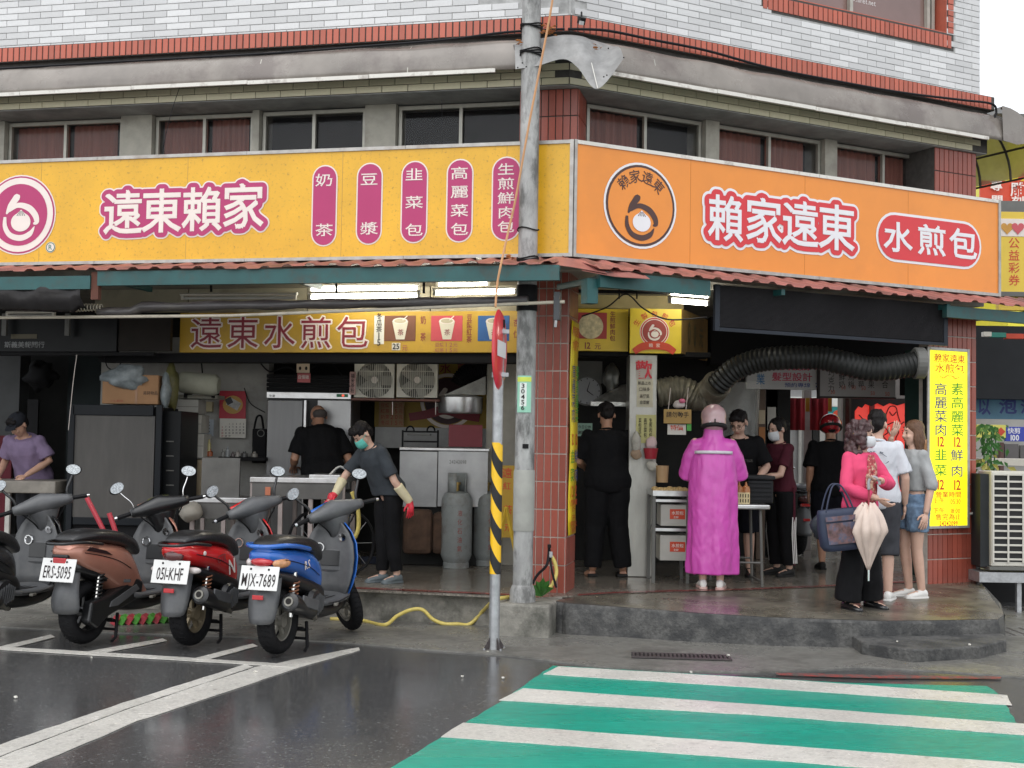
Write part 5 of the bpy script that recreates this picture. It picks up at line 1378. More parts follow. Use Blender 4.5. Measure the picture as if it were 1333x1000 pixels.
# tables, steel panel and things behind the scooters
for i, (q, Y, l_) in enumerate((((262, 596, 312, 648), 12.3, 'dull steel panel standing left of the tables'),)):
    one('upright_sheet', l_, 'metal sheet', q, Y, .03, M('dull steel', (.11, .107, .1), rough=.4, metal=.5, var=.25), bev=.004)
def table(px, Y, dep, l_, legs):
    t = holder('work_table', l_, 'table', px, Y, floor=True)
    e = R4(px, Y, dep); MB().box(e[0], e[1], Y, Y + dep, e[5] - .05, e[5]).build('top', MATS['stainless steel'], t, bev=.006)
    MB().box(e[0] + .02, e[1] - .02, Y + .02, Y + .04, e[5] - .2, e[5] - .052).build('apron', MATS['dull steel'], t)
    for lx in legs:
        x = e[0] + (e[1] - e[0]) * lx
        for yy in (Y + .03, Y + dep - .06): MB().box(x, x + .04, yy, yy + .04, .278, e[5] - .052).build('leg', M('painted leg', (.32, .27, .25), rough=.5, var=.2), t)
    return t
table((325, 622, 448, 640), 12.0, .9, 'long steel work table behind the scooters', (.0, .3, .62, .96))
table((245, 648, 330, 655), 12.2, .5, 'low steel table behind the red scooter', (.02, .5, .95))
tk = holder('steel_tray', 'deep steel tray standing on the long work table', 'tray', (357, 626, 441, 648), 11.9)
pb_(tk, 'body', (357, 624, 400, 640), 12.05, .4, MATS['dull steel'], bev=.008); pb_(tk, 'lid', (402, 618, 443, 628), 12.05, .4, MATS['stainless steel'], bev=.008)
lump('feed_sack', 'pale printed sack lying behind the red scooter', 'sack', (228, 655, 258, 680), 12.0, .3, M('pale sack', (.3, .28, .24), rough=.8, var=.3), 21, .25)
one('small_notice', 'small orange notice card on the work table', 'notice', (345, 634, 352, 645), 11.95, .01, M('orange card', (.5, .16, .08)))
sw_ = thing('bicycle', 'old bicycle with yellow tubing parked behind the blue scooter', 'bicycle', W, at(440, 740, 12.2))
for px, py, r in ((456, 672, .30), (408, 676, .3)):
    c = at(px, py, 12.25); c.z = .58
    MB().tube([c + V((r * cos(t) * .72, r * cos(t) * .4, r * sin(t))) for t in [2 * pi * k / 24 for k in range(24)]], .016, 6, closed=True).build('wheel', black, sw_); 
    for k in range(8): t = k * pi / 4; MB().tube([c, c + V((r * cos(t) * .72, r * cos(t) * .4, r * sin(t)))], .003, 4).build('spoke', galv, sw_)
MB().tube(spline([at(436, 613, 12.2), at(428, 620, 12.1), at(441, 608, 12.2), at(452, 612, 12.2)], 5), .012, 6).build('handlebar', galv, sw_); MB().tube([at(454, 604, 12.2), at(446, 625, 12.2), at(430, 680, 12.2)], .015, 6).build('frame_tube', galv, sw_); MB().tube([at(456, 672, 12.2), at(430, 650, 12.2), at(408, 676, 12.2)], .015, 6).build('frame_tube', blackm, sw_)
MB().tube(spline([at(458, 640, 12.0), at(466, 665, 12.0), at(466, 690, 12.0), at(458, 705, 12.0)], 6), .02, 8).build('hose_coil', MATS['yellow hose'], label='short loop of yellow hose hanging beside the bicycle', cat='hose', smooth=True)
# red barrier bars behind the brown scooter
for i, (a, b, l_) in enumerate((((113, 648), (137, 695), 'long red metal bar leaning behind the brown scooter'), ((142, 668), (152, 697), 'short red metal bar behind the brown scooter seat'))):
    m = MB().tube([at(*a, 11.2), at(*b, 11.2)], .022, 8); m.build('red_bar', M('red barrier', (.5, .05, .07), rough=.4), label=l_, cat='bar')
sf = thing('striped_barrier', 'red and green striped barrier foot lying under the brown scooter', 'barrier', W, at(180, 805, 10.9))
for k in range(8):
    a = G(152 + 9 * k, 812 - k * .4, .02); MB().obox(a + V((0, 0, .03)), (.052, .12, .07), 0, 0, .5).build('stripe', M('barrier green', (.1, .4, .05)) if k % 2 else MATS['red barrier'], sf)

# ================================================================ the right half of the shop
gy = M('bright yellow board', (.72, .5, .03), rough=.4, var=.08, dirt=.25, dcol=(.45, .3, .05))
bo = holder('menu_board', 'yellow board with a picture of a bun priced at twelve', 'sign', (750, 402, 819, 457), 12.6)
pb_(bo, 'panel', (735, 402, 818, 457), 12.6, .06, gy); pb_(bo, 'picture', (752, 407, 790, 441), 12.593, .006, M('picture red', (.42, .05, .05)))
x, z = W.px(769, 425, 12.59); o = disc(x, z, .125, 12.588, 24); o.build('bun_print', M('bun cream', (.62, .53, .33), var=.45, vs=22), bo)
txt(bo, '12元', 770, 451, 7, 9, 12.6, maroon) if False else (txt(bo, '12', 765, 450, 7.5, 8, 12.6, maroon, bold=.01), txt(bo, '元', 778, 451, 8, 8, 12.6, maroon))
txt(bo, '生煎鮮肉包', 797.5, 425, 7, 7.4, 12.6, maroon, vert=True)
eb = holder('emblem_board', 'yellow board with a red bun emblem and ribbon', 'sign', (820, 402, 887, 460), 12.45)
pb_(eb, 'panel', (820, 402, 887, 460), 12.45, .06, M('fresh yellow board', (.78, .58, .03), rough=.4, var=.06)); x, z = W.px(852, 432, 12.44)
disc(x, z, .145, 12.444).build('emblem_rim', creamw, eb); disc(x, z, .138, 12.442, ring=.012).build('emblem_ring', redp, eb); disc(x, z, .118, 12.44).build('emblem_field', M('brick print', (.35, .05, .04)), eb); bun_logo(eb, x, z + .005, .085, 12.436, creamw, creamw, maroon)
put([(c_, x + cos(rad(150 - 30 * i)) * .2, z + sin(rad(150 - 30 * i)) * .175, .06, .06, .01, rad(60 - 30 * i)) for i, c_ in enumerate('生製包煎包')], 12.444).build('lettering', redp, eb)
ribbon([(x - .2, z - .2), (x - .12, z - .15), (x, z - .135), (x + .12, z - .15), (x + .2, z - .2)], [.06, .075, .08, .075, .06], 12.434).build('ribbon', redp, eb); put(line('賴家', x - .07, x + .07, z - .136, .04, .04, .0), 12.43).build('lettering', creamw, eb)
wd_ = thing('side_board', 'brown stained side board with faded digits, turned away', 'sign', W, at(905, 445, 12.6))
p0, p1 = at(888, 430, 12.5), at(921, 445, 13.6)
wa = math.atan2(p1.y - p0.y, p1.x - p0.x); WF = Fr((p0.x, p0.y), wa); L = (V((p1.x, p1.y)) - V((p0.x, p0.y))).length
zt, zb = at(888, 402, 12.5).z, at(888, 460, 12.5).z
MB().box(0, L, 0, .04, zb, zt).tf(WF.m).build('panel', M('stained yellow wood', (.3, .18, .05), rough=.6, var=.3, vs=4, dirt=.6, dcol=(.12, .07, .03)), wd_)
put([('0', .3, (zt + zb) / 2, .16, .22, .03), ('0', .55, (zt + zb) / 2, .16, .22, .03), ('元', .85, (zt + zb) / 2, .18, .2, .03)], -.004).tf(WF.m).build('lettering', M('faded print', (.12, .1, .04)), wd_)
one('upper_wall_panel', 'yellowish upper wall panel behind the emblem board', 'wall', (752, 362, 890, 402), 12.75, .05, M('yellowish panel', (.45, .36, .16), rough=.6, var=.15, dirt=.3), bev=0)
one('ceiling_beam', 'dark beam below the bun price boards', 'beam', (745, 457.5, 925, 464), 12.65, .3, blackm)
cable([at(757, 412, 12.2), at(790, 400, 12.2), at(815, 383, 12.2), at(838, 402, 12.2), at(870, 416, 12.2), at(920, 413, 12.2)], .008, 'black cable drooping in front of the emblem board')
MB().tube([at(750, 379, 11.6), at(868, 381, 11.8)], .018, 6).build('hanging_rail', blackm, label='thin black rail above the emblem board', cat='rail')
for px in (806, 829): MB().tube([at(px, 366, 11.7), at(px, 389, 11.7)], .008, 5).build('hanger_rod', blackm, label='thin rod hanging above the %s of the emblem board' % ('left' if px < 815 else 'middle'), cat='rod')
# dark back wall with clock and hood
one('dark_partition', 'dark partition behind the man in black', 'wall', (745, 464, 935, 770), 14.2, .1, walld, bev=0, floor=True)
ck = holder('wall_clock', 'round white wall clock in the dark behind the man in black', 'clock', (745, 494, 778, 522), 13.9)
x, z = W.px(764, 509, 13.9); disc(x, z, .15, 13.88).build('face', M('clock face', (.36, .37, .38)), ck); disc(x, z, .165, 13.875, ring=.02).build('rim', MATS['bracket grey'], ck); ribbon([(x, z), (x + .07, z - .05)], [.012, .006], 13.87, 3).build('hand', ink, ck); ribbon([(x, z), (x + .03, z + .1)], [.01, .005], 13.869, 3).build('hand', ink, ck)
for k in range(12): ribbon([(x + .125 * cos(k * pi / 6), z + .125 * sin(k * pi / 6)), (x + .14 * cos(k * pi / 6), z + .14 * sin(k * pi / 6))], [.01, .01], 13.872, 2).build('hour_mark', ink, ck)
one('grey_board', 'pale grey board high in the dark behind the corner column', 'board', (742, 470, 784, 499), 14.0, .03, M('dim grey board', (.16, .16, .15)))
foil = M('crumpled foil', (.55, .54, .5), rough=.28, metal=.75, var=.4, vs=14, bump=.8, bs=25)
fh = thing('range_hood', 'foil wrapped range hood above the man in black', 'hood', W, at(795, 515, 13.3))
a = [at(769, 527, 13.1), at(816, 527, 13.1), at(816, 500, 13.3), at(798, 508, 13.3)]
MB().add([*a, *[p + V((0, .6, .02)) for p in a]], [(0, 1, 2, 3), (7, 6, 5, 4), (0, 4, 5, 1), (1, 5, 6, 2), (2, 6, 7, 3), (3, 7, 4, 0)]).build('canopy', foil, fh)
pb_(fh, 'apron', (769, 523, 817, 529), 13.05, .05, foil)
lump('foil_duct', 'crumpled silver duct rising behind the stainless post', 'duct', (786, 472, 806, 512), 13.4, .25, MATS['dull hood metal'], 8, .3)
# stainless post with papers
sp_ = thing('steel_post', 'stainless clad post between the two kitchen openings', 'post', W, at(835, 760, 12.5))
e = R4((818, 462, 854, 770), 12.5, .35); e = (*e[:4], .278, e[5]); MB().box(*e).build('cladding', M('brushed post', (.36, .35, .32), rough=.38, metal=.6, var=.2, stretch=(1, 1, .3), vs=6, dirt=.4), sp_, bev=.006)
def card_(name, l_, cat, px, Y, mat, items=(), d=.006):
    t = holder(name, l_, cat, px, Y); pb_(t, 'sheet', px, Y, d, mat, bev=0)
    for it in items: txt(t, it[0], it[1], it[2], it[3], it[4], Y - .002, it[5], vert=len(it) > 6 and it[6], bold=it[7] if len(it) > 7 else .008)
    return t
card_('red_character', 'large red welcome character pasted on the stainless post', 'notice', (828, 469, 849, 494), 12.494, M('pinkish backing', (.45, .4, .36)), [('歡', 838, 482, 21, 23, M('bright red print', (.6, .03, .05)), False, .02)])
card_('notice', 'cream handwritten notice under the red welcome character', 'notice', (829, 494, 850, 530), 12.493, M('cream paper', (.52, .48, .36)), [('新品上市', 839, 499, 4, 4.5, ink), ('口味多', 839, 507, 4.5, 5, ink), ('高麗菜', 839, 516, 4, 5, ink), ('韭菜鮮', 839, 524, 4, 5, ink)])
card_('notice', 'yellow ruled list under the cream notice on the post', 'notice', (828, 540, 854, 577), 12.49, M('yellow list', (.55, .52, .22)), [('菜包豆漿', 833, 557, 4, 6, ink, True), ('高麗菜包', 840, 557, 4, 6, ink, True), ('生煎肉包', 847, 557, 4, 6, ink, True)])
card_('notice', 'small pale green notice behind the man in black', 'notice', (752, 551, 771, 568), 13.6, M('pale green notice', (.32, .5, .4)), [('今日公休', 761, 556, 4, 4.5, ink), ('謝謝光臨', 761, 563, 4, 4.5, ink)])
cs = holder('caution_board', 'brown cardboard sign with four black characters hanging by the duct', 'sign', (864, 532, 900, 552), 12.2)
pb_(cs, 'board', (864, 533, 900, 551.5), 12.2, .015, M('tan card', (.4, .26, .09), rough=.8, var=.15)); txt(cs, '請勿動手', 882, 540, 7, 7.5, 12.2, ink)
for px in (870, 893): MB().tube([at(px, 533, 12.21), at(px + 3, 505, 12.25)], .003, 4).build('string', creamw, cs)
lump('soft_toy', 'small white and pink plush sitting on the cardboard sign', 'toy', (876, 521, 893, 533), 12.2, .1, M('plush white', (.55, .5, .48), rough=.9, var=.1), 4, .35)
lump('pink_bow', 'pink bow beside the white plush toy', 'bow', (884, 519, 893, 525), 12.17, .05, M('bow pink', (.6, .15, .25)), 2, .3)
card_('notice', 'white flyer with red pattern under the cardboard sign', 'notice', (869, 552.5, 893, 566), 12.25, paper, [('特價', 881, 557, 8, 7, redp)])
one('green_card', 'small green card right of the white flyer', 'card', (894, 552, 900, 561), 12.24, .006, M('card green', (.1, .45, .08)))
# utensils pot group on the post
bk = holder('red_basket', 'small red plastic basket fixed to the stainless post', 'basket', (840, 584, 857, 597), 12.3)
c = at(847, 597, 12.38); MB().lathe([(.0, 0), (.05, 0), (.068, .1), (.073, .1), (.055, -.004), (0, -.004)], c, 16).build('bowl', M('basket red', (.35, .02, .035), rough=.4), bk, smooth='auto')
lump('tissue', 'white tissue bundle in the small red basket', 'tissue', (840, 570, 855, 587), 12.36, .08, M('tissue pink', (.6, .45, .45), rough=.9), 6, .4)
for i, (px, py, w, h, c_, l_) in enumerate(((829, 575, 12, 27, (.42, .4, .35), 'pale plastic bag of spoons on the post'), (829, 592, 15, 14, (.35, .25, .17), 'tan paper bag on the post'), (849, 606, 15, 14, (.5, .48, .42), 'white paper bag hanging by the food tray'))):
    lump('paper_bag', l_, 'bag', (px - w / 2, py - h / 2, px + w / 2, py + h / 2), 12.33, .08, M('bagmat%d' % i, c_, rough=.7, var=.3, vs=14), 30 + i, .3)
MB().lathe([(0, 0), (.055, 0), (.062, .16), (.05, .16), (0, .02)], at(862, 628, 12.2), 16).build('sauce_tub', M('tan tub', (.45, .29, .15), rough=.5), smooth='auto', label='tan sauce tub behind the tray of buns', cat='tub')
one('white_pipe', 'white drain pipe standing beside the stainless post', 'pipe', (815, 614, 823, 745), 12.6, .09, M('pipe white', (.42, .4, .38), rough=.5), floor=True)
# tray of buns on its trolley with boxes
tr = holder('food_trolley', 'steel trolley carrying a tray, two shelves deep', 'trolley', (846, 640, 895, 755), 11.95, floor=True)
e = R4((850, 636, 900, 646), 11.95, .5)
MB().box(e[0], e[1], 11.95, 12.45, e[4], e[4] + .012).build('tray', MATS['stainless steel'], tr)
for q in ((e[0], e[1], 11.95, 11.96), (e[0], e[0] + .01, 11.962, 12.45), (e[1] - .01, e[1], 11.962, 12.45)): MB().box(*q, e[4] + .012, e[4] + .05).build('tray_rim', MATS['stainless steel'], tr)
for lx in (e[0] + .0, e[1] - .04):
    for yy in (11.97, 12.4): MB().box(lx, lx + .03, yy, yy + .03, .278, e[4] - .002).build('leg', MATS['bracket grey'], tr)
for py in (652, 690): pb_(tr, 'shelf', (852, py - 2, 898, py + 2), 12.0, .4, MATS['stainless steel'])
bun = M('fried bun', (.55, .38, .17), rough=.5, var=.35, vs=30)
r_ = random.Random(3)
for i in range(14):
    x = e[0] + .04 + (e[1] - e[0] - .08) * ((i % 7) / 6); y = 12.02 + .12 * (i // 7)
    MB().ell((x, y, e[4] + .045 + r_.uniform(0, .014)), (.036, .036, .028), None, 10, 7).build('steamed_bun', bun, smooth=True, label='golden pan fried bun heaped in the steel tray', cat='bun', group='fried buns in the tray')
for i, (q, l_) in enumerate((((860, 657, 899, 685), 'white carton with red label on the upper trolley shelf'), ((859, 697, 899, 730), 'white carton with red label on the lower trolley shelf'))):
    c_ = holder('carton', l_, 'carton', q, 12.05, group='cartons on the trolley'); pb_(c_, 'body', q, 12.05, .33, MATS['white carton'], bev=.006)
    y_ = (q[1] + q[3]) / 2; pb_(c_, 'label_print', (872, y_ - 8, 892, y_ + 5), 12.047, .004, redp); txt(c_, '水煎包', 882, y_ - 3, 5, 5, 12.045, creamw); txt(c_, '生鮮', 880, y_ + 2.5, 3, 3, 12.045, creamw)
tc = G(828, 737, .278); tc.y += .15
t = thing('trash_bin', 'stainless bin topped with a pink bag beside the man in black', 'bin', W, (tc.x, tc.y, .278)); r = .11
MB().lathe([(0, 0), (r, 0), (r, .37), (0, .37)], (tc.x, tc.y, .278), 24).build('drum', MATS['stainless steel'], t, smooth='auto'); m = MB().lathe([(r + .004, .33), (r + .012, .37), (r, .41), (r * .6, .4), (0, .37)], (tc.x, tc.y, .278), 24)
for q in m.v: q += V((0, 0, .012 * noise.noise(q * 30)))
m.build('liner_bag', M('pink liner', (.45, .22, .25), rough=.4, var=.3), t, smooth=True)
# flexible duct
dk = M('black duct', (.016, .017, .016), rough=.42, var=.2, spec=.3); dg = M('greasy silver duct', (.2, .185, .14), rough=.4, metal=.5, var=.4, vs=12, dirt=.5, dcol=(.06, .05, .035))
def flex(name, l_, pix, Y, r, mat, n=10):
    pts = spline([at(x, y, Y if not isinstance(Y, list) else Y[i]) for i, (x, y) in enumerate(pix)], n)
    # even out the spacing, then alternate the radius for the corrugation
    d = [0]
    for a, b in zip(pts, pts[1:]): d.append(d[-1] + (b - a).length)
    k = int(d[-1] / .022); Q = []
    for i in range(k + 1):
        s_ = d[-1] * i / k; j = max(0, min(len(d) - 2, int(np.searchsorted(d, s_)) - 1)); Q.append(pts[j].lerp(pts[j + 1], (s_ - d[j]) / max(d[j + 1] - d[j], 1e-6)))
    return MB().tube(Q, [r if i % 2 else r * .9 for i in range(len(Q))], 20).build(name, mat, label=l_, cat='duct', smooth='auto')
flex('flexible_duct', 'thick black corrugated duct running under the screen', [(932, 503), (955, 482), (985, 470), (1020, 466), (1065, 466), (1095, 472), (1130, 480), (1160, 479), (1195, 473)], [12.3, 12.2, 12.1, 12.0, 11.95, 11.9, 11.9, 11.9, 11.95], .118, dk)
flex('flexible_duct', 'short greasy silver duct bending above the cardboard sign', [(855, 512), (885, 508), (910, 518), (925, 510), (934, 500)], [12.6, 12.6, 12.6, 12.55, 12.35], .145, dg)
MB().lathe([(.14, -.05), (.15, -.04), (.15, .04), (.14, .05), (.1, .05), (.1, -.05)], at(1196, 473, 11.95), 24, Matrix.Rotation(rad(90), 3, 'Y')).build('duct_collar', MATS['bracket grey'], label='metal collar ending the black corrugated duct', cat='collar')
# clear plastic sheet
cl_ = M('clear sheeting', (.5, .5, .47), rough=.18, var=.1, alpha=.35, bump=.4, bs=6)
a, b, c, d = at(925, 500, 12.9), at(990, 496, 12.9), at(985, 600, 12.9), at(930, 610, 12.9)
N = 14; vs = []
for i in range(N):
    for j in range(N):
        u, v = i / (N - 1), j / (N - 1); p = a.lerp(b, u).lerp(d.lerp(c, u), v); p.y += .05 * noise.noise(V((u * 5, v * 1.5, 2))); vs.append(p)
MB().add(vs, [(i * N + j, (i + 1) * N + j, (i + 1) * N + j + 1, i * N + j + 1) for i in range(N - 1) for j in range(N - 1)]).build('clear_curtain', cl_, smooth=True, label='clear plastic sheet hanging behind the man with glasses', cat='plastic sheet')
# serving table
st_ = holder('serving_table', 'steel folding table in front of the two vendors', 'table', (945, 656, 1003, 755), 11.7, floor=True)
e = R4((935, 657, 1003, 664), 11.72, .6); MB().box(e[0], e[1], 11.72, 12.35, e[5] - .045, e[5]).build('top', MATS['stainless steel'], st_, bev=.012)
for yy in (11.78, 12.28):
    MB().tube([(e[1] - .08, yy, e[5] - .05), (e[1] - .06, yy, .28)], .014, 8).build('leg', MATS['bracket grey'], st_); MB().tube([(e[0] + .04, yy, e[5] - .05), (e[0] + .02, yy, .28)], .014, 8).build('leg', MATS['bracket grey'], st_)
for yy in (11.78, 12.28): MB().tube([(e[0] + .03, yy, .5), (e[1] - .07, yy, .5)], .01, 6).build('stretcher', MATS['bracket grey'], st_)
MB().tube([(e[1] - .06, 11.78, .32), (e[1] - .06, 12.28, .32)], .012, 6).build('stretcher', MATS['bracket grey'], st_)
ztop = e[5]
kb = holder('plastic_basket', 'cream slotted plastic basket holding two sauce bottles', 'basket', (955, 643, 977, 659), 11.75)
e = R4((955, 643, 976, 658), 11.76, .16); e = (*e[:4], ztop + .002, ztop + .1); bkm = M('cream plastic', (.66, .56, .3), rough=.45)
for nm, q in (('front', (e[0], e[1], 11.76, 11.765)), ('back', (e[0], e[1], 11.915, 11.92)), ('side', (e[0], e[0] + .005, 11.767, 11.913)), ('side', (e[1] - .005, e[1], 11.767, 11.913))): MB().box(*q, ztop + .002, ztop + .11).build(nm, bkm, kb)
for r in range(2):
    for k in range(6): x = e[0] + .014 + (e[1] - e[0] - .028) * k / 5; MB().box(x - .004, x + .004, 11.757, 11.7595, ztop + .018 + .046 * r, ztop + .05 + .046 * r).build('slot', dark, kb)
sa = M('orange sauce', (.48, .2, .075), rough=.35)
for i, px in enumerate((962, 971)):
    p = at(px, 650, 11.84); MB().lathe([(0, 0), (.036, 0), (.038, .02), (.038, .13), (.03, .155), (.014, .165), (.006, .2), (0, .2)], (p.x, 11.84, ztop + .006), 16).build('sauce_bottle', sa, smooth='auto', label='orange sauce squeeze bottle at the %s of the cream basket' % ('left' if i == 0 else 'right'), cat='bottle')
co = holder('cooler_box', 'dark grey ribbed food box beside the cream basket', 'box', (972, 620, 1010, 656), 11.9)
e = R4((973, 625, 1007, 656), 11.95, .4); e = (*e[:4], ztop + .002, e[5]); MB().box(*e).build('body', M('box grey', (.022, .023, .025), rough=.55), co, bev=.015); MB().box(e[0] - .015, e[1] + .015, 11.93, 12.37, e[5] + .002, e[5] + .04).build('lid', MATS['box grey'], co, bev=.012)
for k in range(5): MB().box(e[0] + .02, e[1] - .02, 11.938, 11.9495, e[4] + .03 + .04 * k, e[4] + .045 + .04 * k).build('rib', MATS['box grey'], co)
# signs over the passage
hs_ = holder('salon_sign', 'white hair salon sign behind the black duct', 'sign', (975, 474, 1066, 508), 13.6)
pb_(hs_, 'panel', (972, 472, 1066, 507), 13.6, .06, M('sign white', (.5, .5, .5), rough=.5, var=.08)); txt(hs_, '髮型設計', 1031, 491, 12.5, 11, 13.6, M('salon red', (.5, .05, .1)), bold=.015); txt(hs_, '出奇髮廊', 1031, 478, 12, 9, 13.6, MATS['salon red'], bold=.015); txt(hs_, '預約專線2', 1040, 501.5, 7, 5.5, 13.6, navy) if False else txt(hs_, '預約專線', 1038, 501.5, 8, 5.8, 13.6, navy); txt(hs_, '2', 1063, 501.5, 5, 5.5, 13.6, navy); txt(hs_, '業', 990, 494, 11, 14, 13.6, M('salon blue', (.03, .15, .35)))
pm_ = holder('price_board', 'grey price board with black brushed dishes and fifties', 'sign', (1067, 476, 1166, 519), 13.5)
pb_(pm_, 'panel', (1067, 474, 1166, 518), 13.5, .05, M('board grey', (.3, .285, .28), rough=.5, var=.1)); pb_(pm_, 'rim', (1066, 516.5, 1167, 518.8), 13.48, .07, ink); pb_(pm_, 'rim', (1065, 474, 1067.6, 519), 13.48, .07, ink)
for s, px in (('巧克力', 1082), ('鮮奶', 1096), ('烏梅', 1108), ('紅莓', 1121), ('芒果', 1134), ('綜合', 1152)): txt(pm_, s, px, 496 - (len(s) - 2) * 0, 8, 9.5, 13.5, ink, vert=True, bold=.0)
for px, py in ((1084, 510.5), (1098, 504.5), (1111, 504.5), (1124, 505.5), (1136, 512), (1155, 513)): txt(pm_, '50', px, py, 4, 5, 13.5, MATS['red stamp'])
gl_ = M('street glow strip', (.7, .72, .7), rough=.5)
# hanging red banners, sunlit shop far behind, doorway frames
for i, (a, b, l_) in enumerate(((1026, 1048, 'dark red hanging cloth, left one over the passage'), (1055, 1078, 'dark red hanging cloth, right one over the passage'))):
    N = 10; x0, x1 = at(a, 540, 15.5).x, at(b, 540, 15.5).x; zt, zb = at(a, 518, 15.5).z, at(a, 560, 15.5).z
    o = MB().add([(x0 + (x1 - x0) * k / (N - 1), 15.5 + .03 * sin(k * 1.7), z) for z in (zb, zt) for k in range(N)], [(k, k + 1, N + k + 1, N + k) for k in range(N - 1)]).build('hanging_cloth', M('red cloth', (.28, .02, .03), rough=.9, var=.25, vs=3, stretch=(5, 1, .5)), label=l_, cat='cloth', smooth=True); q = o.modifiers.new('s', 'SOLIDIFY'); q.thickness = .006
for i, (a, b, l_) in enumerate(((1014, 1026, 'mustard hanging strip left of the red cloths'), (1049, 1054, 'mustard hanging strip between the red cloths'), (1078, 1083, 'mustard hanging strip right of the red cloths'))):
    one('hanging_strip', l_, 'cloth', (a, 518, b, 536), 15.6, .02, M('mustard cloth', (.4, .26, .03), rough=.9), bev=0)
fs = holder('far_shopfront', 'distant yellow and teal shopfront seen through the passage', 'shop', (1005, 512, 1110, 620), 21)
pb_(fs, 'wall', (990, 500, 1115, 720), 21.0, .2, M('far grey wall', (.3, .3, .3), var=.3, vs=2)); pb_(fs, 'teal_panel', (1060, 530, 1103, 551), 20.95, .04, M('far teal', (.02, .25, .24))); pb_(fs, 'yellow_band', (1008, 538, 1060, 551), 20.94, .04, M('far yellow', (.8, .6, .03))); pb_(fs, 'white_band', (1008, 517, 1103, 529), 20.95, .04, M('far white', (.75, .75, .7))); pb_(fs, 'yellow_band', (1008, 552, 1104, 554), 20.94, .04, M('far yellow', (0, 0, 0)))
x, z = W.px(1091, 541, 20.93); disc(x, z, .09, 20.93).build('round_mark', redp, fs)
for k in range(7): pb_(fs, 'shutter_slat', (1040 + 9 * k, 556, 1047 + 9 * k, 680), 20.9, .06, [wallw, MATS['dull steel'], walld][k % 3])
for i, (a, b, Y, m_, l_) in enumerate(((985, 996, 14.6, M('brown door frame', (.16, .11, .08), var=.3), 'brown door frame behind the woman in maroon'), (997, 1012, 15.0, M('glass door', (.33, .31, .26), rough=.2, var=.4, vs=5), 'glass door covered in papers behind the woman in maroon'), (1046, 1056, 16, M('grey post', (.25, .24, .23), var=.3), 'grey post standing in the passage'), (1100, 1115, 15.4, M('dark carved post', (.03, .022, .018), var=.3), 'dark carved post left of the red shrine'))):
    one('passage_frame', l_, 'post', (a, 505, b, 745), Y, .12, m_, floor=True)
for i, (q, m_, l_) in enumerate((((988, 534, 996, 552), M('cream flyer', (.6, .5, .35)), 'cream flyer on the brown door frame'), ((988, 556, 996, 580), M('orange flyer', (.5, .2, .06)), 'orange flyer on the brown door frame'), ((999, 530, 1010, 560), paper, 'white poster on the glass door'))):
    one('flyer', l_, 'flyer', q, 14.5 if i < 2 else 14.95, .01, m_, bev=0)
one('passage_dark_panel', 'dark panel added to darken the gap over the passage behind the black duct', 'lintel', (925, 415, 1240, 477), 13.85, .3, blackm, bev=0)  # added black panel, darkens the bright gap above the passage
rw = one('passage_wall', 'dim side wall of the passage beside the carved post', 'wall', (1095, 464, 1215, 770), 16.6, .2, M('passage wall', (.16, .15, .14), var=.3), bev=0, floor=True)
# red shrine
shr = M('shrine red', (.75, .05, .035), rough=.4, var=.12, vs=2, emit=.32); shb = M('shrine black', (.02, .012, .012), rough=.4)
sh = holder('shrine_screen', 'glowing red shrine screen with black line drawings and carved top', 'shrine', (1112, 518, 1194, 640), 15.0)
pb_(sh, 'panel', (1113, 525, 1132, 640), 15.02, .03, shr); pb_(sh, 'panel', (1139, 525, 1190, 640), 15.0, .03, shr); pb_(sh, 'post', (1132.5, 522, 1138.5, 640), 14.98, .06, M('shrine dark red', (.3, .02, .02))); pb_(sh, 'side_post', (1190.5, 515, 1197, 660), 14.95, .1, shb); pb_(sh, 'side_post', (1108, 515, 1112.6, 660), 14.95, .1, shb)
m = MB()
f2 = lambda px, py: W.px(px, py, 14.96)
top = [(1112, 519), (1112, 536), (1117, 529), (1122, 531), (1126, 526), (1134, 529), (1142, 525), (1150, 529), (1158, 525), (1168, 528), (1178, 525), (1184, 531), (1188, 529), (1191, 540), (1191, 519)]
m.prism([f2(*p) for p in top], 14.95, 14.97).build('carved_top', shb, sh)
def dr(P, w=.012): ribbon([W.px(x, y, 14.99) for x, y in P], [w, w], 14.99, 4).build('drawing', shb, sh)
for P in ([(1150, 549), (1153, 541), (1158, 530), (1166, 530), (1169, 541), (1172, 550)], [(1147, 550), (1155, 553), (1163, 550), (1171, 553), (1177, 549)], [(1158, 536), (1162, 541), (1167, 536)], [(1143, 535), (1147, 533), (1149, 540), (1145, 546), (1149, 552)], [(1178, 533), (1183, 536), (1178, 541), (1184, 545)], [(1146, 560), (1152, 557), (1156, 563), (1150, 568), (1155, 575), (1149, 580)], [(1162, 558), (1170, 562), (1166, 572), (1172, 580)], [(1176, 556), (1184, 560), (1178, 568), (1185, 575)], [(1143, 575), (1150, 585), (1160, 582), (1170, 588), (1182, 582)], [(1118, 540), (1124, 548), (1119, 556), (1126, 566)]): dr(P)
txt(sh, '御', 1183, 543, 7, 8, 14.99, shb); txt(sh, '慈', 1145, 541, 7, 8, 14.99, shb)
one('teal_pipe', 'dark teal column between the passage and the lit price box', 'column', (1196, 455, 1207, 760), .45, .2, M('dark teal', (.018, .05, .045), rough=.5, var=.2), B, floor=True)
one('meter_box', 'dark meter box with white taps by the teal column', 'box', (1180, 486, 1196, 515), .7, .1, blackm, B)
for k in range(3): one('valve_knob', 'white valve knob on the meter box, %s one' % ('top', 'middle', 'lowest')[k], 'valve', (1184 + 4 * k, 490 + 6 * k, 1187 + 4 * k, 495 + 6 * k), .66, .03, creamw, B, group='valve knobs on the meter box')
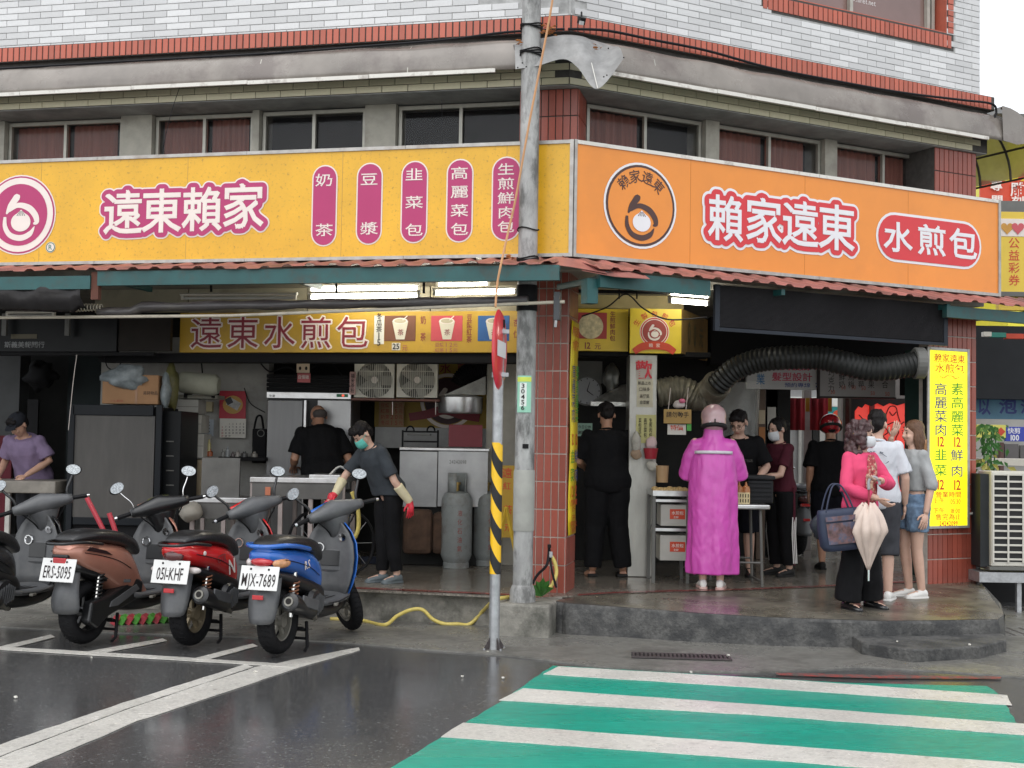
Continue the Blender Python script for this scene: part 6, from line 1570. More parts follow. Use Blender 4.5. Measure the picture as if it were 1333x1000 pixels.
# far street: buildings behind the passage and at right
far = thing('street_building', 'plain grey building across the street behind the passage', 'building', W, (8, 26, 0))
MB().box(-4, 12, 26, 32, 0, 5).build('wall', M('far building', (.34, .34, .33), var=.15, vs=.6), far)
for k in range(4): MB().box(1 + k * 2.2, 2.4 + k * 2.2, 25.95, 25.99, .1, 2.6).build('shutter', MATS['dull steel'], far)
MB().box(-3.5, 11.5, 25.6, 25.9, 2.8, 3.4).build('sign_band', M('far yellow', (0, 0, 0)), far)
yb2 = thing('street_building', 'yellow signed building at the right edge beyond the corner', 'building', W, (12, 24, 0))
MB().box(9.4, 20, 24, 32, 0, 7.8).build('wall', M('yellow cladding', (.78, .7, .05), rough=.5, var=.1), yb2)
ry = R4((1276, 236, 1400, 268), 23.9, .05); MB().box(*ry).build('red_sign', redp, yb2); MB().box(*R4((1276, 262, 1400, 282), 23.7, .1)).build('grey_pipe', MATS['bracket grey'], yb2)
txt(yb2, '專', 1297, 242, 15, 13, 23.85, creamw, bold=.02); txt(yb2, '雕', 1325, 247, 18, 18, 23.85, creamw, bold=.02); txt(yb2, '開', 1298, 261, 15, 13, 23.85, creamw, bold=.02); txt(yb2, '刻', 1325, 263, 16, 14, 23.85, creamw, bold=.02); txt(yb2, '人', 1338, 225, 30, 26, 23.85, redp, bold=.03)
MB().box(*R4((1296, 148.5, 1420, 152.5), 23.9, .12)).build('coping', MATS['bracket grey'], yb2)
lo_ = holder('lottery_sign', 'yellow lottery shop sign with red vertical characters at right edge', 'sign', (1302, 282, 1345, 380), 16)
pb_(lo_, 'panel', (1300, 276, 1360, 404), 16, .1, M('lottery yellow', (.78, .55, .06), rough=.45, var=.05)); txt(lo_, '公益彩券', 1320, 341, 14, 14, 16, redp, vert=True, gap=1.15); pb_(lo_, 'pale_patch', (1303, 285, 1345, 308), 15.994, .005, creamw)
for px, c_ in ((1311, M('heart gold', (.6, .3, .05))), (1325, M('heart pink', (.6, .1, .12)))):
    x, z = W.px(px, 297, 15.99); k = .085
    H_ = [(x + k * .95 * (16 * sin(t) ** 3) / 16, z + k * (13 * cos(t) - 5 * cos(2 * t) - 2 * cos(3 * t) - cos(4 * t)) / 16) for t in [2 * pi * i / 26 for i in range(26)]]
    MB().add([(a, 15.988 - (.002 if px > 1320 else 0), b) for a, b in H_], [tuple(range(26))]).build('heart', c_, lo_)
pb_(lo_, 'shelf_rail', (1302, 380, 1360, 386), 15.9, .2, MATS['bracket grey'])
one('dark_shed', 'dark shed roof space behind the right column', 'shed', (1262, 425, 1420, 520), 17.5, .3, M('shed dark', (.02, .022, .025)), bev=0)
sl_ = holder('sign_strip', 'red green and white lit strip under the right awning', 'sign', (1282, 432, 1333, 442), 16.5)
for q, m_ in (((1281, 432, 1291, 438), paper), ((1291, 433, 1310, 439), M('strip green', (.03, .25, .2))), ((1310, 434.5, 1333, 441), redp)): pb_(sl_, 'segment', q, 16.5, .1, m_)
bl_ = holder('blue_sign', 'blue wave shop sign with dark brushed characters', 'sign', (1270, 515, 1345, 547), 18)
pb_(bl_, 'panel', (1268, 518, 1380, 546), 18, .1, M('wave blue', (.1, .25, .36), rough=.5, var=.5, vs=1.5)); txt(bl_, '泡', 1312, 529, 22, 20, 18, navy, bold=.03); txt(bl_, '以', 1281, 530, 16, 20, 18, navy, bold=.03); txt(bl_, '沫', 1338, 530, 18, 18, 18, navy, bold=.03)
hc = holder('haircut_sign', 'blue haircut sign with white characters and a hundred', 'sign', (1310, 556, 1345, 575), 17)
pb_(hc, 'panel', (1309, 556, 1370, 575), 17, .06, M('sign blue', (.04, .06, .4))); txt(hc, '快剪', 1320, 561, 8, 7.5, 17, sigwhite, bold=.015); txt(hc, '100', 1321, 570, 6, 7, 17, sigwhite, bold=.03)
yc = holder('small_sign', 'small yellow sign with green characters and a red diamond', 'sign', (1274, 554, 1308, 570), 17); pb_(yc, 'panel', (1272, 553, 1310, 570), 17, .05, M('pale lemon', (.7, .66, .14))); txt(yc, '整復推拿', 1286, 559, 6, 8, 17, green, gap=1.0); x, z = W.px(1303, 562, 16.99); MB().add([(x - .06, 16.99, z), (x, 16.99, z - .06), (x + .06, 16.99, z), (x, 16.99, z + .06)], [(0, 1, 2, 3)]).build('diamond', redp, yc)
sb_ = thing('street_building', 'pale open shop at the right edge under the blue signs', 'building', W, (11, 19, 0))
pb_(sb_, 'wall', (1262, 546, 1420, 640), 19.5, .2, M('pale shop wall', (.4, .39, .36), var=.3, vs=1.5)); pb_(sb_, 'window', (1308, 578, 1326, 598), 19.4, .04, M('window dim', (.1, .09, .09), rough=.15)); pb_(sb_, 'window', (1328, 580, 1370, 598), 19.4, .04, MATS['window dim']); pb_(sb_, 'door_post', (1302, 576, 1307, 640), 19.35, .1, M('post brown', (.12, .06, .05)))
MB().lathe([(0, 0), (.2, 0), (.18, .15), (0, .2)], at(1330, 590, 18.9), 14).build('purple_drum', M('purple drum', (.1, .05, .25)), sb_) if False else None
one('white_bench', 'white table top behind the air conditioner', 'table', (1288, 598, 1400, 607), 15.2, .8, M('bench white', (.62, .58, .5), var=.1))
# air conditioner on its bracket
ac = thing('air_conditioner', 'beige air conditioner outdoor unit on a steel bracket at right', 'air conditioner', W, at(1310, 738, 12.3))
Y = 12.3; acm = M('ac beige', (.56, .54, .48), rough=.45, var=.06, dirt=.2, dcol=(.4, .37, .3))
e = R4((1290, 614, 1380, 738), Y, .35); MB().box(*e).build('case', acm, ac, bev=.012)
pb_(ac, 'side_grille', (1276, 617, 1289.5, 738), Y + .05, .28, M('ac dark side', (.03, .033, .035)))
pb_(ac, 'grille_recess', (1294, 618, 1378, 732), Y - .004, .003, M('ac recess', (.03, .03, .03)), bev=0)
for k in range(13):
    py = 617 + 9.2 * k; pb_(ac, 'grille_bar', (1293, py, 1380, py + 2.6), Y - .016, .011, acm)
for px in (1292, 1311.5, 1331, 1351): pb_(ac, 'grille_upright', (px, 617, px + 2.6, 733), Y - .022, .0055, acm)
pb_(ac, 'base', (1288, 738.5, 1380, 743), Y - .01, .36, MATS['bracket grey'])
br = MB().box(*R4((1275, 746, 1400, 759), Y - .02, .4)); br.build('bracket_arm', galv, ac); pb_(ac, 'bracket_foot', (1324, 759, 1330, 800), Y + .02, .05, galv)
one('shade_panel', 'dark panel painted as the shade under the air conditioner bracket', 'recess', (1272, 744, 1420, 812), 13.2, .2, M('painted shade dark', (.015, .015, .016)), bev=0)  # flat dark panel: shade below the bracket put into its colour
pl_ = thing('potted_plant', 'leafy plant with yellow edged leaves beside the right column', 'plant', W, at(1285, 640, 13.2))
vg = [M('leaf green', (.05, .16, .035), rough=.45, var=.25), M('leaf variegated', (.4, .36, .08), rough=.45), M('leaf light', (.13, .26, .06), rough=.45)]
r_ = random.Random(5); lm = [[], [], []]
for i in range(90):
    px, py = 1286 + r_.gauss(0, 9), 570 + r_.uniform(-18, 42); p = at(px, py, 13.1 + r_.uniform(-.15, .25)); a = r_.uniform(0, 6.3); L = r_.uniform(.05, .13)
    d_ = V((cos(a), .4 * sin(a), -r_.uniform(.2, 1.1))).normalized(); s_ = V((-d_.z, 0, d_.x)).normalized() * L * .22
    k = (1 if py > 590 and r_.random() < .5 else (2 if r_.random() < .35 else 0))
    MB().add([p, p + d_ * L * .5 + s_ + V((0, -.01, .01)), p + d_ * L, p + d_ * L * .5 - s_ + V((0, -.01, .01))], [(0, 1, 2, 3)]).build('leaf', vg[k], pl_)
for k in range(4): MB().tube(spline([at(1284 + 3 * k, 645, 13.2), at(1282 + 4 * k, 610, 13.2), at(1279 + 6 * k, 562, 13.15)], 4), .008, 5).build('stem', MATS['leaf green'], pl_)
MB().lathe([(0, 0), (.1, 0), (.13, .2), (.1, .2), (0, .18)], at(1287, 660, 13.2), 16).build('pot', M('brown pot', (.15, .07, .05)), pl_)
gg = thing('gutter_grate', 'small square drain grate in the road at right edge', 'drain', W, G(1326, 826, .003))
p = G(1322, 824, .003)
for k in range(6): MB().box(p.x - .1, p.x + .4, p.y - .2 + .08 * k, p.y - .17 + .08 * k, .001, .008).build('grate_bar', iron, gg)
for k in range(5): MB().box(p.x - .1 + .11 * k, p.x - .075 + .11 * k, p.y - .22, p.y + .26, .0085, .012).build('grate_bar', iron, gg)
# ================================================================ scooters
tyre = M('tyre rubber', (.011, .011, .012), rough=.7, var=.3, vs=20, bump=.4, bs=120)
pgrey = M('scooter grey plastic', (.085, .088, .092), rough=.42, var=.2, vs=9, dirt=.4, dcol=(.14, .14, .135), ds=4)
pblack = M('scooter black plastic', (.010, .0105, .0115), rough=.35, var=.2, coat=.2)
seatm = M('wet seat vinyl', (.012, .012, .013), rough=.35, var=.3, vs=40, bump=.35, bs=55, coat=.25)
chro = M('chrome', (.7, .7, .7), rough=.12, metal=1, var=.05)
cast = M('cast alloy', (.24, .23, .2), rough=.5, metal=.5, var=.25)
mirr = M('mirror glass', (.36, .38, .39), rough=.2, metal=1, var=.5, vs=70, bump=.3, bs=160)
redl = M('tail lamp red', (.45, .015, .02), rough=.12, coat=.6, var=.15); oral = M('signal amber', (.7, .22, .04), rough=.12, coat=.6, var=.1); clrl = M('clear lens', (.55, .5, .48), rough=.1, coat=.5, var=.3, vs=25)
platem = M('number plate', (.72, .72, .7), rough=.4, var=.05)
def sring(x, zc, hh, hw, n=18, e=.78):
    out = []
    for k in range(n):
        a = 2 * pi * k / n; c, s = cos(a), sin(a)
        out.append((x, hw * math.copysign(abs(c) ** e, c), zc + hh * math.copysign(abs(s) ** e, s)))
    return out
def sloft(st, n=18, e=.78, sm=4):
    """body panel: stations (x, zc, half height, half width) smoothed along x"""
    P = [spline([V((s[0], s[1], 0)) for s in st], sm), spline([V((s[2], s[3], 0)) for s in st], sm)]
    return MB().rings([sring(a.x, a.y, max(b.x, .004), max(b.y, .004), n, e) for a, b in zip(*P)])
def wheel(par, name, m, rimm, R_=.236, spokes=5, w=1.0):
    rx = m @ Matrix.Rotation(rad(90), 4, 'X')
    pr = [(.142, -.04), (.19, -.056), (.218, -.047), (R_ - .006, -.024), (R_, 0), (R_ - .006, .024), (.218, .047), (.19, .056), (.142, .04)]
    o = MB().rings([[rx @ V((r * cos(a), r * sin(a), z * w)) for r, z in pr] for a in [2 * pi * k / 40 for k in range(40)]], caps=False, closed=True).build(name, tyre, par, smooth=True)
    t = MB()
    for k in range(36):
        a = 2 * pi * k / 36
        for s in (-1, 1):
            P = [rx @ V(((R_ + .001 - .012 * abs(u)) * cos(a + .06 * u), (R_ + .001 - .012 * abs(u)) * sin(a + .06 * u), s * w * (.006 + .034 * u))) for u in (0, .5, 1)]
            t.tube(P, .0035, 4)
    t.build('tread', blackm, o, kind='stuff')
    q = MB().rings([[rx @ V((r * cos(a), r * sin(a), z)) for r, z in ((.15, -.042), (.15, .042), (.132, .036), (.128, 0), (.132, -.036))] for a in [2 * pi * k / 30 for k in range(30)]], caps=False, closed=True)
    q.build('rim', rimm, o, smooth='auto')
    for k in range(spokes):
        a = 2 * pi * k / spokes + .3
        MB().obox((0, 0, 0), (.1, .03, .022)).tf(Matrix.Translation((.085, 0, 0))).tf(rx @ Matrix.Rotation(a, 4, 'Z')).build('spoke', rimm, o)
    MB().lathe([(0, -.05), (.045, -.05), (.045, .05), (0, .05)], (0, 0, 0), 16).tf(rx).build('hub', rimm, o, smooth='auto')
    return o
def scooter(label, px, py, head, col, plate, rimm, kind, colname, steer=40, tail='wide', extra=None, z0=.0225, group='scooters parked in the bays', p=None, small=False):
    p = p or G(px, py, z0)
    t = thing('scooter', label, 'scooter', W, (p.x, p.y, z0), group, rz=head)
    T = Matrix.Translation
    I = Matrix()
    wheel(t, 'rear_wheel', T((0, 0, .236)), rimm, w=1.18)
    # steering
    base, head_ = V((1.19, 0, .235)), V((.9, 0, 1.0))
    ax = (head_ - base).normalized()
    S = T(head_) @ Matrix.Rotation(rad(steer), 4, ax) @ T(-head_)
    wheel(t, 'front_wheel', S @ T(base), rimm, w=.85)
    for s in (-1, 1): MB().tube([base + V((0, s * .075, 0)), base + ax * .42 + V((0, s * .07, 0))], .022, 8).tf(S).build('fork_leg', pblack, t, smooth='auto')
    fe = MB(); rr = []
    for i in range(12):
        a = rad(-15 + 150 * i / 11)
        rr.append([base + V((cos(a) * (.262 + .012 * cos(v * 1.3)), .072 * v, sin(a) * (.262 + .012 * cos(v * 1.3)))) for v in (-1, -.5, 0, .5, 1)])
    fe.add([q for r_ in rr for q in r_], [(i * 5 + j, i * 5 + j + 1, (i + 1) * 5 + j + 1, (i + 1) * 5 + j) for i in range(11) for j in range(4)]).tf(S)
    o = fe.build('front_fender', col, t, smooth=True); q = o.modifiers.new('s', 'SOLIDIFY'); q.thickness = .005
    # engine, exhaust, stand
    MB().prism([(-.09, .2), (-.06, .33), (.18, .37), (.46, .4), (.5, .28), (.3, .2), (.02, .145)], .062, .15).build('gear_case', cast if kind != 'deep' else pblack, t, bev=.015)
    if kind != 'deep':
        MB().tube([(.44, -.08, .2), (.34, -.13, .22), (.22, -.165, .27)], [.018, .02, .028], 8).build('exhaust_pipe', cast, t, smooth='auto')
        m = MB().tube([(.24, -.165, .275), (.18, -.172, .295), (-.17, -.195, .395), (-.215, -.198, .407), (-.225, -.199, .41)], [.03, .056, .07, .066, .05], 16)
        mu = m.build('muffler', pblack, t, smooth='auto'); MB().tube([(-.22, -.199, .409), (-.24, -.2, .415)], [.034, .034], 14).build('tail_pipe', cast, mu); MB().tube([(-.241, -.2, .4155), (-.2425, -.2, .4158)], [.022, .022], 12).build('pipe_mouth', dark, mu)
        o = MB().obox((.02, -.245, .375), (.26, .016, .075), 0, 0, rad(15)).build('heat_shield', pgrey, mu, bev=.006)
        fc = MB().lathe([(0, 0), (.115, 0), (.12, .03), (.1, .06), (.04, .07), (0, .07)], (.31, -.1, .33), 20, Matrix.Rotation(rad(90), 3, 'X')).build('fan_cover', pblack, t, smooth='auto')
        for k in range(7): MB().obox((.24 + .024 * k, -.172, .33), (.008, .012, .16 - abs(k - 3) * .02), 0, 0, .2).build('fin', pgrey, fc)
    else:
        MB().prism([(-.13, .18), (-.1, .33), (.1, .36), (.42, .47), (.52, .42), (.5, .3), (.1, .2), (-.03, .12)], -.15, -.066).build('drive_cover', pblack, t, bev=.018)
        MB().prism([(.1, .27), (.12, .31), (.42, .41), (.46, .37), (.2, .27)], -.156, -.1485).build('cover_panel', pgrey, t, bev=.002)
    MB().tube([(-.0, -.1, .27), (.03, -.115, .6)], .014, 8).build('shock_rod', chro, t)
    m = MB(); co = [V((.005 + .025 * k / 60, -.103 - .012 * k / 60, .33 + .2 * k / 60)) + V((cos(k * .75) * .032, sin(k * .75) * .032, 0)) for k in range(60)]
    m.tube(co, .0065, 5).build('shock_spring', pblack if kind == 'deep' else M('spring rust', (.25, .1, .05)), t, smooth=True)
    for s in (-1, 1): MB().tube([(.28, s * .09, .2), (.2, s * .14, .03), (.14, s * .15, .008)], .013, 6).build('stand_leg', blackm, t)
    MB().tube([(.22, -.125, .085), (.22, .125, .085)], .011, 6).build('stand_bar', blackm, t); MB().obox((.24, 0, .15), (.05, .18, .02), 0, 0, .4).build('stand_plate', blackm, t)
    # frame skirt, floor, leg shield
    sloft([(.2, .34, .07, .12), (.42, .27, .07, .15), (.7, .25, .06, .15), (.92, .29, .07, .12), (.98, .33, .05, .08)]).build('under_skirt', pblack, t, smooth=True)
    fl = sloft([(.38, .34, .035, .14), (.46, .32, .028, .178), (.66, .315, .026, .18), (.84, .33, .03, .18), (.9, .36, .03, .16)], e=.5).build('floorboard', pgrey, t, smooth=True)
    for k in range(5): MB().box(.5, .8, -.11 + .052 * k, -.096 + .052 * k, .339, .346).build('floor_rib', pblack, fl)
    rowz = [(.33, .165, .865), (.42, .2, .875), (.52, .222, .885), (.63, .228, .895), (.74, .212, .905), (.83, .165, .915), (.9, .1, .92)]
    def shield(off, bul, k):
        vs = []
        for z, hw, x in rowz:
            for u in np.linspace(-1, 1, 9): vs.append((x + off - .055 * abs(u) ** 2.2 + bul * (1 - u * u) * (1 - abs(z - .62)), hw * u * k, z))
        return MB().add(vs, [(i * 9 + j, i * 9 + j + 1, (i + 1) * 9 + j + 1, (i + 1) * 9 + j) for i in range(6) for j in range(8)])
    o = shield(0, -.015, .96).build('leg_shield', pgrey, t, smooth=True); q = o.modifiers.new('s', 'SOLIDIFY'); q.thickness = .012
    o = shield(.035, .13, 1.03).build('front_cowl', col, t, smooth=True); q = o.modifiers.new('s', 'SOLIDIFY'); q.thickness = .008
    gb = MB().obox((.885, 0, .6), (.05, .22, .2), 0, 0, rad(6)).build('glove_box', pgrey, t, bev=.03); MB().obox((.858, 0, .62), (.006, .16, .12), 0, 0, rad(6)).build('glove_lid', pblack, gb, bev=.003)
    lk = MB().lathe([(0, 0), (.03, 0), (.03, .02), (0, .022)], (.875, -.1, .79), 14, Matrix.Rotation(rad(-100), 3, 'Y')).build('ignition_lock', chro, t, smooth='auto'); MB().obox((.852, -.1, .793), (.006, .006, .018)).build('key_slot', dark, lk)
    MB().tube([(.86 + .0 * cos(a), .09 + .035 * cos(a), .7 + .035 * sin(a)) for a in [2 * pi * k / 16 for k in range(16)]], .008, 6, closed=True).build('bag_hook_ring', chro, t)
    MB().obox((.58, -.19, .30), (.08, .03, .02), .3).build('foot_peg', cast, t, bev=.004)
    # rear body
    if kind == 'deep':
        body = [(-.28, .70, .03, .07), (-.22, .70, .075, .12), (-.1, .66, .115, .155), (.1, .60, .155, .17), (.28, .53, .2, .165), (.42, .45, .22, .15), (.52, .36, .13, .14), (.6, .33, .05, .12)]
    else:
        body = [(-.29, .73, .025, .07), (-.24, .72, .06, .12), (-.14, .69, .085, .15), (.08, .655, .105, .165), (.28, .60, .13, .16), (.42, .53, .14, .14), (.47, .47, .1, .115)]
    bd_ = sloft(body, 22, .8).build('rear_cowl', col, t, smooth=True)
    sloft([(-.2, .59, .04, .09), (0, .54, .06, .13), (.25, .47, .075, .14), (.45, .4, .09, .14), (.52, .36, .06, .12)]).build('side_cover', pblack, t, smooth=True)
    sloft([(-.25, .79, .016, .08), (-.19, .803, .036, .112), (-.05, .812, .05, .142), (.13, .795, .056, .152), (.3, .765, .058, .142), (.46, .715, .055, .115), (.55, .66, .04, .08)], 18, .7).build('seat', seatm, t, smooth=True)
    if extra == 'rail':
        for s in (-1, 1): MB().tube(spline([(.16, s * .163, .75), (-.05, s * .172, .785), (-.2, s * .15, .80), (-.29, s * .07, .795), (-.3, 0, .793)], 6), .017, 8).build('grab_rail', col, t, smooth=True)
    else:
        for s in (-1, 1): MB().tube(spline([(.0, s * .15, .75), (-.2, s * .14, .775), (-.33, s * .08, .77), (-.345, 0, .768)], 6), .012, 8).build('grab_rail', pblack, t, smooth=True)
    for s in (-1, 1):      # panel gaps, throttle and brake cables
        MB().tube(spline([(-.2, s * .152, .70), (0, s * .166, .66), (.18, s * .169, .61), (.34, s * .16, .54)], 5), .003, 4).build('panel_gap', blackm, t)
        MB().tube(spline([(.9, s * .19, .975), (.86, s * .16, .93), (.9, s * .09, .84), (.95, s * .05, .74)], 5), .006, 5).tf(S).build('cable', black, t, smooth=True)
        MB().tube([(.47, s * .179, .318), (.66, s * .184, .312), (.84, s * .182, .332)], .004, 4).build('floor_trim', pblack, t)
    # lamps
    if tail == 'wide':
        MB().ell((-.262, .0, .685), (.05, .09, .036)).build('tail_lamp', redl, t, smooth=True)
        for s in (-1, 1): MB().ell((-.2, s * .12, .675), (.085, .035, .036), Matrix.Rotation(s * .35, 3, 'Z')).build('turn_signal', clrl if s > 0 else M('amber clear lens', (.62, .3, .14), rough=.1, coat=.5, var=.5, vs=30), t, smooth=True)
    elif tail == 'split':
        MB().ell((-.265, .0, .69), (.035, .085, .05)).build('tail_lamp', M('dark tail lens', (.1, .03, .03), rough=.12, coat=.6), t, smooth=True); MB().obox((-.27, 0, .61), (.03, .12, .035)).build('brake_lamp', redl, t, bev=.008)
        for s in (-1, 1): MB().ell((-.23, s * .15, .585), (.03, .06, .025)).build('turn_signal', clrl, t, smooth=True)
    else:
        MB().obox((-.27, 0, .64), (.05, .12, .05)).build('tail_lamp', redl, t, bev=.01); MB().obox((-.265, 0, .675), (.06, .14, .025)).build('lamp_hood', pblack, t, bev=.008)
    # mudguard
    mg = MB(); path = [(-.2, .6, .085), (-.26, .52, .1), (-.295, .42, .108), (-.315, .33, .1), (-.325, .25, .085)]
    if kind == 'deep': path = [(-.2, .6, .06), (-.25, .5, .085), (-.28, .42, .1), (-.29, .34, .115), (-.27, .25, .11)]
    vs = [(x + .07 * u * u, hw * u * 1.15, z) for x, z, hw in path for u in (-1, -.6, -.2, .2, .6, 1)]
    o = mg.add(vs, [(i * 6 + j, i * 6 + j + 1, (i + 1) * 6 + j + 1, (i + 1) * 6 + j) for i in range(4) for j in range(5)]).build('mudguard', pgrey, t, smooth=True, sub=1); q = o.modifiers.new('s', 'SOLIDIFY'); q.thickness = .008
    pz, pxx = .575, -.305
    PM = T((pxx, 0, pz)) @ Matrix.Rotation(rad(-90), 4, 'Z') @ Matrix.Rotation(rad(-14), 4, 'X')
    if plate:
        pt = MB().box(-.15, .15, -.002, .004, -.085, .085).tf(PM).build('number_plate', platem, t, bev=.003)
        put(latin(plate, 0, -.015, .088, .005, .47 if len(plate) > 7 else .5), -.0045).tf(PM).build('lettering', ink, pt)
        for s in (-.07, .07): MB().lathe([(0, 0), (.008, 0), (.008, .004), (0, .005)], (0, 0, 0), 8, Matrix.Rotation(rad(90), 3, 'X')).tf(PM @ T((s, -.002, .062))).build('bolt', blackm, pt)
        MB().obox((-.28, 0, .56), (.05, .07, .05)).build('plate_bracket', pblack, t)
    MB().obox((-.318, .0, .44), (.012, .085, .032)).build('reflector', redl, t, bev=.004) if kind != 'deep' else None
    # handlebar group, turned on its raked axis
    def st(m, name, mat, par=None, **k): return m.tf(S).build(name, mat, par or t, **k)
    hb = MB().rings([[V((.895 - .035 * abs(u) + a * (.1 - .055 * abs(u) ** 1.5) * math.copysign(abs(cos(q)) ** .8, cos(q)) * 1, .23 * u, .995 - .012 * abs(u) + (.085 - .05 * abs(u)) * sin(q))) for q in [2 * pi * k / 16 for k in range(16)] for a in (1,)] for u in np.linspace(-1, 1, 15)])
    hmat = pgrey if kind != 'deep' else pblack
    hb_ = st(hb, 'handlebar_cover', hmat, smooth=True)
    st(MB().rings([[V((x + a * cos(q), b * sin(q), z)) for q in [2 * pi * k / 16 for k in range(16)]] for x, z, a, b in ((.94, .76, .055, .07), (.925, .85, .07, .085), (.912, .92, .09, .12), (.9, .99, .08, .15))]), 'steering_cowl', hmat, smooth=True)
    st(MB().rings([[V((1.0 - .01 * abs(u), .16 * u, 1.0)) + V((.06 * (1 - abs(u) * .4) * cos(q), 0, .07 * (1 - .4 * abs(u)) * sin(q))) for q in [2 * pi * k / 12 for k in range(12)]] for u in np.linspace(-1, 1, 9)]), 'headlamp_cowl', col, smooth=True)
    ds = st(MB().ell((.865, 0, 1.045), (.052, .1, .012), Matrix.Rotation(rad(-32), 3, 'Y')), 'dashboard', M('dash glass', (.06, .065, .07), rough=.06, coat=.8) if kind != 'deep' else M('dash green', (.16, .17, .05), rough=.1, coat=.6), smooth=True)
    for s in (-1, 1):
        g_ = st(MB().tube([(.865, s * .22, .985), (.835, s * .35, .975)], .018, 10), 'grip', black, smooth='auto')
        st(MB().tube([(.8349, s * .3505, .975), (.83, s * .37, .974)], [.016, .012], 10), 'bar_end', chro, g_)
        st(MB().tube([(.9, s * .2, .985), (.93, s * .24, .985), (.9, s * .36, .97)], .006, 6), 'brake_lever', pblack if kind != 'deep' else chro)
        sw2 = st(MB().obox((.868, s * .215, .99), (.06, .045, .06)), 'switch_box', pgrey, bev=.012)
        st(MB().obox((.838, s * .215, 1.0), (.008, .02, .016)), 'switch', oral if s < 0 else M('switch blue', (.1, .35, .6)), sw2)
        lx = .88
        st(MB().tube(spline([(lx, s * .2, 1.01), (lx - .005, s * .21, 1.07), (lx + .01, s * .25, 1.13), (lx + .02, s * .275, 1.17)], 5), [.011] * 16 if kind != 'deep' else .005, 8), 'mirror_stalk', pblack if kind != 'deep' else chro, smooth=True)
        mm = T((lx + .02, s * .295, 1.21)) @ Matrix.Rotation(s * rad(-22), 4, 'X') @ Matrix.Rotation(s * rad(12), 4, 'Z')
        mi = st(MB().ell((0, 0, 0), (.02, .064, .046)).tf(mm), 'mirror', pblack, smooth=True)
        rm = MB().add([(-.0215 - .002 * 0, .058 * cos(a), .040 * sin(a)) for a in [2 * pi * k / 20 for k in range(20)]], [tuple(range(20))]).tf(mm)
        st(rm, 'mirror_glass', mirr, mi)
    return t, bd_
def deco(par, s, x, z, h, mat, y=-.171, tilt=-.12): put([(c, (i - (len(s) - 1) / 2) * h * .8, 0, h * .85, h, .02) for i, c in enumerate(s)], 0).tf(Matrix.Translation((x, y, z)) @ Matrix.Rotation(tilt, 4, 'Y')).build('lettering', mat, par)
bluep = M('blue scooter paint', (.018, .12, .46), rough=.25, var=.12, coat=.6, dirt=.15, dcol=(.1, .15, .25)); redsp = M('red scooter paint', (.62, .02, .022), rough=.22, var=.06, coat=.7); brownp = M('copper scooter paint', (.42, .19, .135), rough=.3, metal=.3, var=.2, vs=3, coat=.5, bump=.1, bs=120)
blacksp = M('black scooter paint', (.022, .023, .025), rough=.25, coat=.5)
s1, b1 = scooter('blue scooter with grey inner panels, nearest the yellow hose', 361, 851, rad(73), bluep, 'MJX-7689', cast, 'std', 'blue', 50, 'wide', 'rail')
deco(s1, 'RS', .12, .64, .06, creamw, -.168)
s2, b2 = scooter('red scooter with black seat between the copper and blue ones', 248, 840, rad(73), redsp, '051-KHF', M('bronze rim', (.3, .25, .17), rough=.4, metal=.6, dirt=.4), 'std', 'red', 52, 'split')
deco(s2, 'GTR', .14, .645, .055, M('gtr print', (.25, .04, .04)), -.168); deco(s2, 'N', .3, .57, .11, creamw, -.164); MB().lathe([(0, 0), (.018, 0), (.016, .006), (0, .007)], (-.1, -.158, .7), 12, Matrix.Rotation(rad(90), 3, 'X')).build('round_badge', creamw, s2)
s3, b3 = scooter('copper brown scooter with wide side panel and black wheels', 108, 838, rad(70), brownp, 'ERS-5095', pblack, 'deep', 'brown', 44, 'box')
MB().obox((.28, -.17, .45), (.09, .006, .024), .05, 0, .1).build('side_badge', chro, s3)
MB().prism([(-.2, .715), (-.16, .74), (.02, .7), (.1, .66), (.0, .68)], -.171, -.165).build('vent_panel', pblack, s3)
s4, b4 = scooter('black scooter cut off by the left edge of the street', -54, 836, rad(72), blacksp, 'MWR-2216'[:0], pblack, 'std', 'black', 42, 'wide')
s5, b5 = scooter('dark scooter parked far back in the passage', 0, 0, rad(100), blacksp, '5201'[:0], pblack, 'std', 'black', 20, 'split', z0=.278, p=at(1036, 700, 15.2), group='scooters parked in the bays')
# ================================================================ people
def vox(mb, size, name, mat, par, sm=4, wr=0, wsc=8, extra=None, zf=.45):
    me = mb.mesh('t', mat, V())
    o = bpy.data.objects.new('t', me); COL.objects.link(o)
    q = o.modifiers.new('r', 'REMESH'); q.mode = 'VOXEL'; q.voxel_size = size
    if sm: q = o.modifiers.new('s', 'SMOOTH'); q.iterations = sm; q.factor = .5
    m2 = bpy.data.meshes.new_from_object(o.evaluated_get(bpy.context.evaluated_depsgraph_get()))
    bpy.data.objects.remove(o); bpy.data.meshes.remove(me)
    r = MB(); r.v = [v.co.copy() for v in m2.vertices]; r.f = [tuple(p.vertices) for p in m2.polygons]
    if wr:
        for i, v in enumerate(m2.vertices):
            p = v.co; n = noise.noise(V((p.x * wsc, p.y * wsc, p.z * wsc * zf))) + .5 * noise.noise(V((p.x * wsc * 2.3, p.y * wsc * 2.3 + p.z * wsc * 1.2, p.z * wsc * min(1, zf * 2.2))))
            r.v[i] = p + v.normal * (n * wr)
    bpy.data.meshes.remove(m2)
    if extra: r.join(extra)
    return r.build(name, mat, par, smooth=True)
skin = M('skin', (.5, .29, .2), rough=.5, var=.08, vs=9); skin2 = M('pale skin', (.58, .37, .28), rough=.5, var=.08, vs=9); skin3 = M('tanned skin', (.42, .22, .14), rough=.5, var=.08, vs=9)
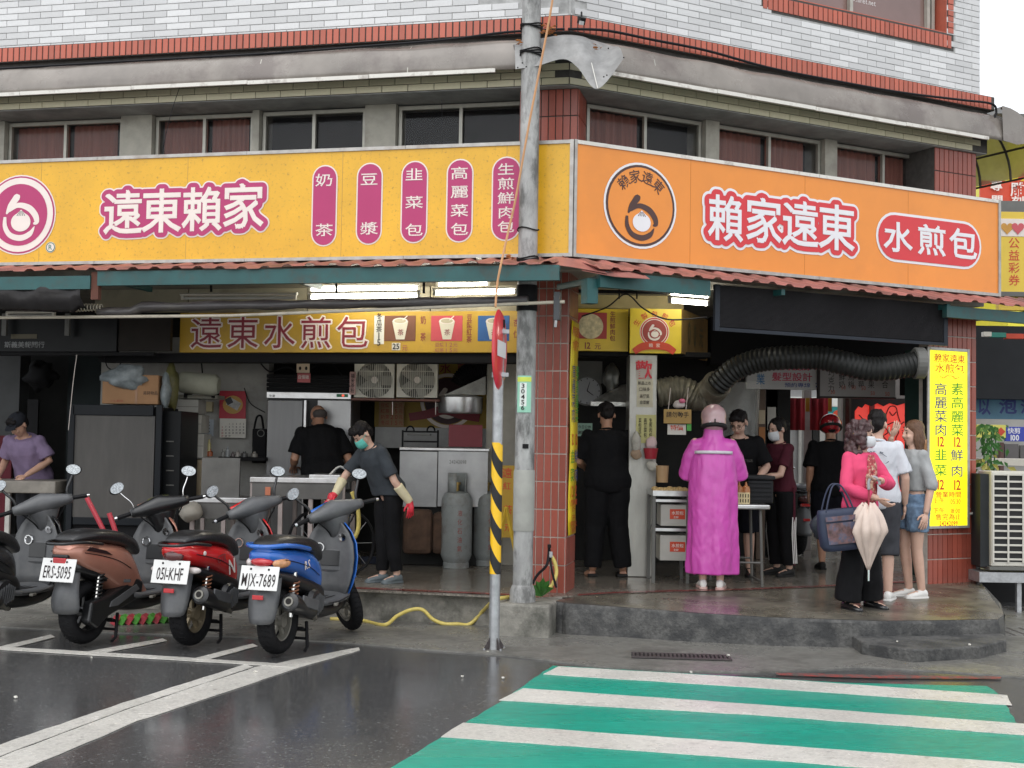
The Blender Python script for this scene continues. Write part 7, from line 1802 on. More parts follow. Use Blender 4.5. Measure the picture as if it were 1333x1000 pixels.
hairb = M('black hair', (.012, .01, .01), rough=.45, var=.3, vs=40, stretch=(4, 4, .6), bump=.5, bs=90)
eyem = M('eye', (.02, .015, .012), rough=.2); browm = M('brow', (.03, .022, .018), rough=.8); lipm = M('lip', (.4, .14, .12), rough=.45)
maskw = M('white mask', (.62, .64, .66), rough=.8, var=.08, vs=20); maskg = M('green mask', (.12, .5, .42), rough=.8, var=.1, vs=20)
def cloth(name, c, **k): return M(name, c, spec=.2, rough=k.pop('rough', .85), var=k.pop('var', .2), vs=k.pop('vs', 7), bump=.25, bs=k.pop('bs', 180), **k)
def limb(mb, pts, rs, seg=12, flat=1): return mb.tube(pts, rs, seg, flat=flat)
def hand(w, d, side, ref=None, curl=.5, spread=1):
    d = V(d).normalized(); ref = V(ref) if ref is not None else (V((0, -1, 0)) if abs(d.y) < .6 else V((-side, 0, 0)))
    lat = (ref - d * ref.dot(d)).normalized(); n = d.cross(lat) * side
    R_ = Matrix((lat, n, d)).transposed()
    palm = MB().ell(w + d * .052, (.039, .017, .052), R_, 12, 8)
    f = MB()
    for k, (o, L) in enumerate(((.03, .068), (.01, .078), (-.01, .072), (-.029, .055))):
        b = w + d * .088 + lat * o; d1 = (d + lat * o * 3 * spread + n * curl * .35).normalized(); d2 = (d * (1 - curl * .5) + n * curl * 1.1 + lat * o * 2 * spread).normalized()
        f.tube([b - d * .02, b, b + d1 * L * .5, b + d1 * L * .5 + d2 * L * .38, b + d1 * L * .5 + d2 * L * .5], [.0092, .0092, .0085, .0075, .004], 7)
    b = w + d * .025 + lat * .03; d1 = (d * .65 + lat * .75).normalized(); d2 = (d * .9 + lat * .25 + n * .4 * curl).normalized()
    f.tube([b - lat * .015, b, b + d1 * .04, b + d1 * .04 + d2 * .03, b + d1 * .04 + d2 * .036], [.011, .0105, .0095, .008, .004], 7)
    return palm, f
def person(label, pos, yaw, H=1.65, lean=0, hp=0, hy=0, aL=None, aR=None, legs=None, sk=skin, shirt=None, pants=None, hair='short', hairm=None, shoes=None, mask=None, gloves=None, hd=(None, None), cap=None, build=1.0, curl=.5, group=None, fem=False, face=True):
    hairm = hairm or hairb
    t = thing('person', label, 'person', W, pos, group, rz=yaw)
    k = H / 1.65; t.scale = (k, k, k)
    T0 = Matrix.Translation((0, 0, .9)) @ Matrix.Rotation(rad(lean), 4, 'X') @ Matrix.Translation((0, 0, -.9))
    T = lambda x, y, z: T0 @ V((x, y, z))
    b = build; sw = (.148 if fem else .168) * b
    rings = [(.80, .125, .085, 0), (.86, .16, .105, 0), (.92, .165, .11, .0), (1.02, .14 if fem else .148, .095, 0), (1.13, .145, .1, 0), (1.25, .16, .108, -.01 if fem else 0), (1.33, .155, .095, .01), (1.385, .10, .07, .015), (1.41, .06, .058, .015)]
    def tor(mb, add=0, z0=0, z1=9, lo=None, flare=0):
        rs = []
        zs = [z for z, *_ in rings if z0 < z < z1]
        zs = ([z0] if z0 > rings[0][0] else []) + zs + ([z1] if z1 < 9 else [])
        for z in zs:
            i = max(0, min(len(rings) - 2, sum(1 for q in rings if q[0] <= z) - 1)); a, c = rings[i], rings[i + 1]; f = (z - a[0]) / (c[0] - a[0])
            rx, ry, dy = [a[j] + (c[j] - a[j]) * f for j in (1, 2, 3)]
            fl = flare * max(0, (1.2 - z)) ; rx, ry = rx * b + add + fl, ry * b + add + fl
            M_ = T0 if z > .9 else Matrix()
            rs.append([M_ @ V((rx * math.copysign(abs(cos(q)) ** .85, cos(q)), dy + ry * sin(q), z)) for q in [2 * pi * j / 20 for j in range(20)]])
        return mb.rings(rs)
    body = MB(); tor(body, -.016)
    nb = T(0, .012, 1.40)
    Mh = Matrix.Translation(nb + T0.to_3x3() @ V((0, -.015, .135))) @ Matrix.Rotation(rad(hy), 4, 'Z') @ Matrix.Rotation(rad(lean * .6 + hp), 4, 'X')
    limb(body, [nb - T0.to_3x3() @ V((0, 0, .06)), nb + T0.to_3x3() @ V((0, -.005, .04)), Mh @ V((0, .015, -.02))], [.062, .05, .05])
    h3 = Mh.to_3x3(); hd_ = MB()
    for c, r in (((0, .012, .03), (.074, .094, .088)), ((0, -.025, -.035), (.06, .066, .072)), ((0, -.042, -.085), (.033, .034, .027)), ((0, -.098, -.018), (.012, .017, .016)), ((0, -.09, .005), (.008, .012, .026)), ((.079, .015, -.01), (.009, .02, .03)), ((-.079, .015, -.01), (.009, .02, .03)), ((.036, -.07, -.025), (.022, .018, .02)), ((-.036, -.07, -.025), (.022, .018, .02))):
        hd_.ell(Mh @ V(c), r, h3, 16, 12)
    body.join(hd_)
    sh = {1: T(sw, .01, 1.335), -1: T(-sw, .01, 1.335)}
    arms = {1: aL or [(.235, .03, 1.08), (.235, -.05, .84)], -1: aR or [(-.235, .03, 1.08), (-.235, -.05, .84)]}
    fing = MB(); glv = MB(); glf = MB()
    for s in (1, -1):
        e, w = V(arms[s][0]), V(arms[s][1])
        limb(body, [T(s * .1, .01, 1.32), sh[s], sh[s].lerp(e, .5), e, e.lerp(w, .35), w], [.036, .038 * b, .039 * b, .037 * b, .037 * b, .026])
        body.ell(sh[s], (.04 * b, .04 * b, .04 * b), None, 10, 8)
        d = hd[0 if s == 1 else 1] or (w - e)
        p_, f_ = hand(w, d, s, curl=curl)
        body.join(p_); fing.join(f_)
        if gloves:
            gm_, lo_ = gloves
            p2 = MB(); limb(p2, [w.lerp(e, .06), w + V(d).normalized() * .03], [.036, .036]); p2.ell(w + V(d).normalized() * .055, (.046, .03, .06), None, 12, 8)
            vox(p2, .009, 'rubber_glove', gloves[0], t, 2, .002, extra=f_); q = MB(); limb(q, [e.lerp(w, .2), e.lerp(w, .6), w], [.052, .048, .038]); vox(q, .01, 'glove_cuff', lo_, t, 2, .004)
    lg = legs or {}
    L = {1: lg.get('L') or [(.095, -.01, .47), (.1, .025, .075)], -1: lg.get('R') or [(-.095, -.01, .47), (-.1, .025, .075)]}
    td = {1: lg.get('tL', (0.12, -1, 0)), -1: lg.get('tR', (-.12, -1, 0))}
    for s in (1, -1):
        kn, an = V(L[s][0]), V(L[s][1]); hp_ = V((s * .085, 0, .86))
        limb(body, [hp_, hp_.lerp(kn, .5), kn, kn.lerp(an, .3), an], [.085 * b, .07 * b, .052 * b, .052 * b, .034])
        d = V(td[s]).normalized(); body.ell(an + d * .06 + V((0, 0, -.035)), (.04, .04, .035), None, 10, 8); limb(body, [an + V((0, 0, -.03)), an + d * .1 + V((0, 0, -.045)), an + d * .165 + V((0, 0, -.05))], [.036, .034, .02])
    vox(body, .0085, 'body', sk, t, 2, extra=fing if not gloves else None)
    if face:
        for s in (1, -1):
            MB().ell(Mh @ V((s * .032, -.083, .012)), (.013, .007, .0055), h3, 10, 6).build('eye', eyem, t, smooth=True)
            MB().tube([Mh @ V((s * .016, -.09, .03)), Mh @ V((s * .034, -.088, .035)), Mh @ V((s * .05, -.078, .03))], [.003, .004, .002], 5).build('eyebrow', browm, t)
        if not mask: MB().ell(Mh @ V((0, -.086, -.058)), (.02, .006, .006), h3, 10, 6).build('mouth', lipm, t, smooth=True)
    if mask:
        mk = MB(); rs = []
        for i in range(7):
            v = i / 6; z = .0 - .1 * v; ring = []
            for j in range(13):
                a = rad(-78 + 156 * j / 12); rr = .0 ; yb_ = -.03
                bx_ = (.068 - .014 * abs(v - .45)) if v < .8 else .052
                by_ = .072 + .016 * sin(pi * v) if v < .9 else .06
                ring.append(Mh @ V((bx_ * sin(a) * 1.08, yb_ - by_ * cos(a) + .0, z)))
            rs.append(ring)
        mk.add([p for r in rs for p in r], [(i * 13 + j, i * 13 + j + 1, (i + 1) * 13 + j + 1, (i + 1) * 13 + j) for i in range(6) for j in range(12)])
        o = mk.build('face_mask', mask, t, smooth=True); q = o.modifiers.new('s', 'SOLIDIFY'); q.thickness = .004
        for s in (1, -1): MB().tube([Mh @ V((s * .07, -.04, -.01)), Mh @ V((s * .083, .0, .005)), Mh @ V((s * .08, .03, .0))], .0025, 4).build('mask_loop', mask, t)
    # hair
    if hair:
        m = MB(); e_ = lambda c, r: m.ell(Mh @ V(c), r, h3, 14, 10)
        if hair in ('short', 'buzz'):
            g = .0 if hair == 'short' else -.008
            e_((0, .022, .052), (.084 + g, .096 + g, .082 + g)); e_((0, .06, .0), (.07, .055, .075))
            if hair == 'short':
                e_((0, -.045, .095), (.06, .045, .035)); e_((.03, -.05, .085), (.04, .04, .03)); e_((-.035, -.05, .085), (.04, .04, .03))
        elif hair == 'bald': e_((0, .05, .0), (.078, .062, .05))
        elif hair == 'bun':
            e_((0, .022, .052), (.083, .094, .08)); e_((0, .06, .0), (.068, .05, .07)); e_((0, .13, .02), (.04, .045, .04)); e_((.068, -.02, .03), (.016, .04, .05)); e_((-.068, -.02, .03), (.016, .04, .05))
        elif hair == 'long':
            e_((0, .022, .05), (.086, .098, .083)); e_((0, .06, -.05), (.085, .06, .12)); e_((.074, .02, -.06), (.026, .06, .13)); e_((-.074, .02, -.06), (.026, .06, .13))
        elif hair == 'curly':
            r_ = random.Random(7)
            for i in range(90):
                a, z = r_.uniform(0, 2 * pi), r_.uniform(-.17, .12); rr = .088 if z < .05 else .088 * math.sqrt(max(.05, 1 - ((z - .05) / .085) ** 2))
                x, y = rr * cos(a), .025 + (rr + .012) * sin(a)
                if y < -.035 and z < .055: continue
                s_ = r_.uniform(.022, .036) ; e_((x, y, z), (s_, s_, s_))
            e_((0, .03, .045), (.085, .09, .08)); e_((0, .07, -.09), (.09, .055, .09))
        o = vox(m, .009, 'hair', hairm, t, 1, .012 if hair in ('short', 'curly') else .006, 34 if hair != 'long' else 26)
    if cap:
        m = MB(); m.ell(Mh @ V((0, .012, .06)), (.092, .108, .08), h3, 18, 12); vox(m, .01, 'cap', cap, t, 1)
        MB().add([Mh @ V((.075 * sin(a) * (1 + .1 * v), -.07 - .075 * v * cos(a * .8), .055 - .02 * v)) for v in (0, 1) for a in [rad(-75 + 150 * j / 10) for j in range(11)]], [(j, j + 1, 12 + j, 11 + j) for j in range(10)]).build('cap_peak', cap, t, smooth=True)
    # clothes
    if shirt:
        mt, slv, hem, loose = shirt['m'], shirt.get('sleeve', .72), shirt.get('hem', .84), shirt.get('loose', .014)
        m = MB(); tor(m, loose, hem, 1.385, flare=shirt.get('flare', .02))
        for s in (1, -1):
            e, w = V(arms[s][0]), V(arms[s][1]); w2 = e.lerp(w, .93)
            if slv <= 1: pts = [T(s * .08, .01, 1.325), sh[s], sh[s].lerp(e, slv * .5), sh[s].lerp(e, slv)]; rs = [.052, (.054 + loose * .25) * b, (.055 + loose * .4) * b, (.056 + loose * .6) * b]
            else:
                f = slv - 1; pts = [T(s * .08, .01, 1.315), sh[s], sh[s].lerp(e, .5), e, e.lerp(w2, f * .5), e.lerp(w2, f)]; rs = [.052, (.054 + loose * .3) * b, (.053 + loose * .6) * b, (.053 + loose * .6) * b, .05 + loose * .5, .042 + loose * .6]
            limb(m, pts, rs); m.ell(sh[s], [(.054 + loose * .25) * b] * 3, None, 10, 8)
        o = vox(m, .0105, shirt.get('name', 't_shirt'), mt, t, 4, shirt.get('wr', .010), shirt.get('wsc', 10), zf=.7)
        nk = MB().tube([nb + T0.to_3x3() @ V((.066 * cos(a), .064 * sin(a) - .002, -.012 + .012 * sin(a))) for a in [2 * pi * j / 18 for j in range(18)]], .011, 6, closed=True)
        nk.build('collar', mt, t, smooth=True)
    if pants:
        mt, end, fl = pants['m'], pants.get('end', .95), pants.get('flare', 0)
        m = MB(); tor(m, .012, .80, pants.get('waist', 1.0))
        for s in (1, -1):
            kn, an = V(L[s][0]), V(L[s][1]); hp_ = V((s * .085, 0, .87)); tot = [hp_, hp_.lerp(kn, .5), kn, kn.lerp(an, .5), an]
            w_ = pants.get('w', .012); rr = [.098 * b + w_, .085 * b + w_, .064 * b + w_ + fl * .3, .06 * b + w_ + fl * .7, .052 + w_ + fl]
            f = end * 4; n = int(f); P = tot[:n + 1]; Q = rr[:n + 1]
            if n < 4 and f > n: P.append(tot[n].lerp(tot[n + 1], f - n)); Q.append(rr[n] + (rr[n + 1] - rr[n]) * (f - n))
            limb(m, P, Q, 14)
        vox(m, .0115, pants.get('name', 'trousers'), mt, t, 3, pants.get('wr', .010), pants.get('wsc', 9), zf=.6)
    if shoes:
        mt, so_ = shoes
        for s in (1, -1):
            an = V(L[s][1]); d = V(td[s]).normalized(); l_ = V((-d.y, d.x, 0)).normalized(); u = l_.cross(d) * -1
            if u.z < 0: u = -u
            m = MB()
            for f, hw, h in ((-.055, .034, .075), (-.02, .04, .085), (.04, .042, .07), (.1, .047, .055), (.15, .045, .045), (.185, .025, .03)): pass
            rs = [[an + d * f + l_ * (hw * cos(q)) + u * (-.072 + h * .5 + h * .5 * sin(q)) for q in [2 * pi * j / 12 for j in range(12)]] for f, hw, h in ((-.06, .022, .06), (-.045, .034, .085), (0, .04, .095), (.06, .042, .07), (.11, .047, .056), (.155, .042, .045), (.185, .02, .028))]
            MB().rings(rs).build('shoe', mt, t, smooth=True, sub=1)
            rs = [[an + d * f + l_ * (x * hw) + u * z for x, z in ((-1, -.077), (1, -.077), (1, -.056), (-1, -.056))] for f, hw in ((-.064, .024), (-.045, .037), (.04, .041), (.11, .049), (.16, .043), (.19, .02))]
            MB().rings(rs).build('sole', so_, t, bev=.003)
    t['_'] = 0; del t['_']
    return t, Mh, T0, sh
blackc = cloth('black cotton', (.005, .005, .006)); blackc2 = cloth('black knit', (.006, .006, .007)); navyc = cloth('navy black cotton', (.006, .0065, .011)); greyc = cloth('slate cotton', (.045, .052, .06), var=.25); purp = cloth('mauve cotton', (.22, .165, .26)); maroonc = cloth('maroon jersey', (.075, .014, .024)); pinkc = cloth('pink cardigan knit', (.68, .075, .17), var=.1); whitec = cloth('white cotton', (.6, .62, .66), var=.08); lgrey = cloth('grey marl', (.36, .37, .37), var=.14); denim = cloth('washed denim', (.16, .24, .35), var=.4, vs=14); dkgrey = cloth('dark grey shorts', (.05, .052, .06)); rain = M('magenta raincoat', (.56, .075, .4), rough=.35, var=.12, vs=5, bump=.35, bs=14, coat=.12)
rubw = M('white rubber', (.7, .69, .66), rough=.5, var=.06); rubk = M('black rubber', (.02, .02, .02), rough=.6); clog = M('grey clog', (.12, .145, .155), rough=.5)
FZ = .279
def ps_(px, py, z=FZ): return G(px, py, z)
# 1 purple shirt man behind the counter
p = at(45, 620, 13.0); p.z = FZ
person('person in a mauve t-shirt and dark cap bent over the left counter', p, rad(-12), 1.58, 30, 22, -18, [(.27, -.16, 1.08), (.13, -.36, .93)], [(-.27, -.12, 1.08), (-.2, -.36, .9)], sk=skin, shirt=dict(m=purp, sleeve=.8, hem=.86, loose=.03), pants=dict(m=dkgrey), shoes=(rubk, rubk), cap=cloth('dark cap', (.02, .022, .028)), build=1.08)
# 2 man in black bent at the fridge
p = at(421, 620, 13.15); p.z = FZ
person('person in black t-shirt seen from behind leaning into the open fridge', p, rad(200), 1.74, 30, 20, 10, [(.25, -.2, 1.03), (.22, -.42, .95)], [(-.27, -.08, 1.02), (-.25, -.3, .9)], sk=skin3, shirt=dict(m=blackc, sleeve=.8, hem=.85, loose=.03), pants=dict(m=blackc2), hair='bald', hairm=M('grey stubble', (.07, .06, .055), rough=.8), shoes=(rubk, rubk), build=1.15, face=False)
# 3 man in slate t-shirt, green mask and long gloves
p = ps_(504, 758)
t3 = person('person in slate t-shirt, green mask and red and cream rubber gloves', p, rad(-52), 1.53, 30, 28, -8, [(.255, -.1, 1.0), (.29, .06, .80)], [(-.25, -.36, 1.04), (-.2, -.5, .86)], {'L': [(.07, .0, .46), (.085, .06, .075)], 'R': [(-.06, -.03, .46), (-.05, -.02, .075)]}, sk=skin2, shirt=dict(m=greyc, sleeve=.8, hem=.80, loose=.03, flare=.05, wr=.01), pants=dict(m=blackc2, w=.008), mask=maskg, shoes=(clog, clog), gloves=(M('red rubber glove', (.62, .03, .05), rough=.4), M('cream glove cuff', (.62, .55, .36), rough=.6)), hd=((.05, .05, -1), (-.05, -.7, -.6)))
# 4 man in black at the griddle, from behind
p = ps_(789, 750)
person('person all in black seen from behind at the griddle by the column', p, rad(186), 1.70, 8, 30, 0, [(.26, -.1, 1.08), (.16, -.32, 1.02)], [(-.28, -.06, 1.07), (-.2, -.3, 1.0)], {'L': [(.11, -.01, .47), (.135, .02, .06)], 'R': [(-.11, -.01, .47), (-.16, .02, .06)], 'tL': (.25, -1, 0), 'tR': (-.3, -1, 0)}, sk=skin3, shirt=dict(m=blackc, sleeve=.85, hem=.76, loose=.035, flare=.05), pants=dict(m=blackc2, w=.03, end=.97), hair='short', face=False, build=1.1)
for dx in (-.155, .135):
    q = p + V((-dx, .04, 0)); MB().obox(q + V((0, 0, .013)), (.1, .26, .026)).build('slipper', rubk, bev=.01, label='black slipper under the %s foot of the man at the griddle' % ('right' if dx < 0 else 'left'), cat='slipper')
# 5 pink raincoat
p = ps_(927, 766); yw = rad(172)
t5, Mh, T0, sh = person('person in long magenta raincoat and pale pink helmet, seen from behind', p, yw, 1.64, 4, 12, 4, [(.235, -.06, 1.05), (.15, -.28, 1.03)], [(-.235, -.06, 1.05), (-.15, -.28, 1.03)], {'L': [(.08, 0, .46), (.085, .02, .075)], 'R': [(-.08, 0, .46), (-.07, .03, .075)]}, sk=skin2, hair=None, shoes=(rubw, M('pinkish sole', (.6, .4, .36))), face=True)
m = MB(); rs = []
prof = [(.135, .225, .16), (.3, .225, .16), (.5, .225, .155), (.7, .22, .155), (.9, .22, .15), (1.05, .22, .15), (1.2, .205, .145), (1.28, .165, .125), (1.34, .12, .105), (1.4, .092, .09), (1.49, .088, .092)]
P = spline([V(q) for q in prof], 5)
for q in P:
    ring = []
    for j in range(64):
        a = 2 * pi * j / 64; f = max(0, 1.1 - q.x)
        w_ = 1 + f * .07 * sin(a * 7 + 1.2 * sin(q.x * 3)) + f * .05 * sin(a * 11 + q.x * 2.2) + .05 * noise.noise(V((cos(a) * 2.5, sin(a) * 2.5, q.x * 3))) + .03 * noise.noise(V((cos(a) * 6, sin(a) * 6, q.x * 9)))
        ring.append(T0 @ V((q.y * w_ * cos(a), .01 + q.z * w_ * sin(a), q.x)) if q.x > .9 else V((q.y * w_ * cos(a), .01 + q.z * w_ * sin(a), q.x)))
    rs.append(ring)
m.rings(rs)
for s, (e, w) in ((1, ((.235, -.06, 1.05), (.15, -.28, 1.03))), (-1, ((-.235, -.06, 1.05), (-.15, -.28, 1.03)))): limb(m, [T0 @ V((s * .06, .01, 1.3)), sh[s] - V((s * .012, 0, .035)), sh[s].lerp(V(e), .5), V(e), V(e).lerp(V(w), .9)], [.088, .08, .08, .088, .08], 16)
vox(m, .0095, 'raincoat', rain, t5, 2, .007, 12, zf=.1)
rs = [(x, T0 @ V((x, .008 + .152 * math.sqrt(max(0, 1 - (x / .215) ** 2)), z))) for z in (1.222, 1.25) for x in np.linspace(-.17, .17, 11)]
o = MB().add([q[1] + V((0, .006, 0)) for q in rs], [(j, j + 1, 12 + j, 11 + j) for j in range(10)]).build('reflective_strip', M('silver strip', (.6, .57, .62), rough=.4), t5, smooth=True); q = o.modifiers.new('s', 'SOLIDIFY'); q.thickness = .004
def helmet(par, Mh, col, full=True):
    h3 = Mh.to_3x3(); m = MB(); m.ell(Mh @ V((0, .015, .04)), (.118, .142, .115), h3, 24, 16); m.ell(Mh @ V((0, .03, -.02)), (.114, .118, .1), h3, 20, 12) if full else None
    o = vox(m, .011, 'helmet', col, par, 3)
    MB().rings([[Mh @ V((.122 * cos(a) * k, .03 + .128 * sin(a) * k, z)) for a in [2 * pi * j / 30 for j in range(30)]] for k, z in ((.97, -.085 if full else -.02), (1.0, -.075 if full else -.01), (1.0, -.055 if full else .005))]).build('helmet_trim', rubk, par, smooth=True)
    MB().obox(Mh @ V((0, .148, -.045 if full else .02)), (.012, .016, .05), par.rotation_euler.z * 0).build('helmet_clip', rubk, par, bev=.004)
    for s in (-1, 1): MB().ell(Mh @ V((s * .045, .138, -.05 if full else .0)), (.01, .006, .007), h3, 10, 6).build('rivet', chro, par, smooth=True)
helmet(t5, Mh, M('pale pink helmet', (.42, .27, .28), rough=.2, coat=.6, var=.05))
# 6 vendor with glasses
p = at(962, 720, 12.75); p.z = FZ
t6, Mh, T0, sh = person('person with glasses in black t-shirt and shorts serving behind the steel table', p, rad(-14), 1.67, 18, 24, -14, [(.27, -.12, 1.08), (.2, -.36, .98)], [(-.25, -.1, 1.08), (-.1, -.34, .98)], sk=skin2, shirt=dict(m=blackc, sleeve=.85, hem=.8, loose=.025), pants=dict(m=navyc, end=.55, w=.03), shoes=(rubk, rubk), build=1.08)
for s in (1, -1): MB().tube([Mh @ V((s * .034 + .022 * cos(a), -.098, .008 + .017 * sin(a))) for a in [2 * pi * j / 12 for j in range(12)]], .002, 4, closed=True).build('glasses_rim', rubk, t6); MB().tube([Mh @ V((s * .056, -.096, .012)), Mh @ V((s * .08, .01, .01))], .002, 4).build('glasses_arm', rubk, t6)
put([(c, (i - 1.5) * .03, 0, .03, .03, 0) for i, c in enumerate('水煎包店')], 0).tf(T0 @ Matrix.Translation((.08, -.15, 1.2))).build('lettering', MATS['bracket grey'], t6)
# 7 woman in maroon
p = ps_(1017, 749)
t7, Mh, T0, sh = person('person in maroon top and white mask reaching over the grey food box', p, rad(-62), 1.58, 6, 14, 0, [(.21, -.2, 1.06), (.12, -.44, 1.02)], [(-.21, -.2, 1.07), (-.08, -.44, 1.02)], sk=skin2, shirt=dict(m=maroonc, sleeve=.7, hem=.88, loose=.014, wr=.005), pants=dict(m=blackc2, w=.02, wr=.005), hair='bun', mask=maskw, shoes=(rubk, rubk), fem=True, curl=.3)
for s in (1, -1):
    MB().tube([V((s * .19, .0, .93)), V((s * .2, 0, .7)), V((s * .19, 0, .45)), V((s * .182, .02, .12))], [.012, .014, .014, .014], 6).build('trouser_stripe', MATS['maroon jersey'], t7)
    for d in (-.022, .0, .022): MB().tube([V((s * .202, d, .62)), V((s * .208, d - .012, .45)), V((s * .196, d + .02, .14))], .006, 5).build('white_stripe', rubw, t7)
# 8 man in red helmet walking away
p = ps_(1082, 742, .276)
t8, Mh, T0, sh = person('person in red helmet and black clothes walking away down the passage', p, rad(176), 1.62, 7, 18, 0, None, None, {'L': [(.09, -.09, .47), (.09, -.04, .075)], 'R': [(-.09, -.02, .47), (-.09, .28, .2)], 'tR': (-.1, -.55, -.8)}, sk=skin3, shirt=dict(m=blackc, sleeve=.9, hem=.76, loose=.035), pants=dict(m=navyc, end=.56, w=.035), hair='buzz', shoes=(rubk, rubk), build=1.12, face=False)
helmet(t8, Mh, M('red helmet paint', (.33, .012, .02), rough=.15, coat=.8, var=.05), False)
# 9 woman with pink cardigan
p = ps_(1119, 793, .232)
t9, Mh, T0, sh = person('person with curly hair and pink cardigan holding a closed cream umbrella', p, rad(32), 1.56, 2, 4, 34, [(.21, -.14, 1.1), (-.05, -.27, 1.15)], [(-.24, -.06, 1.07), (-.06, -.26, .99)], {'L': [(.11, -.02, .46), (.15, .02, .07)], 'R': [(-.1, -.01, .46), (-.125, .03, .07)]}, sk=skin2, shirt=dict(m=pinkc, sleeve=1.85, hem=.83, loose=.016, name='cardigan', wr=.008), pants=dict(m=blackc2, w=.018, flare=.05, end=.99), hair='curly', hairm=M('plum brown hair', (.06, .028, .03), rough=.4, var=.5, vs=30, bump=.7, bs=60), mask=maskw, shoes=(M('black leather shoe', (.012, .012, .013), rough=.2, coat=.5), rubk), fem=True, hd=((-1, .05, .05), (.55, -.45, -.5)), curl=.8)
fl = M('floral blouse', (.3, .04, .05), rough=.8, var=.9, vs=26, dirt=.95, dcol=(.65, .55, .38), ds=24, dthr=.47)
rs = [[T0 @ V((hw * u, -.126 - .03 * (1 - u * u) + (.02 if z > 1.3 else 0), z)) for u in np.linspace(-1, 1, 7)] for z, hw in ((.86, .055), (1.0, .065), (1.15, .075), (1.28, .06), (1.37, .035))]
o = MB().add([q for r in rs for q in r], [(i * 7 + j, i * 7 + j + 1, (i + 1) * 7 + j + 1, (i + 1) * 7 + j) for i in range(4) for j in range(6)]).build('blouse_front', fl, t9, smooth=True); q = o.modifiers.new('s', 'SOLIDIFY'); q.thickness = .006
PM9 = t9.matrix_world.copy()
def loc9(x, y, z): return W.m.inverted() @ (Matrix.Translation(p) @ Matrix.Rotation(rad(32), 4, 'Z') @ Matrix.Scale(1.56 / 1.65, 4) @ V((x, y, z)))
hdl = at(1131, 644, p.y - .30)
ub = thing('umbrella', 'closed cream umbrella hanging point down from the woman in pink', 'umbrella', W, hdl)
cre = M('cream umbrella cloth', (.62, .5, .43), rough=.6, var=.15, vs=5)
rs = []
for i in range(14):
    f = i / 13; z = -.09 - .52 * f; r = float(np.interp(f, (0, .12, .38, .7, 1), (.045, .095, .13, .066, .011)))
    rs.append([hdl + V((r * (.72 + .45 * abs(sin(a * 4 + f * 1.2)) ** .6 + .12 * noise.noise(V((cos(a) * 3, sin(a) * 3, f * 4)))) * cos(a), r * (.72 + .45 * abs(sin(a * 4 + f * 1.2)) ** .6 + .12 * noise.noise(V((cos(a) * 3, sin(a) * 3, f * 4)))) * sin(a), z + .03 * sin(a * 7) * (1 - f))) for a in [2 * pi * j / 48 for j in range(48)]])
MB().rings(rs).build('canopy', cre, ub, smooth=True); MB().tube([hdl + V((0, 0, -.6)), hdl + V((0, 0, -.7))], [.011, .009], 8).build('ferrule', chro, ub); MB().tube([hdl + V((0, 0, -.1)), hdl + V((0, 0, .06))], .009, 8).build('shaft', M('umbrella shaft', (.3, .03, .05)), ub)
MB().tube(spline([hdl + V((0, 0, .04)), hdl + V((.0, 0, .11)), hdl + V((.035, 0, .145)), hdl + V((.08, 0, .12)), hdl + V((.085, 0, .08))], 5), .013, 8).build('handle', M('grey umbrella handle', (.35, .34, .36), rough=.3), ub, smooth=True)
bgm = M('patterned bag panel', (.12, .06, .06), rough=.6, var=.9, vs=16, dirt=.9, dcol=(.05, .07, .12), ds=14, dthr=.46); bgn = M('navy bag cloth', (.025, .035, .07), rough=.6, var=.3)
bc_ = at(1092, 684, p.y - .22); hb_ = thing('shoulder_bag', 'navy shoulder bag with dark floral panel on the arm of the woman in pink', 'bag', W, bc_)
BM = Matrix.Translation(bc_) @ Matrix.Rotation(rad(8), 4, 'Z') @ Matrix.Rotation(rad(-6), 4, 'Y')
m = MB().rings([[V((hw * math.copysign(abs(cos(a)) ** .5, cos(a)), .07 * math.copysign(abs(sin(a)) ** .7, sin(a)) * (1.2 - (z + .2)), z)) for a in [2 * pi * j / 28 for j in range(28)]] for z, hw in ((-.2, .14), (-.16, .17), (-.02, .18), (.1, .175), (.135, .165))]).tf(BM); m.build('body', bgn, hb_, smooth=True)
for z0, z1 in ((-.14, .03), (.045, .085)): MB().add([(hw * u, -.092 + .012 * u * u + (z - .0) * .12, z) for z in (z0, z1) for hw in (.14,) for u in np.linspace(-1, 1, 8)], [(j, j + 1, 9 + j, 8 + j) for j in range(7)]).tf(BM @ Matrix.Translation((0, -.008, 0))).build('panel', bgm, hb_, smooth=True)
for s in (-1, 1): MB().tube(spline([BM @ V((-.12, s * .05, .12)), BM @ V((-.08, s * .045, .24)), BM @ V((-.03, s * .03, .33)), BM @ V((.03, s * .03, .33)), BM @ V((.08, s * .045, .24)), BM @ V((.12, s * .05, .12))], 6), .0075, 6).build('strap', bgn, hb_, smooth=True)
lump('plastic_bag', 'dark translucent bag hanging behind the floral shoulder bag', 'bag', (1058, 672, 1086, 705), 10.9, .12, M('dark bag film', (.03, .035, .045), rough=.25, bump=.6, bs=20), 14, .3)
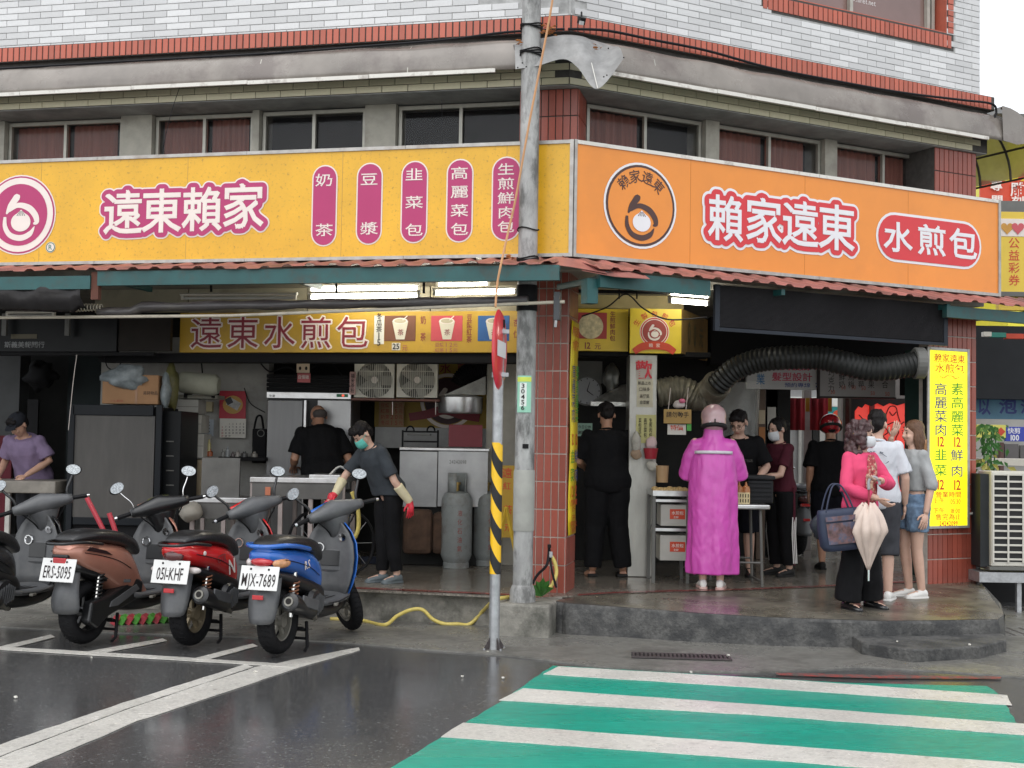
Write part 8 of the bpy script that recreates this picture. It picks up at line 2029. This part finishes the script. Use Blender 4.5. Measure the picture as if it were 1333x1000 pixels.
# 10 man in white printed t-shirt
p = ps_(1141, 781, .242)
t10, Mh, T0, sh = person('person in white printed t-shirt standing behind the woman in pink', p, rad(160), 1.66, 2, 8, -6, [(.23, -.02, 1.07), (.2, -.2, .9)], [(-.24, .0, 1.07), (-.23, -.1, .84)], sk=skin2, shirt=dict(m=whitec, sleeve=.85, hem=.78, loose=.03, flare=.04), pants=dict(m=dkgrey, end=.6, w=.03), shoes=(rubw, rubw), hair='short', face=True)
m = MB(); r_ = random.Random(9)
for i in range(26):
    x, z = r_.uniform(-.1, .12), r_.uniform(1.0, 1.3); y = .128 + .01 * (1 - (x / .16) ** 2)
    ribbon([(x, z), (x + r_.uniform(-.03, .03), z + r_.uniform(-.03, .03)), (x + r_.uniform(-.03, .03), z + r_.uniform(-.04, .04))], [.003, .007, .003], y + .018, 4, m)
m.tf(T0).build('back_print', M('faded print ink', (.08, .1, .13)), t10)
# 11 girl in grey top and denim shorts
p = ps_(1188, 778, .243)
hm2 = M('brown to blond hair', (.11, .05, .022), rough=.38, var=.45, vs=8, stretch=(14, 14, 1), bump=.6, bs=25)
t11, Mh, T0, sh = person('person in grey top and denim shorts with long brown hair, hand at forehead', p, rad(-76), 1.58, 0, 4, 0, [(.21, .06, 1.05), (.22, .0, .80)], [(-.2, -.2, 1.2), (-.04, -.2, 1.5)], {'L': [(.07, .0, .46), (.075, .05, .075)], 'R': [(-.07, -.04, .47), (-.06, -.0, .075)]}, sk=skin2, shirt=dict(m=lgrey, sleeve=1.15, hem=1.0, loose=.012, flare=-.03, name='top'), pants=dict(m=denim, end=.3, w=.02, name='denim_shorts', waist=.97, wr=.01, wsc=20), hair='long', hairm=hm2, shoes=(rubw, rubw), fem=True, hd=(None, (.3, .25, .8)), curl=.35)
m = MB(); rs = []
for i in range(10):
    f = i / 9; z = -.06 - .36 * f
    rs.append([Mh @ V(((.085 - .02 * f) * cos(a) * (1 + .1 * sin(7 * a)), .075 + (.045 - .012 * f) * sin(a) * (1 + .15 * sin(9 * a + f * 3)), z)) for a in [2 * pi * j / 28 for j in range(28)]])
m.rings(rs).build('hair_length', M('hair ends', (.33, .16, .065), rough=.4, var=.4, vs=6, stretch=(14, 14, 1)), t11, smooth=True)
